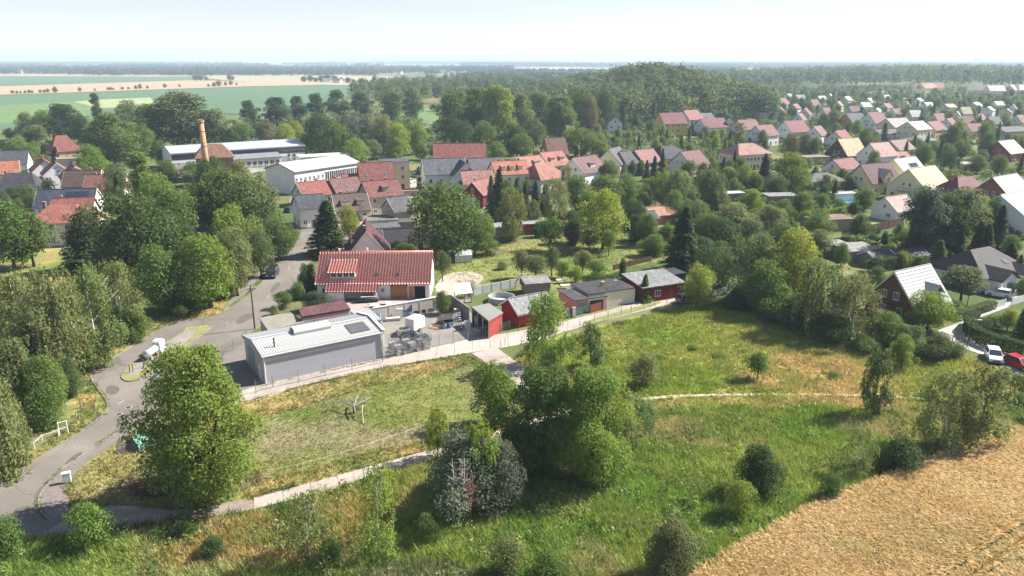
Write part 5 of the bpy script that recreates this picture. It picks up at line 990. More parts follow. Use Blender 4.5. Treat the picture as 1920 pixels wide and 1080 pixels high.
# ------------------------------------------------------------------ the gravel yard
def panel_wall(name, label, pix, h, mat, panel=2.2, th=.16, coping=None, pname='wall_panel'):
    P = GP(pix); o = P[0]; t = tag(empty(name, (o[0], o[1], 0)), label, 'wall' if 'wall' in name else 'fence')
    for a, b in zip(P[:-1], P[1:]):
        L = math.dist(a, b); n = max(1, round(L / panel)); an = math.atan2(b[1] - a[1], b[0] - a[0])
        for i in range(n):
            f = i / n; q = MB().box(.03, L / n - .03, -th / 2, th / 2, 0, h + random.uniform(-.015, .015)).build(pname, mat, t, (a[0] - o[0] + (b[0] - a[0]) * f, a[1] - o[1] + (b[1] - a[1]) * f, 0), an)
            q2 = MB().box(-.08, .08, -th / 2 - .05, th / 2 + .05, 0, h + .06).build('post', mat, t, (a[0] - o[0] + (b[0] - a[0]) * f, a[1] - o[1] + (b[1] - a[1]) * f, 0), an)
            if coping: MB().box(.1, L / n - .1, -th / 2 - .06, th / 2 + .06, h + .02, h + .1).build('coping', coping, t, (a[0] - o[0] + (b[0] - a[0]) * f, a[1] - o[1] + (b[1] - a[1]) * f, 0), an)
    return t
YW = wallm('#b9b1a6')
panel_wall('yard_wall', 'pale concrete panel wall behind the gravel yard', [(700, 604), (760, 593), (815, 583), (846, 577)], 2.3, YW, 2.6, coping=WHITE)
panel_wall('yard_wall', 'dark concrete panel wall left of the open yard shed', [(846, 577), (862, 589), (880, 602)], 2.3, surf('grey_panels', (.30, .285, .27), (.22, .21, .2), .7, .9), 2.0)
panel_wall('garden_wall', 'pale panel fence behind the round pool', [(872, 558), (905, 550), (940, 543), (974, 536)], 1.5, surf('pale_panels', (.42, .43, .42), (.35, .36, .35), .6, .9), 2.2)
def mesh_fence(label, pix, h, mat=None, step=.25, name='mesh_fence'):
    mat = mat or STEEL; P = GP(pix); o = P[0]; t = tag(empty(name, (o[0], o[1], 0)), label, 'fence')
    for i, p in enumerate(P):
        MB().tube([(p[0] - o[0], p[1] - o[1], 0), (p[0] - o[0], p[1] - o[1], h + .1)], .04, 6).build('post', mat, t)
        if i:
            a = P[i - 1]; L = math.dist(a, p); an = math.atan2(p[1] - a[1], p[0] - a[0]); q = MB()
            for z in np.arange(.1, h + .01, step): q.box(.03, L - .03, -.008, .008, z - .008, z + .008)
            for x in np.arange(.15, L, step): q.box(x - .007, x + .007, -.018, -.009, .05, h)
            q.build('mesh_panel', mat, t, (a[0] - o[0], a[1] - o[1], 0), an)
    return t
mesh_fence('galvanised mesh fence along the front of the gravel yard', [(721, 673), (760, 664), (800, 655), (824, 649), (850, 643)], 1.8)
mesh_fence('double mesh gate at the gravel yard entrance', [(850, 643), (878, 637), (911, 630)], 1.7, name='yard_gate')
mesh_fence('thin mesh fence in front of the grey metal hall', [(480, 737), (512, 727), (560, 717), (610, 705), (660, 694), (718, 680)], 1.6, surf('thin_wire', (.2, .2, .21), None, 3, .6), .4)
mesh_fence('mesh fence at the left end of the hall apron', [(418, 668), (438, 657), (462, 640)], 1.6, None, .3); mesh_fence('mesh fence in front of the red yard shed', [(918, 628), (940, 622), (955, 618)], 1.4); mesh_fence('dark mesh gate beside the bright red hut', [(956, 619), (975, 613)], 1.6, DARK)
X, Y = G(779, 621); bt = tag(empty('box_trailer', (X, Y, .02), R(58)), 'white box trailer standing in the gravel yard', 'trailer')
MB().prism([(-1.35, .5), (1.35, .5), (1.35, 2.2), (1.1, 2.4), (-1.2, 2.4), (-1.35, 2.3)], 'y', -.85, .85).build('box_body', surf('trailer_white', (.66, .63, .58), (.55, .52, .47), 1, .6), bt)
BOX('chassis', DARK, bt, -1.4, 1.4, -.75, .75, .38, .497); MB().tube([(1.4, 0, .45), (2.4, 0, .45)], .05, 6).build('drawbar', STEEL, bt)
for s in (-1, 1): o = obj('wheel', WHEEL, bt, (-.1, s * .95, .33)); obj('rim', RIMM, o)
X, Y = G(757, 629); bx_ = tag(empty('open_bin', (X, Y, .02), R(24)), 'open pale bin filled with scrap beside the box trailer', 'bin')
MB().box(-.85, .85, -.7, -.62, 0, 1.1).box(-.85, .85, .62, .7, 0, 1.1).box(-.85, -.77, -.62, .62, 0, 1.1).box(.77, .85, -.62, .62, 0, 1.1).box(-.77, .77, -.62, .62, 0, .1).build('container', surf('bin_plastic', (.55, .53, .5), None, 1, .6), bx_)
q = MB()
for k in range(14): x_, y_ = random.uniform(-.6, .6), random.uniform(-.5, .5); q.tube([(x_, y_, .3), (x_ + random.uniform(-.3, .3), y_ + random.uniform(-.3, .3), random.uniform(.8, 1.2))], .06, 5)
q.build('contents', STEEL, bx_)
cr = MB()
for z in (0, .45, .85): cr.box(-.55, .55, -.42, -.38, z, z + .04).box(-.55, .55, .38, .42, z, z + .04).box(-.55, -.51, -.38, .38, z, z + .04).box(.51, .55, -.38, .38, z, z + .04)
for x_ in np.linspace(-.5, .5, 6): cr.box(x_ - .012, x_ + .012, -.42, -.4, .04, .85).box(x_ - .012, x_ + .012, .4, .42, .04, .85)
crm = cr.mesh('cage', STEEL); crb = MB().box(-.5, .5, -.37, .37, .05, .35).mesh('fill', surf('pale_scrap', (.5, .49, .47), (.3, .29, .28), 3, .7)); crp = MB().box(-.55, .55, -.42, .42, -.1, -.01).mesh('base', GREYWOOD)
yb = R(heading((730, 668), (800, 650))); n = 0
for row in range(3):
    for c_ in range(6):
        X, Y = G(735 + c_ * 12.5 + row * 2, 668 - c_ * 2.6 - row * 8.5)
        for lv in range(1 + (row < 2) * ((c_ * 7 + row) % 2)):
            t = tag(empty('wire_crate', (X, Y, .12 + lv * 1.0), yb + random.uniform(-.06, .06)), 'galvanised wire crate with pale scrap, %s column, %s row, %s' % (ORD[c_], ('front', 'middle', 'back')[row], ('on the ground', 'stacked on top')[lv]), 'crate', 'wire crates stacked by the yard fence')
            obj('cage', crm, t); obj('base', crp, t)
            if (c_ + row + lv) % 3: obj('fill', crb, t)
for i, (x, y, c, h) in enumerate([(699, 606, '#6c7a7a', 1.2), (704, 607, '#2f7f7a', 1.9), (709, 607, '#4a78a8', 1.9), (713, 605, '#9fb6c8', 1.6)]):
    X, Y = G(x, y); t = tag(empty('gas_bottle', (X, Y, .02)), '%s upright gas bottle by the yard wall, %s from the left' % (('grey', 'teal', 'blue', 'pale blue')[i], ORD[i]), 'gas bottle', 'gas bottles by the yard wall')
    MB().tube([(0, 0, 0), (0, 0, h * .8), (0, 0, h * .9), (0, 0, h)], [.16, .16, .1, .05], 10).build('bottle_body', paint(c), t, smooth=True); MB().tube([(0, 0, h), (0, 0, h + .12)], .06, 8).build('valve', STEEL, t)
X, Y = G(764, 592); t = tag(empty('blue_cart', (X, Y, .02), R(14)), 'blue metal cart standing at the yard wall', 'cart')
BOX('tray', paint('#3f66a0'), t, -.75, .75, -.4, .4, .75, 1.1); BOX('handle', paint('#3f66a0'), t, .7, .75, -.4, .4, 1.1, 1.9); BOX('lower_tray', STEEL, t, -.7, .7, -.4, .4, .25, .35)
for x in (-.6, .6):
    for y in (-.35, .35): BOX('leg', STEEL, t, x - .04, x + .04, y - .04, y + .04, 0, .747)
def crate(label, x, y, yaw, sx, sy, sz, mat, name='storage_box', cat='box', lid=None):
    X, Y = G(x, y); t = tag(empty(name, (X, Y, .02), R(yaw)), label, cat); BOX('body', mat, t, -sx / 2, sx / 2, -sy / 2, sy / 2, .08, sz); BOX('lid', lid or mat, t, -sx / 2 - .03, sx / 2 + .03, -sy / 2 - .03, sy / 2 + .03, sz + .003, sz + .07)
    for u in (-.4, .4): BOX('skid', GREYWOOD, t, u * sx - .05, u * sx + .05, -sy / 2, sy / 2, 0, .077)
    return t
crate('long low pallet of white boards at the yard wall', 737, 601, 14, 2.3, .8, .4, surf('pale_boards', (.55, .5, .46), None, 2, .8), 'board_stack', 'boards'); crate('white panel stack leaning place beside the blue cart', 750, 597, 14, .9, .3, 1.6, WHITE, 'panel_stack', 'panels')
for i, x in enumerate((779, 792, 807)): crate('rusty metal rack along the yard wall, %s from the left' % ORD[i], x, 589 - i * 2.5, 14, 1.1, .6, .55, RUST if i < 2 else STEEL, 'metal_rack', 'rack')
X, Y = G(840, 606); t = tag(empty('tipper_trailer', (X, Y, .02), R(-25)), 'grey tipper trailer with tilted bed in the yard', 'trailer'); q = MB().box(-1.5, 1.5, -.8, .8, 0, .08).box(-1.5, 1.5, -.8, -.74, .08, .6).box(-1.5, 1.5, .74, .8, .08, .6).box(1.44, 1.5, -.74, .74, .08, .6).build('bed', STEEL, t); q.location.z = .8; q.rotation_euler = (0, R(-14), 0)
BOX('chassis', DARK, t, -1.4, 1.4, -.4, .4, .35, .5); [obj('wheel', WHEEL, t, (0, s * .8, .33)) for s in (-1, 1)]
for i in range(5):
    X, Y = G(812 + i * 4.5, 617 - i * 1.5); tag(MB().box(-1.0, 1.0, -.1, .1, .02, .1).build('plank', (WOOD, PALEWOOD, RUST)[i % 3], None, (X, Y, .02), R(-35 + i * 3)), '%s plank lying in the yard, %s from the left' % (('orange', 'pale', 'dark')[i % 3], ORD[i]), 'plank', 'planks lying in the yard')
for i in range(3):
    X, Y = G(853 + i * 5, 613 - i); t = tag(empty('scaffold_frame', (X, Y, .02), R(30 + i * 8)), 'upright silver ladder frame in the yard, %s from the left' % ORD[i], 'ladder', 'ladder frames in the yard'); h = 1.9 + .2 * i
    for s in (-.25, .25): MB().tube([(s, 0, 0), (s, .2, h)], .035, 6).build('stile', STEEL, t)
    for k in range(6): MB().tube([(-.25, .2 * (k + .5) / 6, h * (k + .5) / 6), (.25, .2 * (k + .5) / 6, h * (k + .5) / 6)], .025, 5).build('rung', STEEL, t)
crate('tan carton on top of the yard scrap', 857, 594, 20, .9, .7, 1.3, surf('carton', (.5, .34, .2), None, 2, .9)); crate('white sack stack before the yard shed', 877, 617, 15, .8, .7, 1.3, WHITE, 'sack_stack', 'sacks'); crate('grey steel cabinet inside the yard shed front', 897, 611, 30, 1.0, .7, 1.6, STEEL, 'steel_cabinet', 'cabinet'); crate('grey metal box lying before the yard shed', 893, 622, -25, 1.8, .5, .4, STEEL, 'metal_box', 'box')
for i, (x, y, c) in enumerate([(842, 615, '#3f6d9a'), (834, 616, '#7a9ab0'), (863, 620, '#55555a'), (886, 621, '#4a78a8')]):
    X, Y = G(x, y); t = tag(empty('barrel', (X, Y, .02)), '%s barrel among the yard scrap, %s from the left' % (('blue', 'pale blue', 'grey', 'bright blue')[i], ('second', 'first', 'third', 'fourth')[i]), 'barrel', 'barrels in the yard'); MB().tube([(0, 0, 0), (0, 0, .28), (0, 0, .3), (0, 0, .58), (0, 0, .6), (0, 0, .85)], [.28, .28, .3, .3, .28, .28], 12).build('drum', paint(c), t); MB().tube([(0, 0, .85), (0, 0, .87)], .24, 12).build('lid', DARK, t)
# barn yard clutter
X, Y = G(690, 567); t = tag(empty('tarp_roll', (X, Y, .03), R(8)), 'long roll under black and grey tarpaulin before the barn', 'tarpaulin'); MB().tube([(-2.0, 0, .45), (-1.9, 0, .5), (1.7, .1, .5), (1.9, .1, .4)], [.2, .5, .5, .2], 12).build('cover', surf('black_tarp', (.03, .03, .033), (.08, .08, .085), 2, .5), t, smooth=True); BOX('grey_sheet', surf('grey_tarp', (.4, .4, .4), None, 2, .6), t, -1.2, 1.6, -.2, .3, .9, 1.02)
X, Y = G(715, 576); t = tag(empty('sheet_pile', (X, Y, .03), R(14)), 'pile of pale sheets and rubble behind the yard wall', 'pile')
for k in range(16): x_ = random.uniform(-2.4, 2.4); o = BOX('sheet', (WHITE, PALEWOOD, CONC)[k % 3], t, -.7, .7, -.4, .4, 0, .05); o.location = (x_, random.uniform(-.7, .7), .05 + k * .045); o.rotation_euler = (random.uniform(-.1, .1), random.uniform(-.12, .12), random.uniform(0, 3))
for i, (x, c) in enumerate([(717, '#c9a83a'), (724, '#2f55a0'), (728, '#2c4d90')]):
    X, Y = G(x, 556.5); t = tag(empty('waste_bin', (X, Y, .03)), '%s waste bin at the barn wall%s' % (('yellow', 'blue', 'blue')[i], ('', ', left of the two blue ones', ', right of the two blue ones')[i]), 'bin', 'bins at the barn wall'); MB().prism([(-.25, .1), (.25, .1), (.3, 1.0), (-.3, 1.0)], 'y', -.3, .3).build('body', paint(c), t); BOX('lid', paint(c), t, -.32, .32, -.34, .34, 1.003, 1.08); [MB().tube([(s * .22, .3, .12), (s * .28, .3, .12)], .12, 10).build('wheel', RUB, t) for s in (-1, 1)]
X, Y = G(868, 566); t = tag(empty('slanted_pavilion', (X, Y, .02), R(18)), 'wooden frame pavilion with white slanted roof sheet', 'pavilion')
for x in (-1.2, 0, 1.2):
    for y, h in ((-.9, 1.7), (.9, 2.9)): BOX('post', GREYWOOD, t, x - .06, x + .06, y - .06, y + .06, 0, h)
o = BOX('roof_sheet', WHITE, t, -1.5, 1.5, -1.15, 1.15, .0, .06); o.location = (0, 0, 2.36); o.rotation_euler = (math.atan2(1.2, 1.8), 0, 0); BOX('deck', GREYWOOD, t, -1.4, 1.4, -1.0, 1.0, 0, .15)
def pool(label, x, y, rx, ry, h, wall=WHITE):
    X, Y = G(x, y); t = tag(empty('swimming_pool', (X, Y, 0)), label, 'pool', 'garden pools'); n = 24; q = MB(); vs = []; fs = []
    for k in range(n):
        c, s = math.cos(2 * math.pi * k / n), math.sin(2 * math.pi * k / n); vs += [(rx * c, ry * s, 0), (rx * c, ry * s, h), ((rx - .15) * c, (ry - .15) * s, h), ((rx - .15) * c, (ry - .15) * s, .02)]
    for k in range(n):
        a, b = k * 4, ((k + 1) % n) * 4; fs += [(a, b, b + 1, a + 1), (a + 1, b + 1, b + 2, a + 2), (a + 2, b + 2, b + 3, a + 3)]
    q.add(vs, fs); q.build('rim', wall, t); return t, n
WAT = surf('pool_water', (.08, .42, .62), (.12, .5, .68), .8, .08)
for lab, x, y, rx, ry, h in [('oval blue pool beside the low white garage', 1548, 371, 2.4, 1.6, .4), ('round blue pool behind the hedge', 1587, 380, 2.6, 2.2, .4), ('turquoise pool at the right picture edge', 1908, 445, 4.5, 2.6, .4), ('small blue pool hidden among the allotment trees', 1302, 390, 2.8, 2.0, .5)]:
    t, n = pool(lab, x, y, rx, ry, h); MB().prism([((rx - .16) * math.cos(6.2832 * k / n), (ry - .16) * math.sin(6.2832 * k / n)) for k in range(n)], 'z', .05, h - .1).build('water', WAT, t)
t, n = pool('round white walled pool ring beside the bright red hut', 940, 565, 2.3, 2.3, 1.0, surf('pool_wall', (.42, .41, .39), None, 1, .7)); MB().prism([(2.1 * math.cos(6.2832 * k / n), 2.1 * math.sin(6.2832 * k / n)) for k in range(n)], 'z', .02, .1).build('pool_floor', surf('pool_liner', (.45, .48, .5), None, 1, .6), t)
# fences along the concrete road and gardens
def board_fence(label, pix, h, mat, gap=.05, bw=.14, name='board_fence', horizontal=False):
    P = GP(pix); o = P[0]; t = tag(empty(name, (o[0], o[1], 0)), label, 'fence')
    for a, b in zip(P[:-1], P[1:]):
        L = math.dist(a, b); an = math.atan2(b[1] - a[1], b[0] - a[0]); ax, ay = a[0] - o[0], a[1] - o[1]
        if horizontal:
            for z in np.arange(.1, h - .05, bw + gap): MB().box(0, L, -.02, .02, z, z + bw).build('slat', mat, t, (ax, ay, 0), an)
        else:
            me = MB().box(0, bw, -.02, .02, .05, h).mesh('board', mat); n = int(L / (bw + gap))
            for k in range(n): obj('board', me, t, (ax + math.cos(an) * k * (bw + gap), ay + math.sin(an) * k * (bw + gap), random.uniform(-.02, .02)), an)
            MB().box(0, L, .021, .06, h * .3, h * .3 + .08).box(0, L, .021, .06, h * .75, h * .75 + .08).build('rail', mat, t, (ax, ay, 0), an)
        for f in (0, 1): MB().box(-.05, .05, .061, .15, 0, h + .05).build('post', mat, t, (ax + (b[0] - a[0]) * f, ay + (b[1] - a[1]) * f, 0), an)
    return t
REDW = surf('red_stained_wood', (.30, .075, .045), (.22, .055, .035), 3, .8); BRW = surf('dark_brown_wood', (.10, .05, .04), (.07, .035, .03), 2, .8); GRNM = surf('green_metal', (.06, .12, .10), None, 2, .6)
board_fence('dark green slat fence by the concrete road', [(1060, 598), (1073, 594)], 1.4, GRNM, .05, .12, 'slat_fence', True); board_fence('dark green slat fence right of the white letter pillar', [(1079, 593), (1105, 585)], 1.4, GRNM, .05, .12, 'slat_fence', True); board_fence('red stained board fence in front of the pink garage', [(1107, 587), (1134, 579)], 1.4, REDW)
board_fence('red board gate beside the conical conifer', [(1190, 565), (1204, 561)], 1.5, REDW); board_fence('long dark brown fence round the settlement lawn', [(1630, 437), (1665, 429), (1694, 421)], 2.0, BRW, .01, .3); board_fence('dark red fence behind the garden terrace', [(1150, 507), (1180, 499), (1222, 489)], 1.1, BRW, .01, .25); board_fence('white picket fence by the driveway at the right', [(1868, 577), (1885, 573)], 1.2, WHITE); board_fence('white picket fence at the right picture edge', [(1897, 573), (1922, 565)], 1.3, WHITE); board_fence('weathered board fence beside the allotment sheds', [(1588, 482), (1622, 474)], 1.5, GREYWOOD, .02, .2)
board_fence('dark red fence piece between the spruce and the meadow trees', [(1305, 477), (1330, 471)], 1.5, REDW, .01, .25)
X, Y = G(1076, 594.5); t = tag(empty('letter_pillar', (X, Y, 0)), 'white letter pillar between the green slat fences', 'pillar'); BOX('pillar', WHITE, t, -.25, .25, -.2, .2, 0, 1.6); BOX('cap', CONC, t, -.3, .3, -.25, .25, 1.603, 1.68)
# greenhouse
X, Y = G(868, 490); t = tag(empty('greenhouse', (X, Y, 0), R(12)), 'small glass greenhouse at the vegetable beds', 'greenhouse'); GLP = surf('greenhouse_glass', (.55, .60, .58), (.45, .5, .48), 1.2, .12, spec=.7)
for k in range(5):
    x0, x1 = -1.7 + k * .7, -1.7 + k * .7 + .62
    for s in (-1, 1):
        BOX('pane', GLP, t, x0, x1, s * 1.25 - .015, s * 1.25 + .015, .1, 1.55); q = MB().add([(x0, s * 1.27, 1.6), (x1, s * 1.27, 1.6), (x1, 0.02 * s, 2.35), (x0, 0.02 * s, 2.35), (x0, s * 1.27, 1.57), (x1, s * 1.27, 1.57), (x1, 0.02 * s, 2.32), (x0, 0.02 * s, 2.32)], [(0, 1, 2, 3), (7, 6, 5, 4), (0, 4, 5, 1), (1, 5, 6, 2), (2, 6, 7, 3), (3, 7, 4, 0)]).build('roof_pane', GLP, t)
for s in (-1, 1): MB().prism([(-1.25, .1), (1.25, .1), (1.25, 1.55), (0, 2.33), (-1.25, 1.55)], 'x', s * 1.75 - .015, s * 1.75 + .015).build('end_pane', GLP, t)
fr = MB(); [fr.box(x - .03, x + .03, s * 1.27 - .03, s * 1.27 + .03, 0, 1.62) for x in np.arange(-1.74, 1.85, .7) for s in (-1, 1)]; fr.tube([(-1.8, 0, 2.37), (1.8, 0, 2.37)], .035, 6); fr.build('frame', WHITE, t)
sheet('vegetable_bed', [(903, 476), (935, 466), (957, 470), (925, 482)], .05, surf('bed_soil', (.15, .13, .07), (.08, .11, .04), 1.5, .95, .8, 3, 'world', fine=4), 0)
# garden slide
X, Y = G(990, 548); t = tag(empty('garden_slide', (X, Y, 0), R(-30)), 'dark green slide in the garden behind the red hut', 'slide'); o = BOX('chute', paint('#2c5a38'), t, -1.2, 1.2, -.25, .25, 0, .06); o.location.z = .75; o.rotation_euler = (0, R(30), 0); [BOX('ladder_post', GREYWOOD, t, -1.15, -1.08, s * .22 - .03, s * .22 + .03, 0, 1.5) for s in (-1, 1)]; BOX('deck', GREYWOOD, t, -1.5, -1.0, -.3, .3, 1.3, 1.36)
# sand heap in the allotment, terrace with white slab
X, Y = G(1645, 452); q = MB(); n = 18; vs = [(0, 0, .9)] + [(2.6 * k2 * math.cos(6.2832 * k / n) * (1 + .15 * math.sin(3 * k)), 1.6 * k2 * math.sin(6.2832 * k / n), z) for k2, z in ((.45, .6), (1, 0)) for k in range(n)]
fs = [(0, 1 + k, 1 + (k + 1) % n) for k in range(n)] + [(1 + k, 1 + n + k, 1 + n + (k + 1) % n, 1 + (k + 1) % n) for k in range(n)]; tag(q.add(vs, fs).build('sand_heap', surf('heap_sand', (.36, .28, .2), (.28, .22, .15), 1, .95, .6, 5), None, (X, Y, 0), 0, True), 'brown heap of sand in the allotment', 'heap')
for i, (lab, x, y) in enumerate([('white garden table on the lawn by the slide', 1052, 531), ('pale garden table under the fruit trees', 1060, 541)]):
    X, Y = G(x, y); t = tag(empty('garden_table', (X, Y, 0), R(10)), lab, 'table'); BOX('top', WHITE, t, -.9, .9, -.45, .45, .68, .74); [BOX('leg', STEEL, t, u - .03, u + .03, v - .03, v + .03, 0, .677) for u in (-.8, .8) for v in (-.38, .38)]
# the bird crossing in front of the left village
hb = Vector((*G(100, 291, 22), 22)); t = tag(empty('black_bird', hb, R(20)), 'black bird gliding in the air above the terraces at the left', 'bird'); t.rotation_euler = (R(58), R(12), R(25)); t.scale = (1.25, 1.25, 1.25)
BKB = surf('black_feathers', (.012, .011, .011), None, 5, .6)
MB().tube([(-.9, 0, .0), (-.55, 0, .02), (-.2, 0, .05), (.25, 0, .05), (.5, 0, .08), (.68, 0, .05), (.82, 0, .02)], [.04, .1, .17, .19, .13, .11, .02], 10).build('body', BKB, t, smooth=True)
for s in (-1, 1): MB().add([(.25, s * .12, .1), (.45, s * .7, .28), (.2, s * 1.5, .2), (-.15, s * 1.35, .17), (-.25, s * .6, .2), (-.25, s * .1, .08), (.25, s * .12, .07), (.45, s * .7, .25), (.2, s * 1.5, .18), (-.15, s * 1.35, .15), (-.25, s * .6, .17), (-.25, s * .1, .05)], [(0, 1, 4, 5), (1, 2, 3, 4), (11, 10, 7, 6), (10, 9, 8, 7), (0, 6, 7, 1), (1, 7, 8, 2), (2, 8, 9, 3), (3, 9, 10, 4), (4, 10, 11, 5)]).build('wing', BKB, t)
MB().prism([(-.85, -.05), (-1.25, -.2), (-1.25, .2), (-.85, .05)][::-1], 'z', -.01, .02).build('tail', BKB, t)
# ------------------------------------------------------------------ tree kinds
def quads(r, c, nrm, size, asp=.62, along=None):
    n = len(c); nrm = nrm / np.maximum(1e-6, np.linalg.norm(nrm, axis=1, keepdims=True))
    t = r.normal(size=(n, 3)) if along is None else along
    a = np.cross(nrm, t); a /= np.maximum(1e-6, np.linalg.norm(a, axis=1, keepdims=True)); b = np.cross(nrm, a)
    if along is not None: a, b = b, a
    s = (size * r.uniform(.6, 1.35, n))[:, None]
    return np.stack([c + a * s, c + b * s * asp, c - a * s, c - b * s * asp], 1)
def lobed(seed, H, W, base, nl, n, leaf, shape=.75, lr=(.15, .25), squash=.85, inner=.12, low=0.0, irr=.14):
    """crown of leaf clumps spread through the volume; returns leaf quads and clump centres"""
    r = np.random.default_rng(seed); C = []; RD = []
    for i in range(nl):
        t = (i + .5) / nl; t = np.clip(t + r.normal(0, .06), .02, .98); pr = math.sin(math.pi * (.10 + .80 * t ** .85)) ** shape; rad = W * r.uniform(*lr) * (.75 + .45 * pr)
        rad *= r.uniform(.6, 1.25); a = i * 2.399963 + r.normal(0, .35); d = max(0, pr * W / 2 - rad * .75) * r.uniform(.5, 1.12) * (1 + irr * math.sin(2 * a + seed) + irr * .8 * math.sin(3 * a + 5 * t + seed * 2))
        C.append((d * math.cos(a), d * math.sin(a), H * (base + (1 - base) * t) - rad * squash * (t - .35))); RD.append(rad)
    C = np.array(C); RD = np.array(RD); p = RD ** 2 / (RD ** 2).sum(); k = r.choice(nl, n, p=p)
    d = r.normal(size=(n, 3)); d /= np.linalg.norm(d, axis=1, keepdims=True); d[:, 2] = np.where((d[:, 2] < -.35) & (r.random(n) < .6), -d[:, 2], d[:, 2])
    rr = np.where(r.random(n) < inner, r.uniform(.2, .8, n), r.uniform(.8, 1.08, n)); P = C[k] + d * (RD[k] * rr)[:, None] * np.array((1, 1, squash)); P += r.normal(0, leaf * .9, P.shape)
    P[:, 2] = np.maximum(P[:, 2], low + .02 * H)
    nr = d * .75 + np.array((0, 0, .45)) + r.normal(0, .55, (n, 3))
    return quads(r, P, nr, leaf), C
def limbs(C, H, W, rad, mat, seed, top=.7, n=7, name='trunk', stems=1):
    r = np.random.default_rng(seed); q = MB()
    for s in range(stems):
        off = (np.array((math.cos(s * 2.1), math.sin(s * 2.1))) * W * .06 if stems > 1 else np.zeros(2)); tip = off * 3
        q.tube([(off[0], off[1], -.1), (off[0] * 1.3, off[1] * 1.3, H * .15), (tip[0] * .7, tip[1] * .7, H * .4), (tip[0], tip[1], H * top)], [rad * 1.25, rad, rad * .7, rad * .2], 8)
    for c in C[r.permutation(len(C))[:n]]:
        z = min(max(.12 * H, c[2] * .55), H * .5); q.tube([(0, 0, z), (c[0] * .5, c[1] * .5, (z + c[2]) / 2 + .03 * H), tuple(c)], [rad * .5, rad * .3, rad * .08], 5)
    return q.mesh(name, mat, True)
def fit(Q, H, W):
    V = Q.reshape(-1, 3); V[:, 2] *= H / np.percentile(V[:, 2], 99.7); s = W / 2 / np.percentile(np.hypot(V[:, 0], V[:, 1]), 98.5); V[:, :2] *= s; return V
def crownmesh(V): return np_mesh('crown', V, np.arange(len(V)).reshape(-1, 4), LEAF)
PROTO = {}
def leafy(key, seed, H, W, base, nl, n, leaf, rad, bark=BARK, **k):
    st = k.pop('stems', 1); Q, C = lobed(seed, H, W, base, nl, n, leaf, **k); PROTO[key] = (limbs(C, H, W, rad, bark, seed, stems=st), crownmesh(fit(Q, H, W)), H, W)
for i in range(4): leafy('leafy%d' % i, 11 + i, 12, 11, .10, 30 + 3 * i, 9500, .21, .28, lr=(.10, .23), irr=.24)
for i in range(2): leafy('tall%d' % i, 31 + i, 20, 11, .12, 36, 9500, .30, .38, shape=.55, lr=(.11, .23), irr=.24)
leafy('big0', 51, 15, 12.5, .04, 60, 40000, .145, .3, stems=3, lr=(.10, .2), irr=.13); leafy('big1', 52, 12, 11, .02, 40, 34000, .14, .25, stems=3, lr=(.10, .22), irr=.22)
for i in range(3): leafy('bush%d' % i, 61 + i, 3, 3.4, .0, 13, 4200, .08, .06, stems=2, lr=(.13, .30), irr=.28)
for i in range(2): leafy('shrub%d' % i, 71 + i, 6, 7.5, .0, 22, 15000, .115, .14, stems=3, lr=(.11, .25), irr=.26)
for i in range(2): leafy('fruit%d' % i, 81 + i, 4.6, 4.6, .28, 20, 3200, .13, .12, lr=(.16, .26))
leafy('poplar', 91, 20, 4.2, .08, 40, 6000, .27, .3, shape=.5, lr=(.2, .32)); leafy('thuja', 92, 6, 1.9, .0, 30, 5000, .11, .09, shape=.5, lr=(.25, .38), inner=.05)
leafy('pine', 93, 13, 8, .38, 26, 7000, .2, .22, squash=.55, lr=(.16, .26), shape=.6)
def drooping(key, seed, H, W, base, n, leaf, bark, rad, strand=1.6, wide=.5):
    r = np.random.default_rng(seed); ns = n // 14; t = r.random(ns) ** .8; a = r.uniform(0, 6.283, ns); pr = np.sin(np.pi * (.13 + .83 * t)) ** wide; R0 = pr * W / 2 * np.sqrt(r.uniform(.12, 1, ns)) * (1 + .22 * np.sin(3 * a + seed) + .15 * np.sin(7 * a + t * 9))
    S = np.stack([R0 * np.cos(a), R0 * np.sin(a), H * (base + (1 - base) * t)], 1); nc = 46; j = r.permutation(ns)[:nc]; S = S[j][r.integers(0, nc, ns)] + r.normal(0, 1, (ns, 3)) * np.array((W * .075, W * .075, H * .035)); a = np.arctan2(S[:, 1], S[:, 0]); L = strand * r.uniform(.5, 1.4, ns)
    u = r.random((ns, 14)); P = S[:, None, :] + np.stack([np.cos(a)[:, None] * u * L[:, None] * .25, np.sin(a)[:, None] * u * L[:, None] * .25, -u ** 1.3 * L[:, None]], -1); P = P.reshape(-1, 3) + r.normal(0, leaf * .8, (ns * 14, 3)); P[:, 2] = np.maximum(P[:, 2], .03 * H)
    nr = np.stack([np.cos(np.repeat(a, 14)), np.sin(np.repeat(a, 14)), np.full(ns * 14, .45)], 1) + r.normal(0, .6, (ns * 14, 3)); V = fit(quads(r, P, nr, leaf), H, W)
    q = MB(); q.tube([(0, 0, -.1), (.05, 0, H * .3), (-.05, .05, H * .65), (0, 0, H * .95)], [rad, rad * .8, rad * .5, rad * .1], 8)
    for j in r.permutation(ns)[:16]: z = min(S[j, 2] * .8, H * .85); q.tube([(0, 0, z * .85), tuple(S[j] * np.array((.5, .5, 0)) + np.array((0, 0, (z * .85 + S[j, 2]) / 2 + .2))), tuple(S[j])], [rad * .35, rad * .22, rad * .06], 5)
    PROTO[key] = (q.mesh('trunk', bark, True), crownmesh(V), H, W)
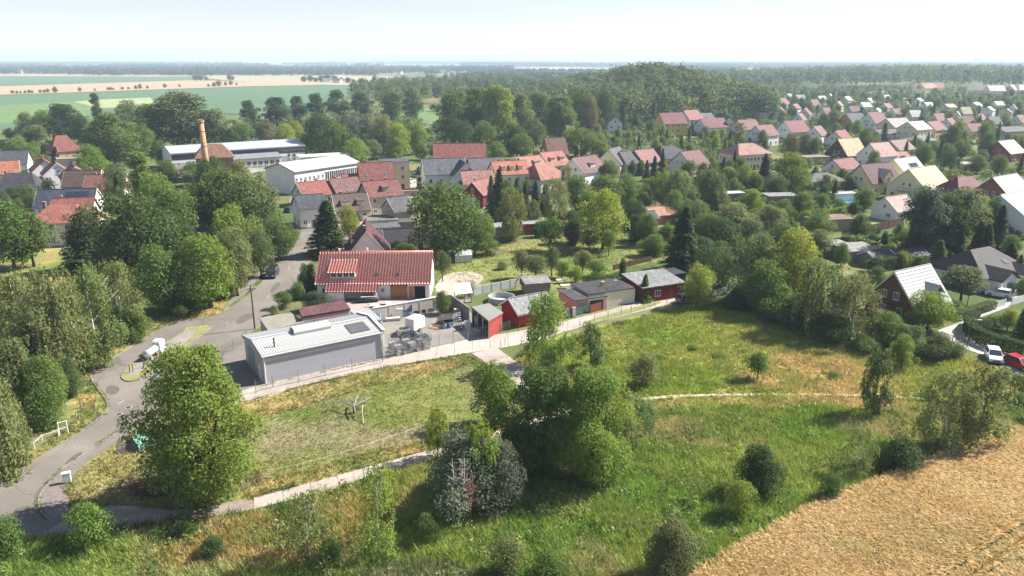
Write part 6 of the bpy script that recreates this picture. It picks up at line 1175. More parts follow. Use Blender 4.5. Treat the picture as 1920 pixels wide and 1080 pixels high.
drooping('birch0', 101, 11, 5.5, .14, 11000, .125, WHITEBARK, .13); drooping('birch1', 102, 11, 6.0, .2, 8000, .13, WHITEBARK, .13); drooping('sparse', 103, 9, 5.2, .12, 4200, .115, WHITEBARK, .10, 1.3); drooping('willow', 104, 10, 9.5, .06, 13000, .17, BARK, .25, 2.0, .45); drooping('wisp', 105, 8, 4.5, .05, 6500, .13, BARK, .1, .9)
def conifer(key, seed, H, W, n, leaf, tiers=24):
    r = np.random.default_rng(seed); P = []; D = []; per = n // (tiers * 11)
    for i in range(tiers):
        t = (i + .4) / tiers; R0 = W / 2 * (1 - t) ** .85 * r.uniform(.88, 1.1) + .12; z = H * (.04 + .94 * t); nb = 11
        for b in range(nb):
            a = 6.2832 * b / nb + i * .7 + r.normal(0, .15); L = R0 * r.uniform(.75, 1.12); u = np.sqrt(r.random(per)) ; side = r.normal(0, .11, per) * L * u
            x = np.cos(a) * L * u - np.sin(a) * side; y = np.sin(a) * L * u + np.cos(a) * side; zz = z - .28 * L * u ** 1.6 + .12 * L * np.maximum(0, u - .8) * 3 + r.normal(0, leaf * .3, per)
            P.append(np.stack([x, y, zz], 1)); D.append(np.tile((math.cos(a), math.sin(a), -.35), (per, 1)))
    P = np.concatenate(P); D = np.concatenate(D); m = len(P); nr = np.tile((0, 0, 1.0), (m, 1)) + D * .35 + r.normal(0, .35, (m, 3))
    V = fit(quads(r, P, nr, leaf, .4, D + r.normal(0, .3, (m, 3))), H, W); q = MB().tube([(0, 0, -.1), (0, 0, H * .97)], [H * .022, .02], 8)
    PROTO[key] = (q.mesh('trunk', BARK, True), crownmesh(V), H, W)
conifer('spruce0', 111, 12, 5.2, 9000, .26); conifer('spruce1', 112, 10, 3.8, 6500, .22, 20)
TINT = dict(g=(.115, .178, .046), b=(.165, .242, .05), y=(.235, .29, .058), d=(.064, .106, .034), o=(.175, .205, .075), s=(.145, .175, .11), e=(.075, .108, .07), p=(.122, .158, .062), k=(.17, .155, .065), t=(.172, .238, .05))
TWORD = dict(g='green', b='bright green', y='yellow-green', d='dark green', o='olive', s='silvery grey', e='blue-green', p='dull green', k='brownish', t='pale green')
KIND = dict(leafy=('broadleaf_tree', 'round tree', 'tree'), tall=('tall_tree', 'tall tree', 'tree'), big=('broadleaf_tree', 'large leafy tree', 'tree'), bush=('bush', 'small bush', 'bush'), shrub=('shrub', 'spreading shrub', 'shrub'), fruit=('fruit_tree', 'small fruit tree', 'fruit tree'), poplar=('poplar_tree', 'narrow upright poplar', 'tree'), thuja=('cypress', 'columnar evergreen', 'conifer'), pine=('pine_tree', 'pine tree', 'pine'), birch=('birch_tree', 'birch tree', 'birch'), sparse=('birch_tree', 'sparse young birch', 'birch'), willow=('willow_tree', 'drooping willow', 'willow'), wisp=('young_tree', 'feathery young tree', 'tree'), spruce=('spruce_tree', 'conical spruce', 'conifer'))
PLANTED = []
GARDEN = ('in the settlement gardens', 'in the hillside gardens', 'behind the orchard', 'along the back of the settlement', 'in the left village gardens', 'between the town houses')
def tree(kind, x, yt, yb, wpx, tint, cluster, XY=None, HW=None):
    X, Y = XY or G(x, yb)
    if HW: H, W = HW
    else:
        H = height_to(X, Y, yt); W = wpx * PX(X, Y, H / 2)[2] / FL
    base = kind.rstrip('0123456789'); tm, cm, H0, W0 = PROTO[kind]; nm, word, cat = KIND[base]
    if cluster in GARDEN and base == 'leafy': nm = 'garden_tree'
    root = empty(nm, (X, Y, max(0, float(hill_z(X, Y)) - .4)), random.uniform(0, 6.28)); q_ = random.uniform(.88, 1.1); root.scale = (W / W0 * q_, W / W0 * (2 - q_), H / H0); root.rotation_euler[0] = random.uniform(-.05, .05)
    obj('trunk', tm, root); c = obj('crown', cm, root); k = random.uniform(.86, 1.16); c.color = tuple(min(1, v * k * random.uniform(.95, 1.06)) for v in TINT[tint]) + (1,)
    tag(root, '%s %s, %%s from the left %s' % (TWORD[tint], word, cluster), cat, cluster); PLANTED.append((cluster, X, Y, root)); return root
def alt(k, n, i): return k + str(i % n)
TREES = {
 'in the foreground': [('big0', 382, 655, 938, 245, 't'), ('leafy0', 925, 680, 800, 100, 'b'), ('big1', 1015, 690, 888, 175, 'g'), ('big0', 1108, 692, 905, 165, 'b'), ('wisp', 1165, 735, 845, 80, 'o'), ('shrub0', 875, 815, 948, 200, 's'), ('wisp', 905, 795, 955, 78, 'b'), ('wisp', 821, 765, 862, 55, 'y'), ('sparse', 712, 868, 1042, 112, 't'), ('sparse', 580, 918, 1052, 115, 'o'), ('shrub1', 940, 830, 945, 110, 's'), ('shrub1', 1185, 745, 810, 100, 'g')],
 'among the foreground bushes': [('bush0', 172, 945, 1030, 92, 'b'), ('bush1', 18, 968, 1048, 80, 'g'), ('bush2', 400, 1008, 1045, 60, 'd'), ('bush0', 800, 963, 1020, 48, 'g'), ('bush1', 955, 1003, 1078, 70, 'o'), ('bush2', 1030, 1035, 1090, 80, 'g'), ('shrub0', 1258, 975, 1085, 120, 'p'), ('bush0', 1385, 903, 970, 64, 't'), ('shrub1', 1417, 838, 928, 95, 'd'), ('bush1', 1556, 888, 938, 48, 'd'), ('bush2', 1690, 820, 882, 84, 'd'), ('bush1', 300, 985, 1010, 40, 'g'), ('bush2', 350, 975, 1005, 36, 'g'), ('bush0', 620, 1010, 1050, 40, 'g')],
 'along the meadow': [('birch0', 1022, 548, 688, 105, 't'), ('wisp', 1106, 608, 695, 68, 'p'), ('bush2', 1208, 662, 722, 66, 'o'), ('fruit0', 1420, 660, 712, 54, 'g'), ('birch1', 1762, 690, 845, 130, 'o'), ('wisp', 1832, 685, 838, 110, 'o'), ('wisp', 1638, 655, 778, 68, 'p'), ('leafy1', 1690, 630, 692, 58, 'b'), ('sparse', 1605, 790, 888, 74, 'o'), ('bush0', 1908, 700, 748, 46, 'g'), ('bush1', 1880, 690, 720, 40, 'p'), ('leafy2', 1306, 495, 575, 78, 'y'), ('bush2', 1565, 697, 708, 34, 't'), ('bush0', 1300, 646, 655, 30, 'b'), ('bush1', 1350, 660, 669, 38, 't'), ('bush2', 1240, 664, 673, 28, 't'), ('bush0', 1210, 755, 800, 60, 'o'), ('bush1', 1905, 735, 760, 44, 'g'), ('bush2', 1140, 690, 712, 40, 'g')],
 'in the thicket by the timber house': [('willow', 1402, 440, 562, 140, 'p'), ('leafy3', 1482, 428, 572, 112, 'y'), ('willow', 1532, 490, 622, 135, 'o'), ('birch1', 1592, 515, 638, 110, 'o'), ('shrub0', 1452, 540, 600, 120, 'g'), ('shrub1', 1655, 585, 650, 90, 'g'), ('leafy0', 1738, 548, 618, 92, 'b'), ('shrub0', 1700, 610, 662, 105, 'p'), ('shrub1', 1755, 625, 672, 80, 'p'), ('shrub0', 1385, 545, 580, 90, 'd'), ('willow', 1345, 455, 545, 80, 'p'), ('shrub1', 1560, 590, 640, 100, 'd'), ('leafy1', 1435, 490, 590, 100, 'g'), ('bush0', 1620, 630, 660, 60, 'g'), ('shrub1', 1500, 560, 612, 110, 'd'), ('bush1', 1790, 640, 672, 46, 'p')],
 'on the left bank of the road': [('birch0', 55, 512, 690, 120, 'o'), ('birch1', 128, 508, 730, 130, 'o'), ('birch0', 188, 498, 690, 105, 'o'), ('birch1', 235, 490, 640, 90, 'o'), ('willow', 28, 640, 790, 145, 'o'), ('shrub1', 92, 672, 798, 118, 'g'), ('willow', 8, 712, 885, 150, 'o'), ('shrub0', 250, 578, 642, 72, 'g'), ('leafy2', 162, 600, 700, 78, 'g'), ('birch1', 15, 540, 680, 100, 'p'), ('birch0', 95, 560, 740, 110, 'o'), ('shrub1', 135, 668, 742, 56, 'p'), ('bush0', 42, 815, 872, 50, 'g'), ('willow', 75, 615, 740, 125, 'p'), ('birch0', 212, 520, 628, 80, 'p')],
 'in the grove left of the road': [('leafy0', 262, 365, 545, 170, 'd'), ('leafy1', 175, 385, 505, 90, 'p'), ('spruce0', 170, 400, 505, 95, 'd'), ('leafy2', 326, 348, 480, 125, 'g'), ('leafy3', 396, 440, 578, 125, 'b'), ('leafy0', 446, 428, 555, 85, 'o'), ('leafy1', 312, 458, 585, 105, 'g'), ('leafy2', 440, 385, 490, 110, 'b'), ('leafy3', 425, 315, 450, 125, 'g'), ('leafy0', 478, 325, 460, 115, 'p'), ('leafy1', 524, 410, 488, 72, 'g'), ('leafy2', 545, 420, 462, 38, 'g'), ('leafy3', 28, 375, 505, 120, 'g'), ('fruit0', 64, 400, 500, 90, 'g'), ('poplar', 268, 285, 385, 44, 't'), ('willow', 226, 308, 390, 60, 'p'), ('leafy0', 300, 325, 420, 70, 'b'), ('shrub0', 340, 545, 590, 90, 'd'), ('leafy1', 375, 345, 450, 90, 'p'), ('leafy2', 500, 365, 450, 75, 'g'), ('leafy3', 230, 425, 530, 80, 'd'), ('shrub1', 255, 500, 560, 90, 'd'), ('leafy1', 355, 410, 520, 80, 'd'), ('leafy0', 490, 430, 520, 60, 'p'), ('leafy2', 395, 300, 390, 55, 'd'), ('leafy3', 460, 300, 400, 60, 'o'), ('bush0', 420, 535, 560, 50, 'd'), ('fruit1', 45, 455, 505, 30, 'g')],
 'round the left village': [('leafy1', 175, 270, 335, 62, 'b'), ('leafy2', 40, 258, 300, 64, 'g'), ('tall0', 125, 195, 270, 72, 'd'), ('leafy3', 55, 210, 262, 44, 'p'), ('leafy0', 88, 206, 262, 40, 'g'), ('poplar', 187, 175, 240, 20, 'd'), ('tall1', 215, 212, 312, 92, 'g'), ('tall0', 345, 173, 285, 130, 'p'), ('tall1', 290, 195, 285, 85, 'g'), ('tall0', 405, 205, 285, 80, 'p'), ('leafy1', 245, 188, 250, 60, 'p'), ('leafy2', 20, 240, 262, 30, 'o'), ('leafy3', 70, 234, 268, 54, 'o'), ('spruce1', 112, 252, 300, 30, 'd'), ('leafy0', 260, 230, 300, 66, 'g'), ('leafy1', 200, 300, 330, 40, 'y'), ('leafy2', 50, 318, 350, 34, 'g'), ('leafy3', 85, 330, 352, 40, 'd'), ('leafy0', 30, 350, 385, 46, 'd'), ('leafy1', 60, 345, 395, 44, 'p'), ('leafy3', 100, 362, 395, 24, 'd'), ('bush0', 120, 335, 352, 30, 'g'), ('leafy0', 302, 262, 312, 34, 'g'), ('leafy2', 160, 215, 280, 50, 'd'), ('leafy1', 320, 300, 350, 60, 'g'), ('leafy0', 370, 302, 350, 60, 'g'), ('leafy2', 405, 292, 345, 46, 'd')],
 'behind the factory': [('leafy0', 455, 228, 272, 40, 'g'), ('tall0', 470, 188, 240, 36, 'd'), ('tall1', 520, 182, 240, 56, 'd'), ('leafy1', 500, 224, 270, 44, 'k'), ('leafy2', 555, 226, 272, 44, 'y'), ('leafy3', 600, 215, 300, 76, 'd'), ('willow', 640, 232, 300, 50, 't'), ('leafy0', 668, 260, 318, 62, 'b'), ('leafy1', 690, 215, 275, 50, 's'), ('tall1', 560, 180, 232, 40, 'd'), ('tall0', 595, 175, 232, 40, 'd'), ('tall1', 635, 168, 228, 46, 'g'), ('tall0', 680, 172, 228, 44, 'p'), ('leafy2', 720, 215, 285, 66, 'o'), ('leafy3', 750, 232, 295, 48, 'y'), ('leafy0', 780, 228, 290, 48, 't'), ('tall0', 735, 172, 232, 50, 'g'), ('tall1', 775, 165, 228, 44, 'p'), ('leafy1', 790, 268, 300, 34, 'g'), ('leafy2', 745, 258, 298, 36, 'b'), ('leafy3', 700, 262, 300, 46, 'p'), ('leafy0', 650, 250, 300, 46, 'd'), ('leafy1', 820, 265, 302, 36, 'b'), ('leafy2', 575, 250, 292, 40, 'd'), ('leafy3', 536, 232, 280, 46, 'y'), ('leafy0', 430, 240, 285, 40, 'd'), ('leafy1', 785, 312, 332, 14, 'd'), ('leafy0', 655, 215, 268, 46, 's'), ('leafy2', 620, 300, 330, 30, 'g')],
 'in the woodland behind town': [('tall0', 850, 170, 262, 70, 'g'), ('tall1', 890, 165, 258, 66, 'g'), ('tall0', 935, 160, 262, 74, 't'), ('tall1', 975, 175, 258, 56, 'o'), ('tall0', 1010, 172, 250, 60, 'g'), ('tall1', 1050, 180, 262, 70, 'g'), ('leafy0', 865, 225, 285, 60, 'd'), ('leafy1', 910, 228, 290, 66, 'g'), ('leafy2', 960, 232, 292, 66, 'd'), ('leafy3', 1000, 220, 285, 50, 'p'), ('leafy0', 1085, 240, 295, 76, 'g'), ('leafy1', 1105, 180, 255, 40, 'k'), ('spruce0', 1167, 196, 243, 20, 'd'), ('leafy2', 1065, 245, 285, 50, 'b'), ('leafy3', 1118, 250, 292, 46, 'g'), ('leafy0', 980, 250, 300, 50, 'g'), ('leafy1', 930, 265, 305, 46, 'g'), ('leafy2', 870, 205, 255, 50, 'k'), ('spruce1', 1018, 222, 268, 24, 'e'), ('leafy3', 1040, 205, 262, 46, 'g'), ('spruce0', 1225, 190, 240, 18, 'p'), ('leafy0', 1090, 165, 250, 56, 'g'), ('leafy1', 1130, 165, 245, 56, 'd'), ('leafy0', 1020, 290, 312, 20, 'g')],
 'in front of the town row': [('leafy0', 835, 343, 492, 152, 'g'), ('spruce0', 616, 376, 478, 84, 'd'), ('leafy1', 655, 385, 450, 48, 'y'), ('spruce1', 628, 338, 372, 16, 'd'), ('spruce0', 937, 318, 425, 52, 'd'), ('birch0', 957, 350, 452, 62, 'o'), ('spruce1', 968, 335, 405, 30, 'd'), ('birch1', 1040, 335, 420, 66, 'o'), ('leafy2', 1130, 355, 468, 105, 'y'), ('leafy3', 1135, 328, 395, 96, 'g'), ('leafy0', 1140, 302, 345, 40, 'g'), ('leafy1', 760, 455, 478, 58, 'g'), ('leafy2', 670, 398, 418, 15, 'd'), ('birch0', 1062, 310, 365, 30, 'o'), ('spruce0', 1005, 340, 408, 32, 'd'), ('spruce1', 985, 345, 405, 28, 'd'), ('leafy3', 890, 395, 478, 80, 'g'), ('leafy0', 722, 325, 350, 14, 'g'), ('leafy2', 745, 450, 475, 30, 'd'), ('bush0', 915, 448, 478, 50, 'g'), ('leafy1', 865, 400, 480, 70, 'b'), ('leafy3', 905, 335, 380, 0.1, 'd')][:21],
  'beside the striped barn': [('shrub0', 578, 495, 548, 56, 'd'), ('bush0', 533, 546, 578, 38, 'g'), ('shrub1', 594, 547, 582, 62, 'e'), ('bush1', 560, 528, 562, 34, 'g'), ('bush2', 515, 572, 592, 26, 'o')],
 'by the conifers in front of town': [('spruce0', 1022, 345, 412, 32, 'd'), ('spruce1', 922, 330, 402, 28, 'd'), ('leafy0', 1080, 328, 398, 52, 'g'), ('leafy1', 1100, 362, 425, 52, 'g'), ('leafy3', 1075, 395, 455, 48, 'd'), ('leafy2', 1176, 330, 392, 60, 'g'), ('leafy0', 1186, 372, 430, 50, 'd'), ('spruce0', 950, 345, 412, 34, 'd'), ('leafy1', 910, 400, 462, 44, 'g'), ('leafy2', 1000, 375, 432, 40, 'p'), ('spruce1', 1055, 348, 410, 24, 'd'), ('leafy3', 1215, 400, 460, 50, 'g')],
 'in the orchard garden': [('fruit0', 978, 468, 522, 40, 'o'), ('fruit1', 1005, 478, 524, 46, 'p'), ('fruit0', 1034, 462, 518, 40, 'p'), ('fruit1', 1053, 488, 522, 34, 'b'), ('fruit0', 1092, 470, 512, 52, 'o'), ('fruit1', 1141, 430, 480, 28, 'g'), ('fruit0', 1104, 430, 472, 44, 'p'), ('fruit1', 1030, 408, 470, 56, 'g'), ('fruit0', 830, 470, 528, 36, 'p'), ('shrub0', 1075, 412, 460, 46, 'd'), ('bush0', 1118, 488, 520, 40, 'g'), ('bush1', 1120, 512, 540, 60, 'd'), ('thuja', 1166, 484, 536, 16, 'd'), ('spruce1', 1207, 515, 566, 30, 'g'), ('spruce0', 1276, 388, 505, 72, 'd'), ('leafy0', 1345, 405, 480, 90, 'd'), ('shrub1', 1225, 440, 480, 60, 'g'), ('shrub0', 1195, 402, 452, 60, 'd'), ('bush2', 942, 490, 505, 26, 'o'), ('leafy3', 830, 545, 588, 36, 'g'), ('bush1', 1178, 508, 535, 20, 't'), ('shrub1', 1310, 445, 500, 90, 'd'), ('bush0', 1080, 500, 530, 30, 'b'), ('shrub0', 1250, 420, 470, 60, 'g'), ('bush2', 1240, 500, 520, 30, 'd'), ('shrub0', 1010, 415, 445, 30, 'd')],
 'in the allotments': [('willow', 1268, 318, 398, 76, 'o'), ('leafy0', 1240, 322, 388, 50, 'b'), ('willow', 1332, 318, 396, 78, 'p'), ('leafy1', 1480, 286, 365, 78, 'b'), ('spruce0', 1432, 288, 352, 36, 'e'), ('spruce1', 1240, 278, 328, 20, 'd'), ('spruce0', 1225, 292, 338, 22, 'd'), ('spruce1', 1212, 300, 340, 20, 'd'), ('spruce0', 1375, 282, 325, 18, 'd'), ('spruce1', 1355, 295, 335, 20, 'd'), ('spruce0', 1329, 308, 340, 20, 'p'), ('leafy2', 1395, 308, 360, 44, 'b'), ('leafy3', 1405, 355, 405, 56, 'b'), ('thuja', 1205, 360, 400, 28, 'p'), ('leafy0', 1300, 375, 425, 60, 'g'), ('leafy1', 1370, 380, 440, 90, 'o'), ('leafy2', 1440, 385, 440, 80, 'o'), ('leafy3', 1500, 360, 410, 50, 'g'), ('leafy0', 1180, 335, 380, 40, 'g'), ('leafy1', 1210, 345, 385, 36, 'p'), ('leafy2', 1530, 400, 450, 60, 'g'), ('shrub0', 1610, 400, 448, 50, 'p'), ('leafy0', 1620, 352, 395, 44, 'g'), ('spruce1', 1563, 338, 378, 18, 'd'), ('leafy1', 1545, 345, 380, 30, 'd'), ('leafy2', 1465, 375, 415, 46, 'g'), ('leafy3', 1345, 355, 400, 50, 'p'), ('leafy0', 1290, 300, 340, 30, 'g'), ('leafy3', 1510, 395, 425, 40, 'b'), ('leafy1', 1185, 300, 332, 18, 'd'), ('leafy2', 1415, 325, 360, 40, 'g'), ('leafy0', 1455, 330, 372, 44, 'p'), ('leafy1', 1262, 355, 412, 50, 'g'), ('leafy3', 1320, 400, 455, 70, 'g'), ('leafy2', 1400, 410, 470, 80, 'p'), ('leafy0', 1470, 420, 470, 70, 'g'), ('leafy1', 1530, 430, 480, 60, 'o'), ('leafy3', 1575, 455, 500, 34, 'g'), ('bush0', 1570, 372, 395, 30, 'g')],
 'between the right hand houses': [('pine', 1725, 350, 484, 90, 'e'), ('pine', 1798, 352, 475, 92, 'p'), ('pine', 1762, 362, 480, 76, 'd'), ('spruce0', 1712, 385, 480, 50, 'd'), ('spruce1', 1775, 390, 482, 40, 'd'), ('leafy0', 1838, 368, 440, 70, 't'), ('spruce0', 1868, 385, 470, 46, 'e'), ('spruce1', 1828, 410, 478, 34, 'd'), ('spruce0', 1848, 415, 478, 34, 'd'), ('spruce1', 1755, 450, 505, 40, 'g'), ('spruce0', 1888, 455, 520, 50, 'd'), ('pine', 1800, 500, 570, 90, 'p'), ('spruce1', 1905, 478, 530, 28, 'd'), ('spruce0', 1840, 342, 380, 40, 'd'), ('leafy1', 1778, 318, 365, 50, 'o'), ('spruce1', 1655, 230, 275, 22, 'd'), ('leafy2', 1620, 240, 288, 44, 'g'), ('leafy3', 1510, 250, 300, 30, 'p'), ('leafy0', 1480, 250, 300, 36, 'k'), ('willow', 1528, 258, 300, 34, 'o'), ('leafy1', 1730, 270, 312, 38, 'g'), ('leafy2', 1780, 235, 280, 42, 'd'), ('leafy3', 1845, 250, 300, 40, 'd'), ('leafy0', 1800, 262, 300, 36, 'g'), ('leafy1', 1560, 205, 245, 34, 'p'), ('leafy2', 1700, 200, 226, 34, 'g'), ('leafy3', 1770, 205, 232, 32, 'g'), ('leafy0', 1870, 290, 330, 30, 'g'), ('leafy1', 1830, 290, 325, 40, 'p'), ('leafy2', 1690, 470, 502, 36, 'y'), ('shrub0', 1725, 480, 508, 50, 'g'), ('bush0', 1840, 596, 622, 40, 'd'), ('leafy3', 1888, 580, 620, 40, 'y'), ('spruce1', 1915, 570, 640, 40, 'd'), ('bush1', 1860, 590, 618, 36, 'g'), ('leafy0', 1915, 520, 560, 30, 'g'), ('leafy1', 1895, 440, 480, 40, 'g'), ('thuja', 1845, 470, 500, 16, 'd'), ('bush2', 1640, 480, 510, 40, 'd'), ('spruce0', 1795, 420, 485, 30, 'd'), ('leafy1', 1745, 395, 470, 60, 'p'), ('shrub1', 1782, 560, 590, 60, 'g'), ('leafy3', 1640, 500, 545, 40, 'p'), ('bush0', 1548, 312, 322, 16, 'y')],
}
for cl, rows in TREES.items():
    for a in rows: tree(*a, cl)
# random garden trees filling the settlement between the built houses
def fill(cluster, poly, n, kinds, hmin, hmax, tints, gap=4.0, tries=4000):
    done = 0; P = GP(poly); P_ = np.array(P); lo, hi = P_.min(0), P_.max(0)
    for _ in range(tries):
        if done >= n: break
        X, Y = random.uniform(lo[0], hi[0]), random.uniform(lo[1], hi[1])
        if not in_poly(np.array([X]), np.array([Y]), P)[0]: continue
        H = random.uniform(hmin, hmax); k = random.choice(kinds); W = H * (random.uniform(.65, .95) if not k.startswith(('spruce', 'thuja')) else .42)
        if any((X - f[0]) ** 2 + (Y - f[1]) ** 2 < (f[2] * .8 + W * .4) ** 2 for f in FOOT): continue
        if any((X - q[1]) ** 2 + (Y - q[2]) ** 2 < gap ** 2 for q in PLANTED): continue
        x0, yb, d = PX(X, Y); s = FL / d; bx0, bx1, by0, by1 = x0 - W * s / 2, x0 + W * s / 2, yb - H * s, yb; bad = False
        for f in FOOT:
            b = f[3]
            if b and b[4] > Y:
                ov = max(0, min(bx1, b[2]) - max(bx0, b[0])) * max(0, min(by1, b[3]) - max(by0, b[1]))
                if ov > .42 * (b[2] - b[0]) * (b[3] - b[1]): bad = True; break
        if bad: continue
        tree(k, 0, 0, 0, 0, random.choice(tints), cluster, (X, Y), (H, W)); done += 1
LF = ['leafy0', 'leafy1', 'leafy2', 'leafy3']
fill('in the settlement gardens', [(1440, 345), (1440, 195), (1560, 185), (1920, 205), (1960, 320), (1800, 345), (1600, 330)], 200, LF + ['spruce0', 'spruce1', 'willow', 'fruit0'], 5, 10.5, 'ggdpoedb', 4.2)
fill('in the hillside gardens', [(1080, 300), (1080, 240), (1200, 225), (1440, 235), (1440, 290), (1300, 300)], 85, LF + ['fruit0', 'spruce1', 'birch1'], 4, 9, 'ggbdpot', 5)
fill('behind the orchard', [(1170, 420), (1160, 330), (1350, 300), (1500, 330), (1640, 350), (1640, 400), (1520, 450), (1350, 480), (1290, 430)], 70, LF + ['shrub0', 'shrub1', 'fruit1', 'willow'], 3, 6.5, 'ggbdpot', 3.6)
fill('along the back of the settlement', [(1440, 195), (1450, 172), (1640, 168), (1920, 180), (1920, 205), (1600, 190)], 115, LF + ['spruce0'], 5, 10, 'gdpeg', 6.5)
fill('in the left village gardens', [(0, 330), (0, 275), (60, 265), (230, 290), (230, 350), (60, 400), (0, 440)], 26, LF + ['fruit0', 'spruce1'], 3.5, 7, 'ggdpo', 5)
fill('between the town houses', [(560, 330), (760, 290), (900, 300), (1090, 285), (1100, 340), (1000, 380), (900, 400), (740, 400)], 22, ['fruit0', 'fruit1', 'bush0', 'spruce1', 'leafy1'], 2.5, 5.5, 'ggdpb', 5)
fill('in the lower allotment strip', [(1560, 470), (1640, 440), (1760, 420), (1920, 400), (1920, 470), (1700, 500)], 22, ['shrub0', 'shrub1', 'bush0', 'fruit0', 'thuja'], 1.8, 4.5, 'gdpb', 3.5)
from collections import defaultdict
grp = defaultdict(list)
for cl, X, Y, o in PLANTED: grp[cl].append((PX(X, Y)[0], o))
for cl, L in grp.items():
    for i, (x, o) in enumerate(sorted(L, key=lambda t: t[0])): o['label'] = o['label'] % ordinal(i)
# bare trees
def bare(label, x, yb, yt, mat, seed, spread, stems=((0, 0),), n=22, name='dead_tree'):
    X, Y = G(x, yb); H = height_to(X, Y, yt); t = tag(empty(name, (X, Y, 0)), label, 'tree'); r = random.Random(seed); q = MB(); tw = MB()
    for sx, sy in stems:
        q.tube([(sx, sy, -.1), (sx * 1.4 - .1, sy, H * .35), (sx * 2 + .05, sy, H * .7), (sx * 2.4 - .05, sy, H)], [.09, .07, .045, .012], 7)
        for k in range(n):
            z = H * r.uniform(.3, .95); a = r.uniform(0, 6.28); L = spread * (1.15 - z / H) * r.uniform(.5, 1.1); e = Vector((sx * 2 + math.cos(a) * L, sy + math.sin(a) * L, z + L * r.uniform(.5, .9))); m = Vector((sx * 1.8, sy, z)).lerp(e, .5) + Vector((0, 0, -.08 * L))
            q.tube([(sx * 1.8, sy, z), m, e], [.035, .022, .008], 5)
            for j in range(5): f = r.uniform(.35, 1); s0 = m.lerp(e, f); tw.tube([s0, s0 + Vector((r.uniform(-.5, .5), r.uniform(-.5, .5), r.uniform(-.1, .5))) * spread * .4], [.012, .004], 3)
    q.build('trunk', mat, t, smooth=True); tw.build('twigs', mat, t)
bare('bare white dead birch below the silvery shrub', 852, 990, 860, WHITEBARK, 3, 1.3, ((0, 0), (.45, .1))); bare('leafless bush on the sandy yard', 884, 556, 526, PALEWOOD, 5, 2.0, ((0, 0), (.2, .1), (-.2, 0)), 26, 'bare_bush'); bare('brown dead bush beside the white dead birch', 878, 985, 885, surf('dead_twigs', (.25, .14, .11), None, 3, .9), 9, 1.3, ((0, 0), (.2, 0), (-.25, .1)), 30, 'bare_bush')
# brush heaps
def heap(label, x, y, rx, ry, h, n, cols, name='brush_pile', L=.45):
    X, Y = G(x, y); r = np.random.default_rng(n); a = r.uniform(0, 6.283, n); u = np.sqrt(r.random(n)); P = np.stack([rx * u * np.cos(a), ry * u * np.sin(a), h * (1 - u ** 2) * r.uniform(.3, 1, n)], 1)
    d = r.normal(size=(n, 3)) * np.array((1, 1, .35)); V = quads(r, P, r.normal(size=(n, 3)) + np.array((0, 0, .8)), L, .14, d).reshape(-1, 3); C = np.repeat(np.array(cols)[r.integers(0, len(cols), n)] * r.uniform(.6, 1.3, (n, 1)), 4, 0)
    tag(obj(name, np_mesh(name, V, np.arange(len(V)).reshape(-1, 4), BLADE, C), None, (X, Y, 0)), label, 'brush pile')
heap('brown heap of cut branches beside the large foreground tree', 295, 915, 2.6, 1.6, 1.1, 1500, [(.28, .17, .10), (.2, .12, .08), (.32, .22, .14)]); heap('pale dry branches lying on the bank below the track', 400, 988, 2.2, .7, .4, 420, [(.4, .32, .24), (.3, .24, .18)]); heap('grey rubble and twigs in the weeds at the bottom', 255, 1046, 1.2, .6, .4, 200, [(.5, .48, .44), (.3, .28, .25)], L=.25); heap('flattened straw patch in the green weeds at the bottom', 1108, 1027, 1.7, .9, .25, 500, [(.42, .34, .24), (.5, .43, .33)], L=.3)
heap('lighter lodged grain tuft at the field corner', 1870, 832, 1.5, .8, .9, 500, [(.6, .45, .2), (.5, .38, .16)], 'lodged_grain', .35)
# ------------------------------------------------------------------ hedges
def hedge(label, pix, h, wd, tint, n_per=650):
    P = GP(pix); r = np.random.default_rng(int(P[0][0] * 10) % 999 + 5); pts = []; nr = []
    for a, b in zip(P[:-1], P[1:]):
        a = np.array(a); b = np.array(b); L = np.linalg.norm(b - a); d = (b - a) / L; q = np.array((-d[1], d[0])); n = int(L * n_per)
        u = r.random(n) * L; f = r.random(n); s = r.choice((-1, 1), n); topm = f < .4
        off = np.where(topm, r.uniform(-wd / 2, wd / 2, n), s * wd / 2); z = np.where(topm, h, r.uniform(.03, 1, n) * h); xy = a + d * u[:, None] + q * off[:, None]
        pts.append(np.column_stack([xy, z]) + r.normal(0, .05, (n, 3))); N3 = np.zeros((n, 3)); N3[topm, 2] = 1; N3[~topm, :2] = (q * s[:, None])[~topm]; nr.append(N3 + r.normal(0, .5, (n, 3)))
    p = np.concatenate(pts); o = p.mean(0) * np.array((1, 1, 0)); V = quads(r, p - o, np.concatenate(nr), .11).reshape(-1, 3)
    ob = tag(obj('hedge', np_mesh('hedge', V, np.arange(len(V)).reshape(-1, 4), LEAF), None, tuple(o)), label, 'hedge', 'clipped hedges'); ob.color = (*TINT[tint], 1)
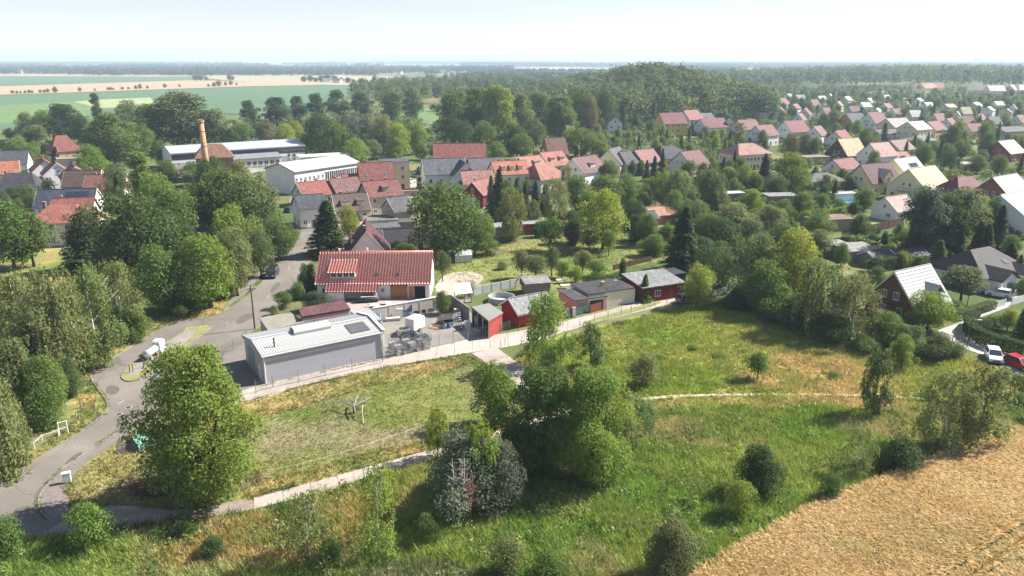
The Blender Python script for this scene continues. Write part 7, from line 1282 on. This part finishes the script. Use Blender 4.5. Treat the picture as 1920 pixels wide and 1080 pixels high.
hedge('tall dark clipped hedge curving along the pale street', [(1826, 606), (1814, 620), (1822, 636), (1862, 653), (1915, 668), (1960, 684)], 2.0, 1.3, 'd', 800); hedge('long green hedge in front of the white cottage', [(1545, 407), (1600, 396), (1645, 388)], 1.7, 1.4, 'b', 440); hedge('dark hedge behind the timber house', [(1632, 512), (1665, 506), (1695, 496)], 2.4, 1.6, 'd', 440); hedge('dense hedge between the shed and the sand heap', [(1582, 452), (1632, 436)], 2.0, 1.6, 'p', 440); hedge('low hedge along the orchard edge', [(905, 468), (940, 456), (965, 450)], 1.2, 1.0, 'd', 440); hedge('hedge strip under the right hand settlement', [(1835, 310), (1880, 320), (1925, 330)], 1.6, 1.5, 'g', 264); hedge('bushy hedge along the street before the dark bungalow', [(1790, 600), (1830, 588), (1860, 578)], 1.3, 1.3, 'p', 440); hedge('flowering hedge row beside the terrace garden', [(1095, 542), (1140, 530), (1165, 524)], 1.4, 1.3, 'g', 440); hedge('square clipped hedge at the right picture edge', [(1900, 553), (1940, 545)], 1.8, 1.4, 'd', 440)
# ------------------------------------------------------------------ far woods and plain (uncountable masses)
def mass(name, label, X, Y, Z, H, W, per, leaf, pal, cat='woodland', dark=.55, seed=1):
    r = np.random.default_rng(seed); n = len(X); k = np.repeat(np.arange(n), per); m = n * per
    d = r.normal(size=(m, 3)); d /= np.linalg.norm(d, axis=1, keepdims=True); d[:, 2] = np.where(d[:, 2] < -.5, -d[:, 2], d[:, 2]); lob = r.normal(0, .22, (m, 3))
    rr = r.uniform(.72, 1.05, m)[:, None]; cz = Z + H * .56
    bump = 1 + .26 * np.sin(d[:, 0] * 5 + k * 1.7) * np.sin(d[:, 1] * 5 + k) + .2 * np.sin(d[:, 2] * 7 + k * .6)
    P = np.stack([X[k] + d[:, 0] * W[k] / 2 * rr[:, 0] * bump, Y[k] + d[:, 1] * W[k] / 2 * rr[:, 0] * bump, cz[k] + d[:, 2] * H[k] * .45 * rr[:, 0] * bump], 1)
    P[:, 2] = np.maximum(P[:, 2], Z[k] + .3)
    V = quads(r, P, d + np.array((0, 0, .3)) + r.normal(0, .45, (m, 3)), leaf * np.ones(m) if np.isscalar(leaf) else leaf[k], .75).reshape(-1, 3)
    pal = np.array(pal); c = pal[r.integers(0, len(pal), n)] * r.uniform(.75, 1.25, (n, 1)); C = np.repeat(np.repeat(c, per, 0), 4, 0)
    return tag(obj(name, np_mesh(name, V, np.arange(len(V)).reshape(-1, 4), LEAFV, C)), label, cat, kind='stuff')
FP = [(.070, .118, .042), (.085, .132, .046), (.062, .104, .042), (.11, .142, .05), (.095, .138, .048)]
def scatter(poly, n, gap, seed=0, pix=True):
    P = GP(poly) if pix else poly; P_ = np.array(P); lo, hi = P_.min(0), P_.max(0); r = np.random.default_rng(seed); X = r.uniform(lo[0], hi[0], n * 6); Y = r.uniform(lo[1], hi[1], n * 6); m = in_poly(X, Y, P); return X[m][:n], Y[m][:n]
r0 = np.random.default_rng(5)
X, Y = scatter([(32, 505), (120, 500), (172, 515), (205, 620), (262, 800), (250, 900), (90, 900), (48, 760), (36, 620)], 760, 0, 3, False)
n = len(X); mass('hill_forest', 'dense dark broadleaf forest covering the low hill', X, Y, hill_z(X, Y) - .3, r0.uniform(14, 21, n) * (1 - .4 * np.clip((X - 165) / 75, 0, 1)), r0.uniform(10, 16, n), 150, 1.0, FP + [(.14, .155, .05)])
X, Y = scatter([(640, 205), (660, 178), (700, 168), (880, 158), (1020, 158), (1080, 178), (1060, 225), (960, 225), (840, 215), (830, 200), (770, 205)], 420, 0, 4); n = len(X)
mass('valley_forest', 'mixed woodland filling the valley behind the town', X, Y, np.zeros(n), r0.uniform(13, 21, n), r0.uniform(8, 13, n), 130, 1.0, FP + [(.085, .11, .04)], seed=2)
X, Y = scatter([(1330, 158), (1420, 168), (1560, 169), (1640, 168), (1930, 172), (2000, 150), (1700, 142), (1500, 144), (1340, 148)], 1500, 0, 5); n = len(X)
mass('ridge_forest', 'long dark forest belt behind the right settlement', X, Y, np.zeros(n), r0.uniform(16, 23, n) + 8 * np.exp(-((X / Y - .55) / .2) ** 2), r0.uniform(10, 15, n), 70, 1.6, FP, seed=3)
X, Y = scatter([(1040, 172), (1100, 160), (1340, 152), (1400, 156), (1410, 172), (1300, 190)], 220, 0, 15); n = len(X)
mass('hill_back_forest', 'forest on the flanks of the low hill', X, Y, hill_z(X, Y) * .9, r0.uniform(9, 14, n), r0.uniform(9, 13, n), 90, 1.2, FP, seed=8)
def shrubbery(name, label, polys, n, hr, seed, pal, wr=(1.6, 4.2), leaf=.42):
    Xs, Ys = [], []
    for P in polys: x, y = scatter(P, n * 2, 0, seed); Xs.append(x); Ys.append(y)
    x = np.concatenate(Xs); y = np.concatenate(Ys); keep = np.ones(len(x), bool)
    for f in FOOT: keep &= np.hypot(x - f[0], y - f[1]) > f[2] * .95 + .8
    keep &= ~roads_mask(x, y) & (fnoise(x, y, 16, 50) > .43) & ~in_poly(x, y, GP([(1590, 440), (1590, 395), (1640, 378), (1720, 375), (1720, 440), (1640, 460)])); x, y = x[keep][:n * len(polys)], y[keep][:n * len(polys)]; m = len(x); return mass(name, label, x, y, np.zeros(m), r0.uniform(*hr, m), r0.uniform(*wr, m), 34, leaf, pal, 'shrubs', seed=seed)
GP_ = [(.085, .14, .04), (.065, .11, .036), (.13, .17, .05), (.16, .19, .07), (.10, .13, .05)]
shrubbery('garden_shrubbery', 'hedges and shrubs filling the gardens between the settlement houses', [[(1440, 345), (1440, 185), (1560, 178), (1920, 190), (1960, 330), (1800, 350), (1600, 340)], [(1080, 300), (1080, 238), (1200, 225), (1440, 230), (1440, 300), (1300, 305)]], 1900, (1.2, 3.8), 21, GP_)
shrubbery('far_garden_trees', 'small trees and hedges packed between the far settlement houses', [[(1425, 200), (1440, 168), (1640, 165), (1920, 174), (1940, 222), (1560, 208)]], 1100, (3, 7.5), 24, FP, (3, 6.5), .7)
shrubbery('valley_thicket', 'thick undergrowth and young trees between factory and valley wood', [[(430, 262), (470, 240), (560, 232), (700, 228), (770, 232), (800, 250), (850, 250), (1060, 285), (1080, 300), (930, 305), (800, 300), (680, 290), (600, 270), (440, 275)]], 420, (4, 9), 23, FP, (4, 8), .7)
shrubbery('allotment_shrubbery', 'low shrubs and hedges of the allotments', [[(1170, 420), (1160, 330), (1350, 300), (1500, 330), (1640, 345), (1640, 400), (1520, 450), (1350, 480), (1290, 430)], [(1560, 480), (1640, 440), (1760, 400), (1920, 380), (1920, 470), (1700, 500)], [(0, 420), (0, 270), (60, 265), (230, 290), (230, 350), (60, 420)]], 420, (.8, 2.4), 22, GP_)
X, Y = scatter([(1380, 150), (1440, 158), (1500, 168), (1480, 186), (1430, 222), (1400, 240), (1370, 238)], 170, 0, 16); n = len(X)
mass('hill_flank_wood', 'lower trees at the right flank of the wooded hill', X, Y, hill_z(X, Y), r0.uniform(8, 15, n), r0.uniform(7, 11, n), 120, .85, FP, seed=9)
# distant plain: clumped woods, village greenery
YB_, XB_ = [], []
for d0, d1, cnt, o in ((1500, 2300, 2400, 1), (2300, 3600, 3200, 2), (3600, 6500, 4200, 3), (6500, 14000, 4200, 4)):
    y = r0.uniform(d0, d1, cnt * 4); x = r0.uniform(-.78, .78, cnt * 4) * y; f = fnoise(x, y * .45, (d0 + d1) * .09, 20 + o); px = 960 + x * FL / y; py = 113 + 40 * FL / y
    keep = f > .47
    keep &= ~((px < 860) & (py > 140.5)) & ~((px > 960) & (px < 1150) & (py > 125.5) & (py < 135)) & ~((px > 1350) & (px < 1720) & (py > 128.5) & (py < 138)) & ~((px > 540) & (px < 860) & (py > 131.5) & (py < 134))
    XB_.append(x[keep][:cnt]); YB_.append(y[keep][:cnt])
X = np.concatenate(XB_); Y = np.concatenate(YB_); n = len(X); sc_ = np.clip(Y / 2500, .8, 3.2)
mass('distant_woods', 'hazy woods and tree belts across the far plain', X, Y, np.zeros(n), r0.uniform(9, 16, n) * np.sqrt(sc_), r0.uniform(12, 22, n) * sc_, 26, 3.2 * sc_, [(.036, .058, .03), (.045, .068, .034), (.055, .072, .035), (.04, .06, .035)], seed=4)
X, Y = scatter([(640, 168), (860, 152), (1040, 140), (1330, 142), (1340, 150), (1080, 172), (1000, 162), (860, 162), (700, 172)], 700, 0, 6); n = len(X)
mass('mid_woods', 'woods beyond the valley behind the town', X, Y, np.zeros(n), r0.uniform(7, 12, n), r0.uniform(10, 15, n), 60, 1.6, FP, seed=6)
# field hedgerow trees along the tan field (small single trees)
rows_ = [(24, 176, 7), (32, 176, 6), (39, 176, 6), (47, 175.5, 6), (55, 175, 7), (61, 175, 6), (76, 174.5, 7), (83, 174, 6), (90, 174, 8), (104, 174, 12), (150, 172, 9), (178, 170.5, 5), (203, 169.5, 6), (208, 169.3, 7), (213, 169.2, 5), (230, 168.5, 6), (241, 168, 5), (255, 167.5, 8), (263, 167, 10), (277, 166.5, 6), (309, 165, 8), (337, 163.5, 6), (391, 163, 6), (402, 163, 9), (411, 162.5, 12), (423, 161, 8), (433, 160, 9), (444, 160, 5), (366, 151.5, 12), (376, 151.5, 14), (387, 151.5, 9), (430, 151, 12), (436, 151, 9)]
for i, (x, y, w_) in enumerate(rows_): X, Y = G(x, y); tree(LF[i % 4], 0, 0, 0, 0, 'p', 'along the tan field in the distance', (X, Y), (w_ * PX(X, Y)[2] / FL * .95, w_ * PX(X, Y)[2] / FL))
for i, (x, y, w_) in enumerate([(570, 154, 14), (582, 153, 16), (592, 154, 12), (603, 154, 16), (615, 153.5, 18), (628, 154, 16), (640, 154.5, 12), (652, 156, 14), (662, 156, 10), (675, 157, 12)]): X, Y = G(x, y); tree(LF[i % 4], 0, 0, 0, 0, 'd', 'round the farm in the pale field', (X, Y), (w_ * PX(X, Y)[2] / FL * .75, w_ * PX(X, Y)[2] / FL))
for cl in ('along the tan field in the distance', 'round the farm in the pale field'):
    L = sorted([(PX(q[1], q[2])[0], q[3]) for q in PLANTED if q[0] == cl], key=lambda t: t[0])
    for i, (x, o) in enumerate(L): o['label'] = o['label'] % ordinal(i)
# far villages: small houses that show as single red and white specks
rv = random.Random(3); FARH = []
def speck(x, y, L, W, h, wc, rc, flat=False):
    X, Y = G(x, y); t = empty('distant_house', (X, Y, 0), rv.uniform(-.6, .6)); b = MB()
    if flat: b.box(-L / 2, L / 2, -W / 2, W / 2, 0, h).build('wall', wallm(wc), t); BOX('roof', roofm(rc), t, -L / 2 - .3, L / 2 + .3, -W / 2 - .3, W / 2 + .3, h + .01, h + .5)
    else: b.prism([(-W / 2, 0), (W / 2, 0), (W / 2, h), (0, h + W * .42), (-W / 2, h)], 'x', -L / 2, L / 2).build('wall', wallm(wc), t); roof_gable(L, W, h, h + W * .42).build('roof', roofm(rc), t)
    FARH.append((x, t, rc, wc))
for x, y in [(216, 133), (226, 138), (238, 132), (247, 136), (262, 133), (270, 137), (283, 132), (300, 136), (312, 133), (326, 131), (335, 134), (346, 136), (60, 134), (95, 132), (40, 138), (150, 135), (400, 137), (430, 136), (455, 138), (500, 137), (545, 138), (560, 135), (590, 136), (640, 138), (750, 139), (830, 137), (870, 141), (850, 147), (1005, 150), (1013, 153), (1022, 148), (1030, 151)]: speck(x, y, rv.uniform(12, 22), 11, rv.uniform(4, 8), rv.choice((WHT, CRM, PWH)), rv.choice(('#b8705a', '#a85a48', '#c08468', '#a06050')))
for x, y, L in [(320, 118, 60), (560, 119, 90), (1060, 121, 70), (1230, 120, 90), (1320, 122, 80), (1790, 131, 60), (1860, 133, 50), (1905, 134, 60), (1885, 136, 40), (1560, 121, 70), (700, 121, 60)]: speck(x, y, L, 30, 9, WHT, '#d8d6d0', True)
for x, y, L, rc in [(1735, 178, 22, '#b9785c'), (1752, 177, 16, '#c08a6c'), (1722, 178, 12, '#c98a70'), (1840, 183, 30, '#c9c2ba'), (1862, 184, 18, '#e0ded8'), (1885, 182, 22, '#b8aca0'), (1905, 182, 26, '#c9c2ba')]: speck(x, y, L, 13, 8, CRM, rc)
for x, y, L in [(612, 154.5, 14), (633, 155.5, 16), (655, 156, 10)]: speck(x, y, L, 9, 4, WHT, '#8a8480')
FARH.sort(key=lambda t: t[0])
for i, (x, t, rc, wc) in enumerate(FARH): tag(t, 'tiny %s house or hall, %s from the left in the hazy distance' % ('pale' if rc in ('#d8d6d0', '#c9c2ba', '#e0ded8', '#b8aca0', '#8a8480') else 'red roofed', ordinal(i)), 'house', 'buildings in the far haze')
# towers on the skyline
def tower(label, x, yt, D, parts, name):
    X = (x - 960) / FL * D; t = tag(empty(name, (X, D, 0)), label, 'tower'); H = CH + (113 - yt) / FL * D
    for nm, r0_, r1_, z0, z1 in parts: MB().tube([(0, 0, z0 * H), (0, 0, z1 * H)], [r0_, r1_], 14).build(nm, CONC, t)
tower('thin radio mast with a pod on the skyline', 1517, 100, 9000, [('shaft', 5, 3, 0, 1), ('pod', 14, 14, .55, .62), ('antenna', 2.5, 1, 1, 1.15)], 'radio_tower'); tower('tall slender chimney on the right skyline', 1663, 98, 8000, [('shaft', 9, 5, 0, .97), ('collar', 7, 7, .97, 1)], 'skyline_chimney')
Xt = (1797 - 960) / FL * 9500; t = tag(empty('tower_block', (Xt, 9500, 0)), 'tapered tower block on the far right skyline', 'tower'); Ht = 40 + (113 - 104) / FL * 9500; MB().prism([(-26, 0), (26, 0), (20, Ht * .8), (6, Ht), (-10, Ht * .9), (-22, Ht * .7)], 'y', -12, 12).build('shaft', surf('tower_glass', (.35, .4, .45), None, .01, .4), t); MB().box(-1.5, 1.5, -1.5, 1.5, Ht * .99, Ht * 1.12).build('mast', CONC, t)
X = 760 / 1.0; hb_ = (-180 / FL * 15000, 15000)
vs = []; fs = []; n = 24
for k in range(n + 1): u = k / n; vs += [(hb_[0] + (u - .5) * 3600, 15000, -.5), (hb_[0] + (u - .5) * 3600, 15400, 40 + 62 * math.sin(math.pi * u) ** 1.5)]
for k in range(n): fs.append((2 * k, 2 * k + 2, 2 * k + 3, 2 * k + 1))
vs += [(hb_[0] + (k / n - .5) * 3600, 15900, -.5) for k in range(n + 1)]; fs += [(2 * k + 1, 2 * k + 3, 2 * n + 2 + k + 1, 2 * n + 2 + k) for k in range(n)]
tag(MB().add(vs, fs).build('far_hills', surf('far_wood', (.05, .07, .04), None, .003, .95)), kind='structure')
# ------------------------------------------------------------------ haze
m, nt_, b = newmat('haze_air'); nt_.nodes.remove(b); pv = nt_.nodes.new('ShaderNodeVolumePrincipled'); pv.inputs['Color'].default_value = (.66, .82, 1.0, 1); pv.inputs['Density'].default_value = HAZE; pv.inputs['Anisotropy'].default_value = .1
nt_.links.new(pv.outputs[0], nt_.nodes['Material Output'].inputs['Volume'])
tag(BOX('haze', m, None, -26500, 26500, -26500, 26500, -1.5, 150), 'thin summer haze lying over the plain', 'haze', kind='stuff')
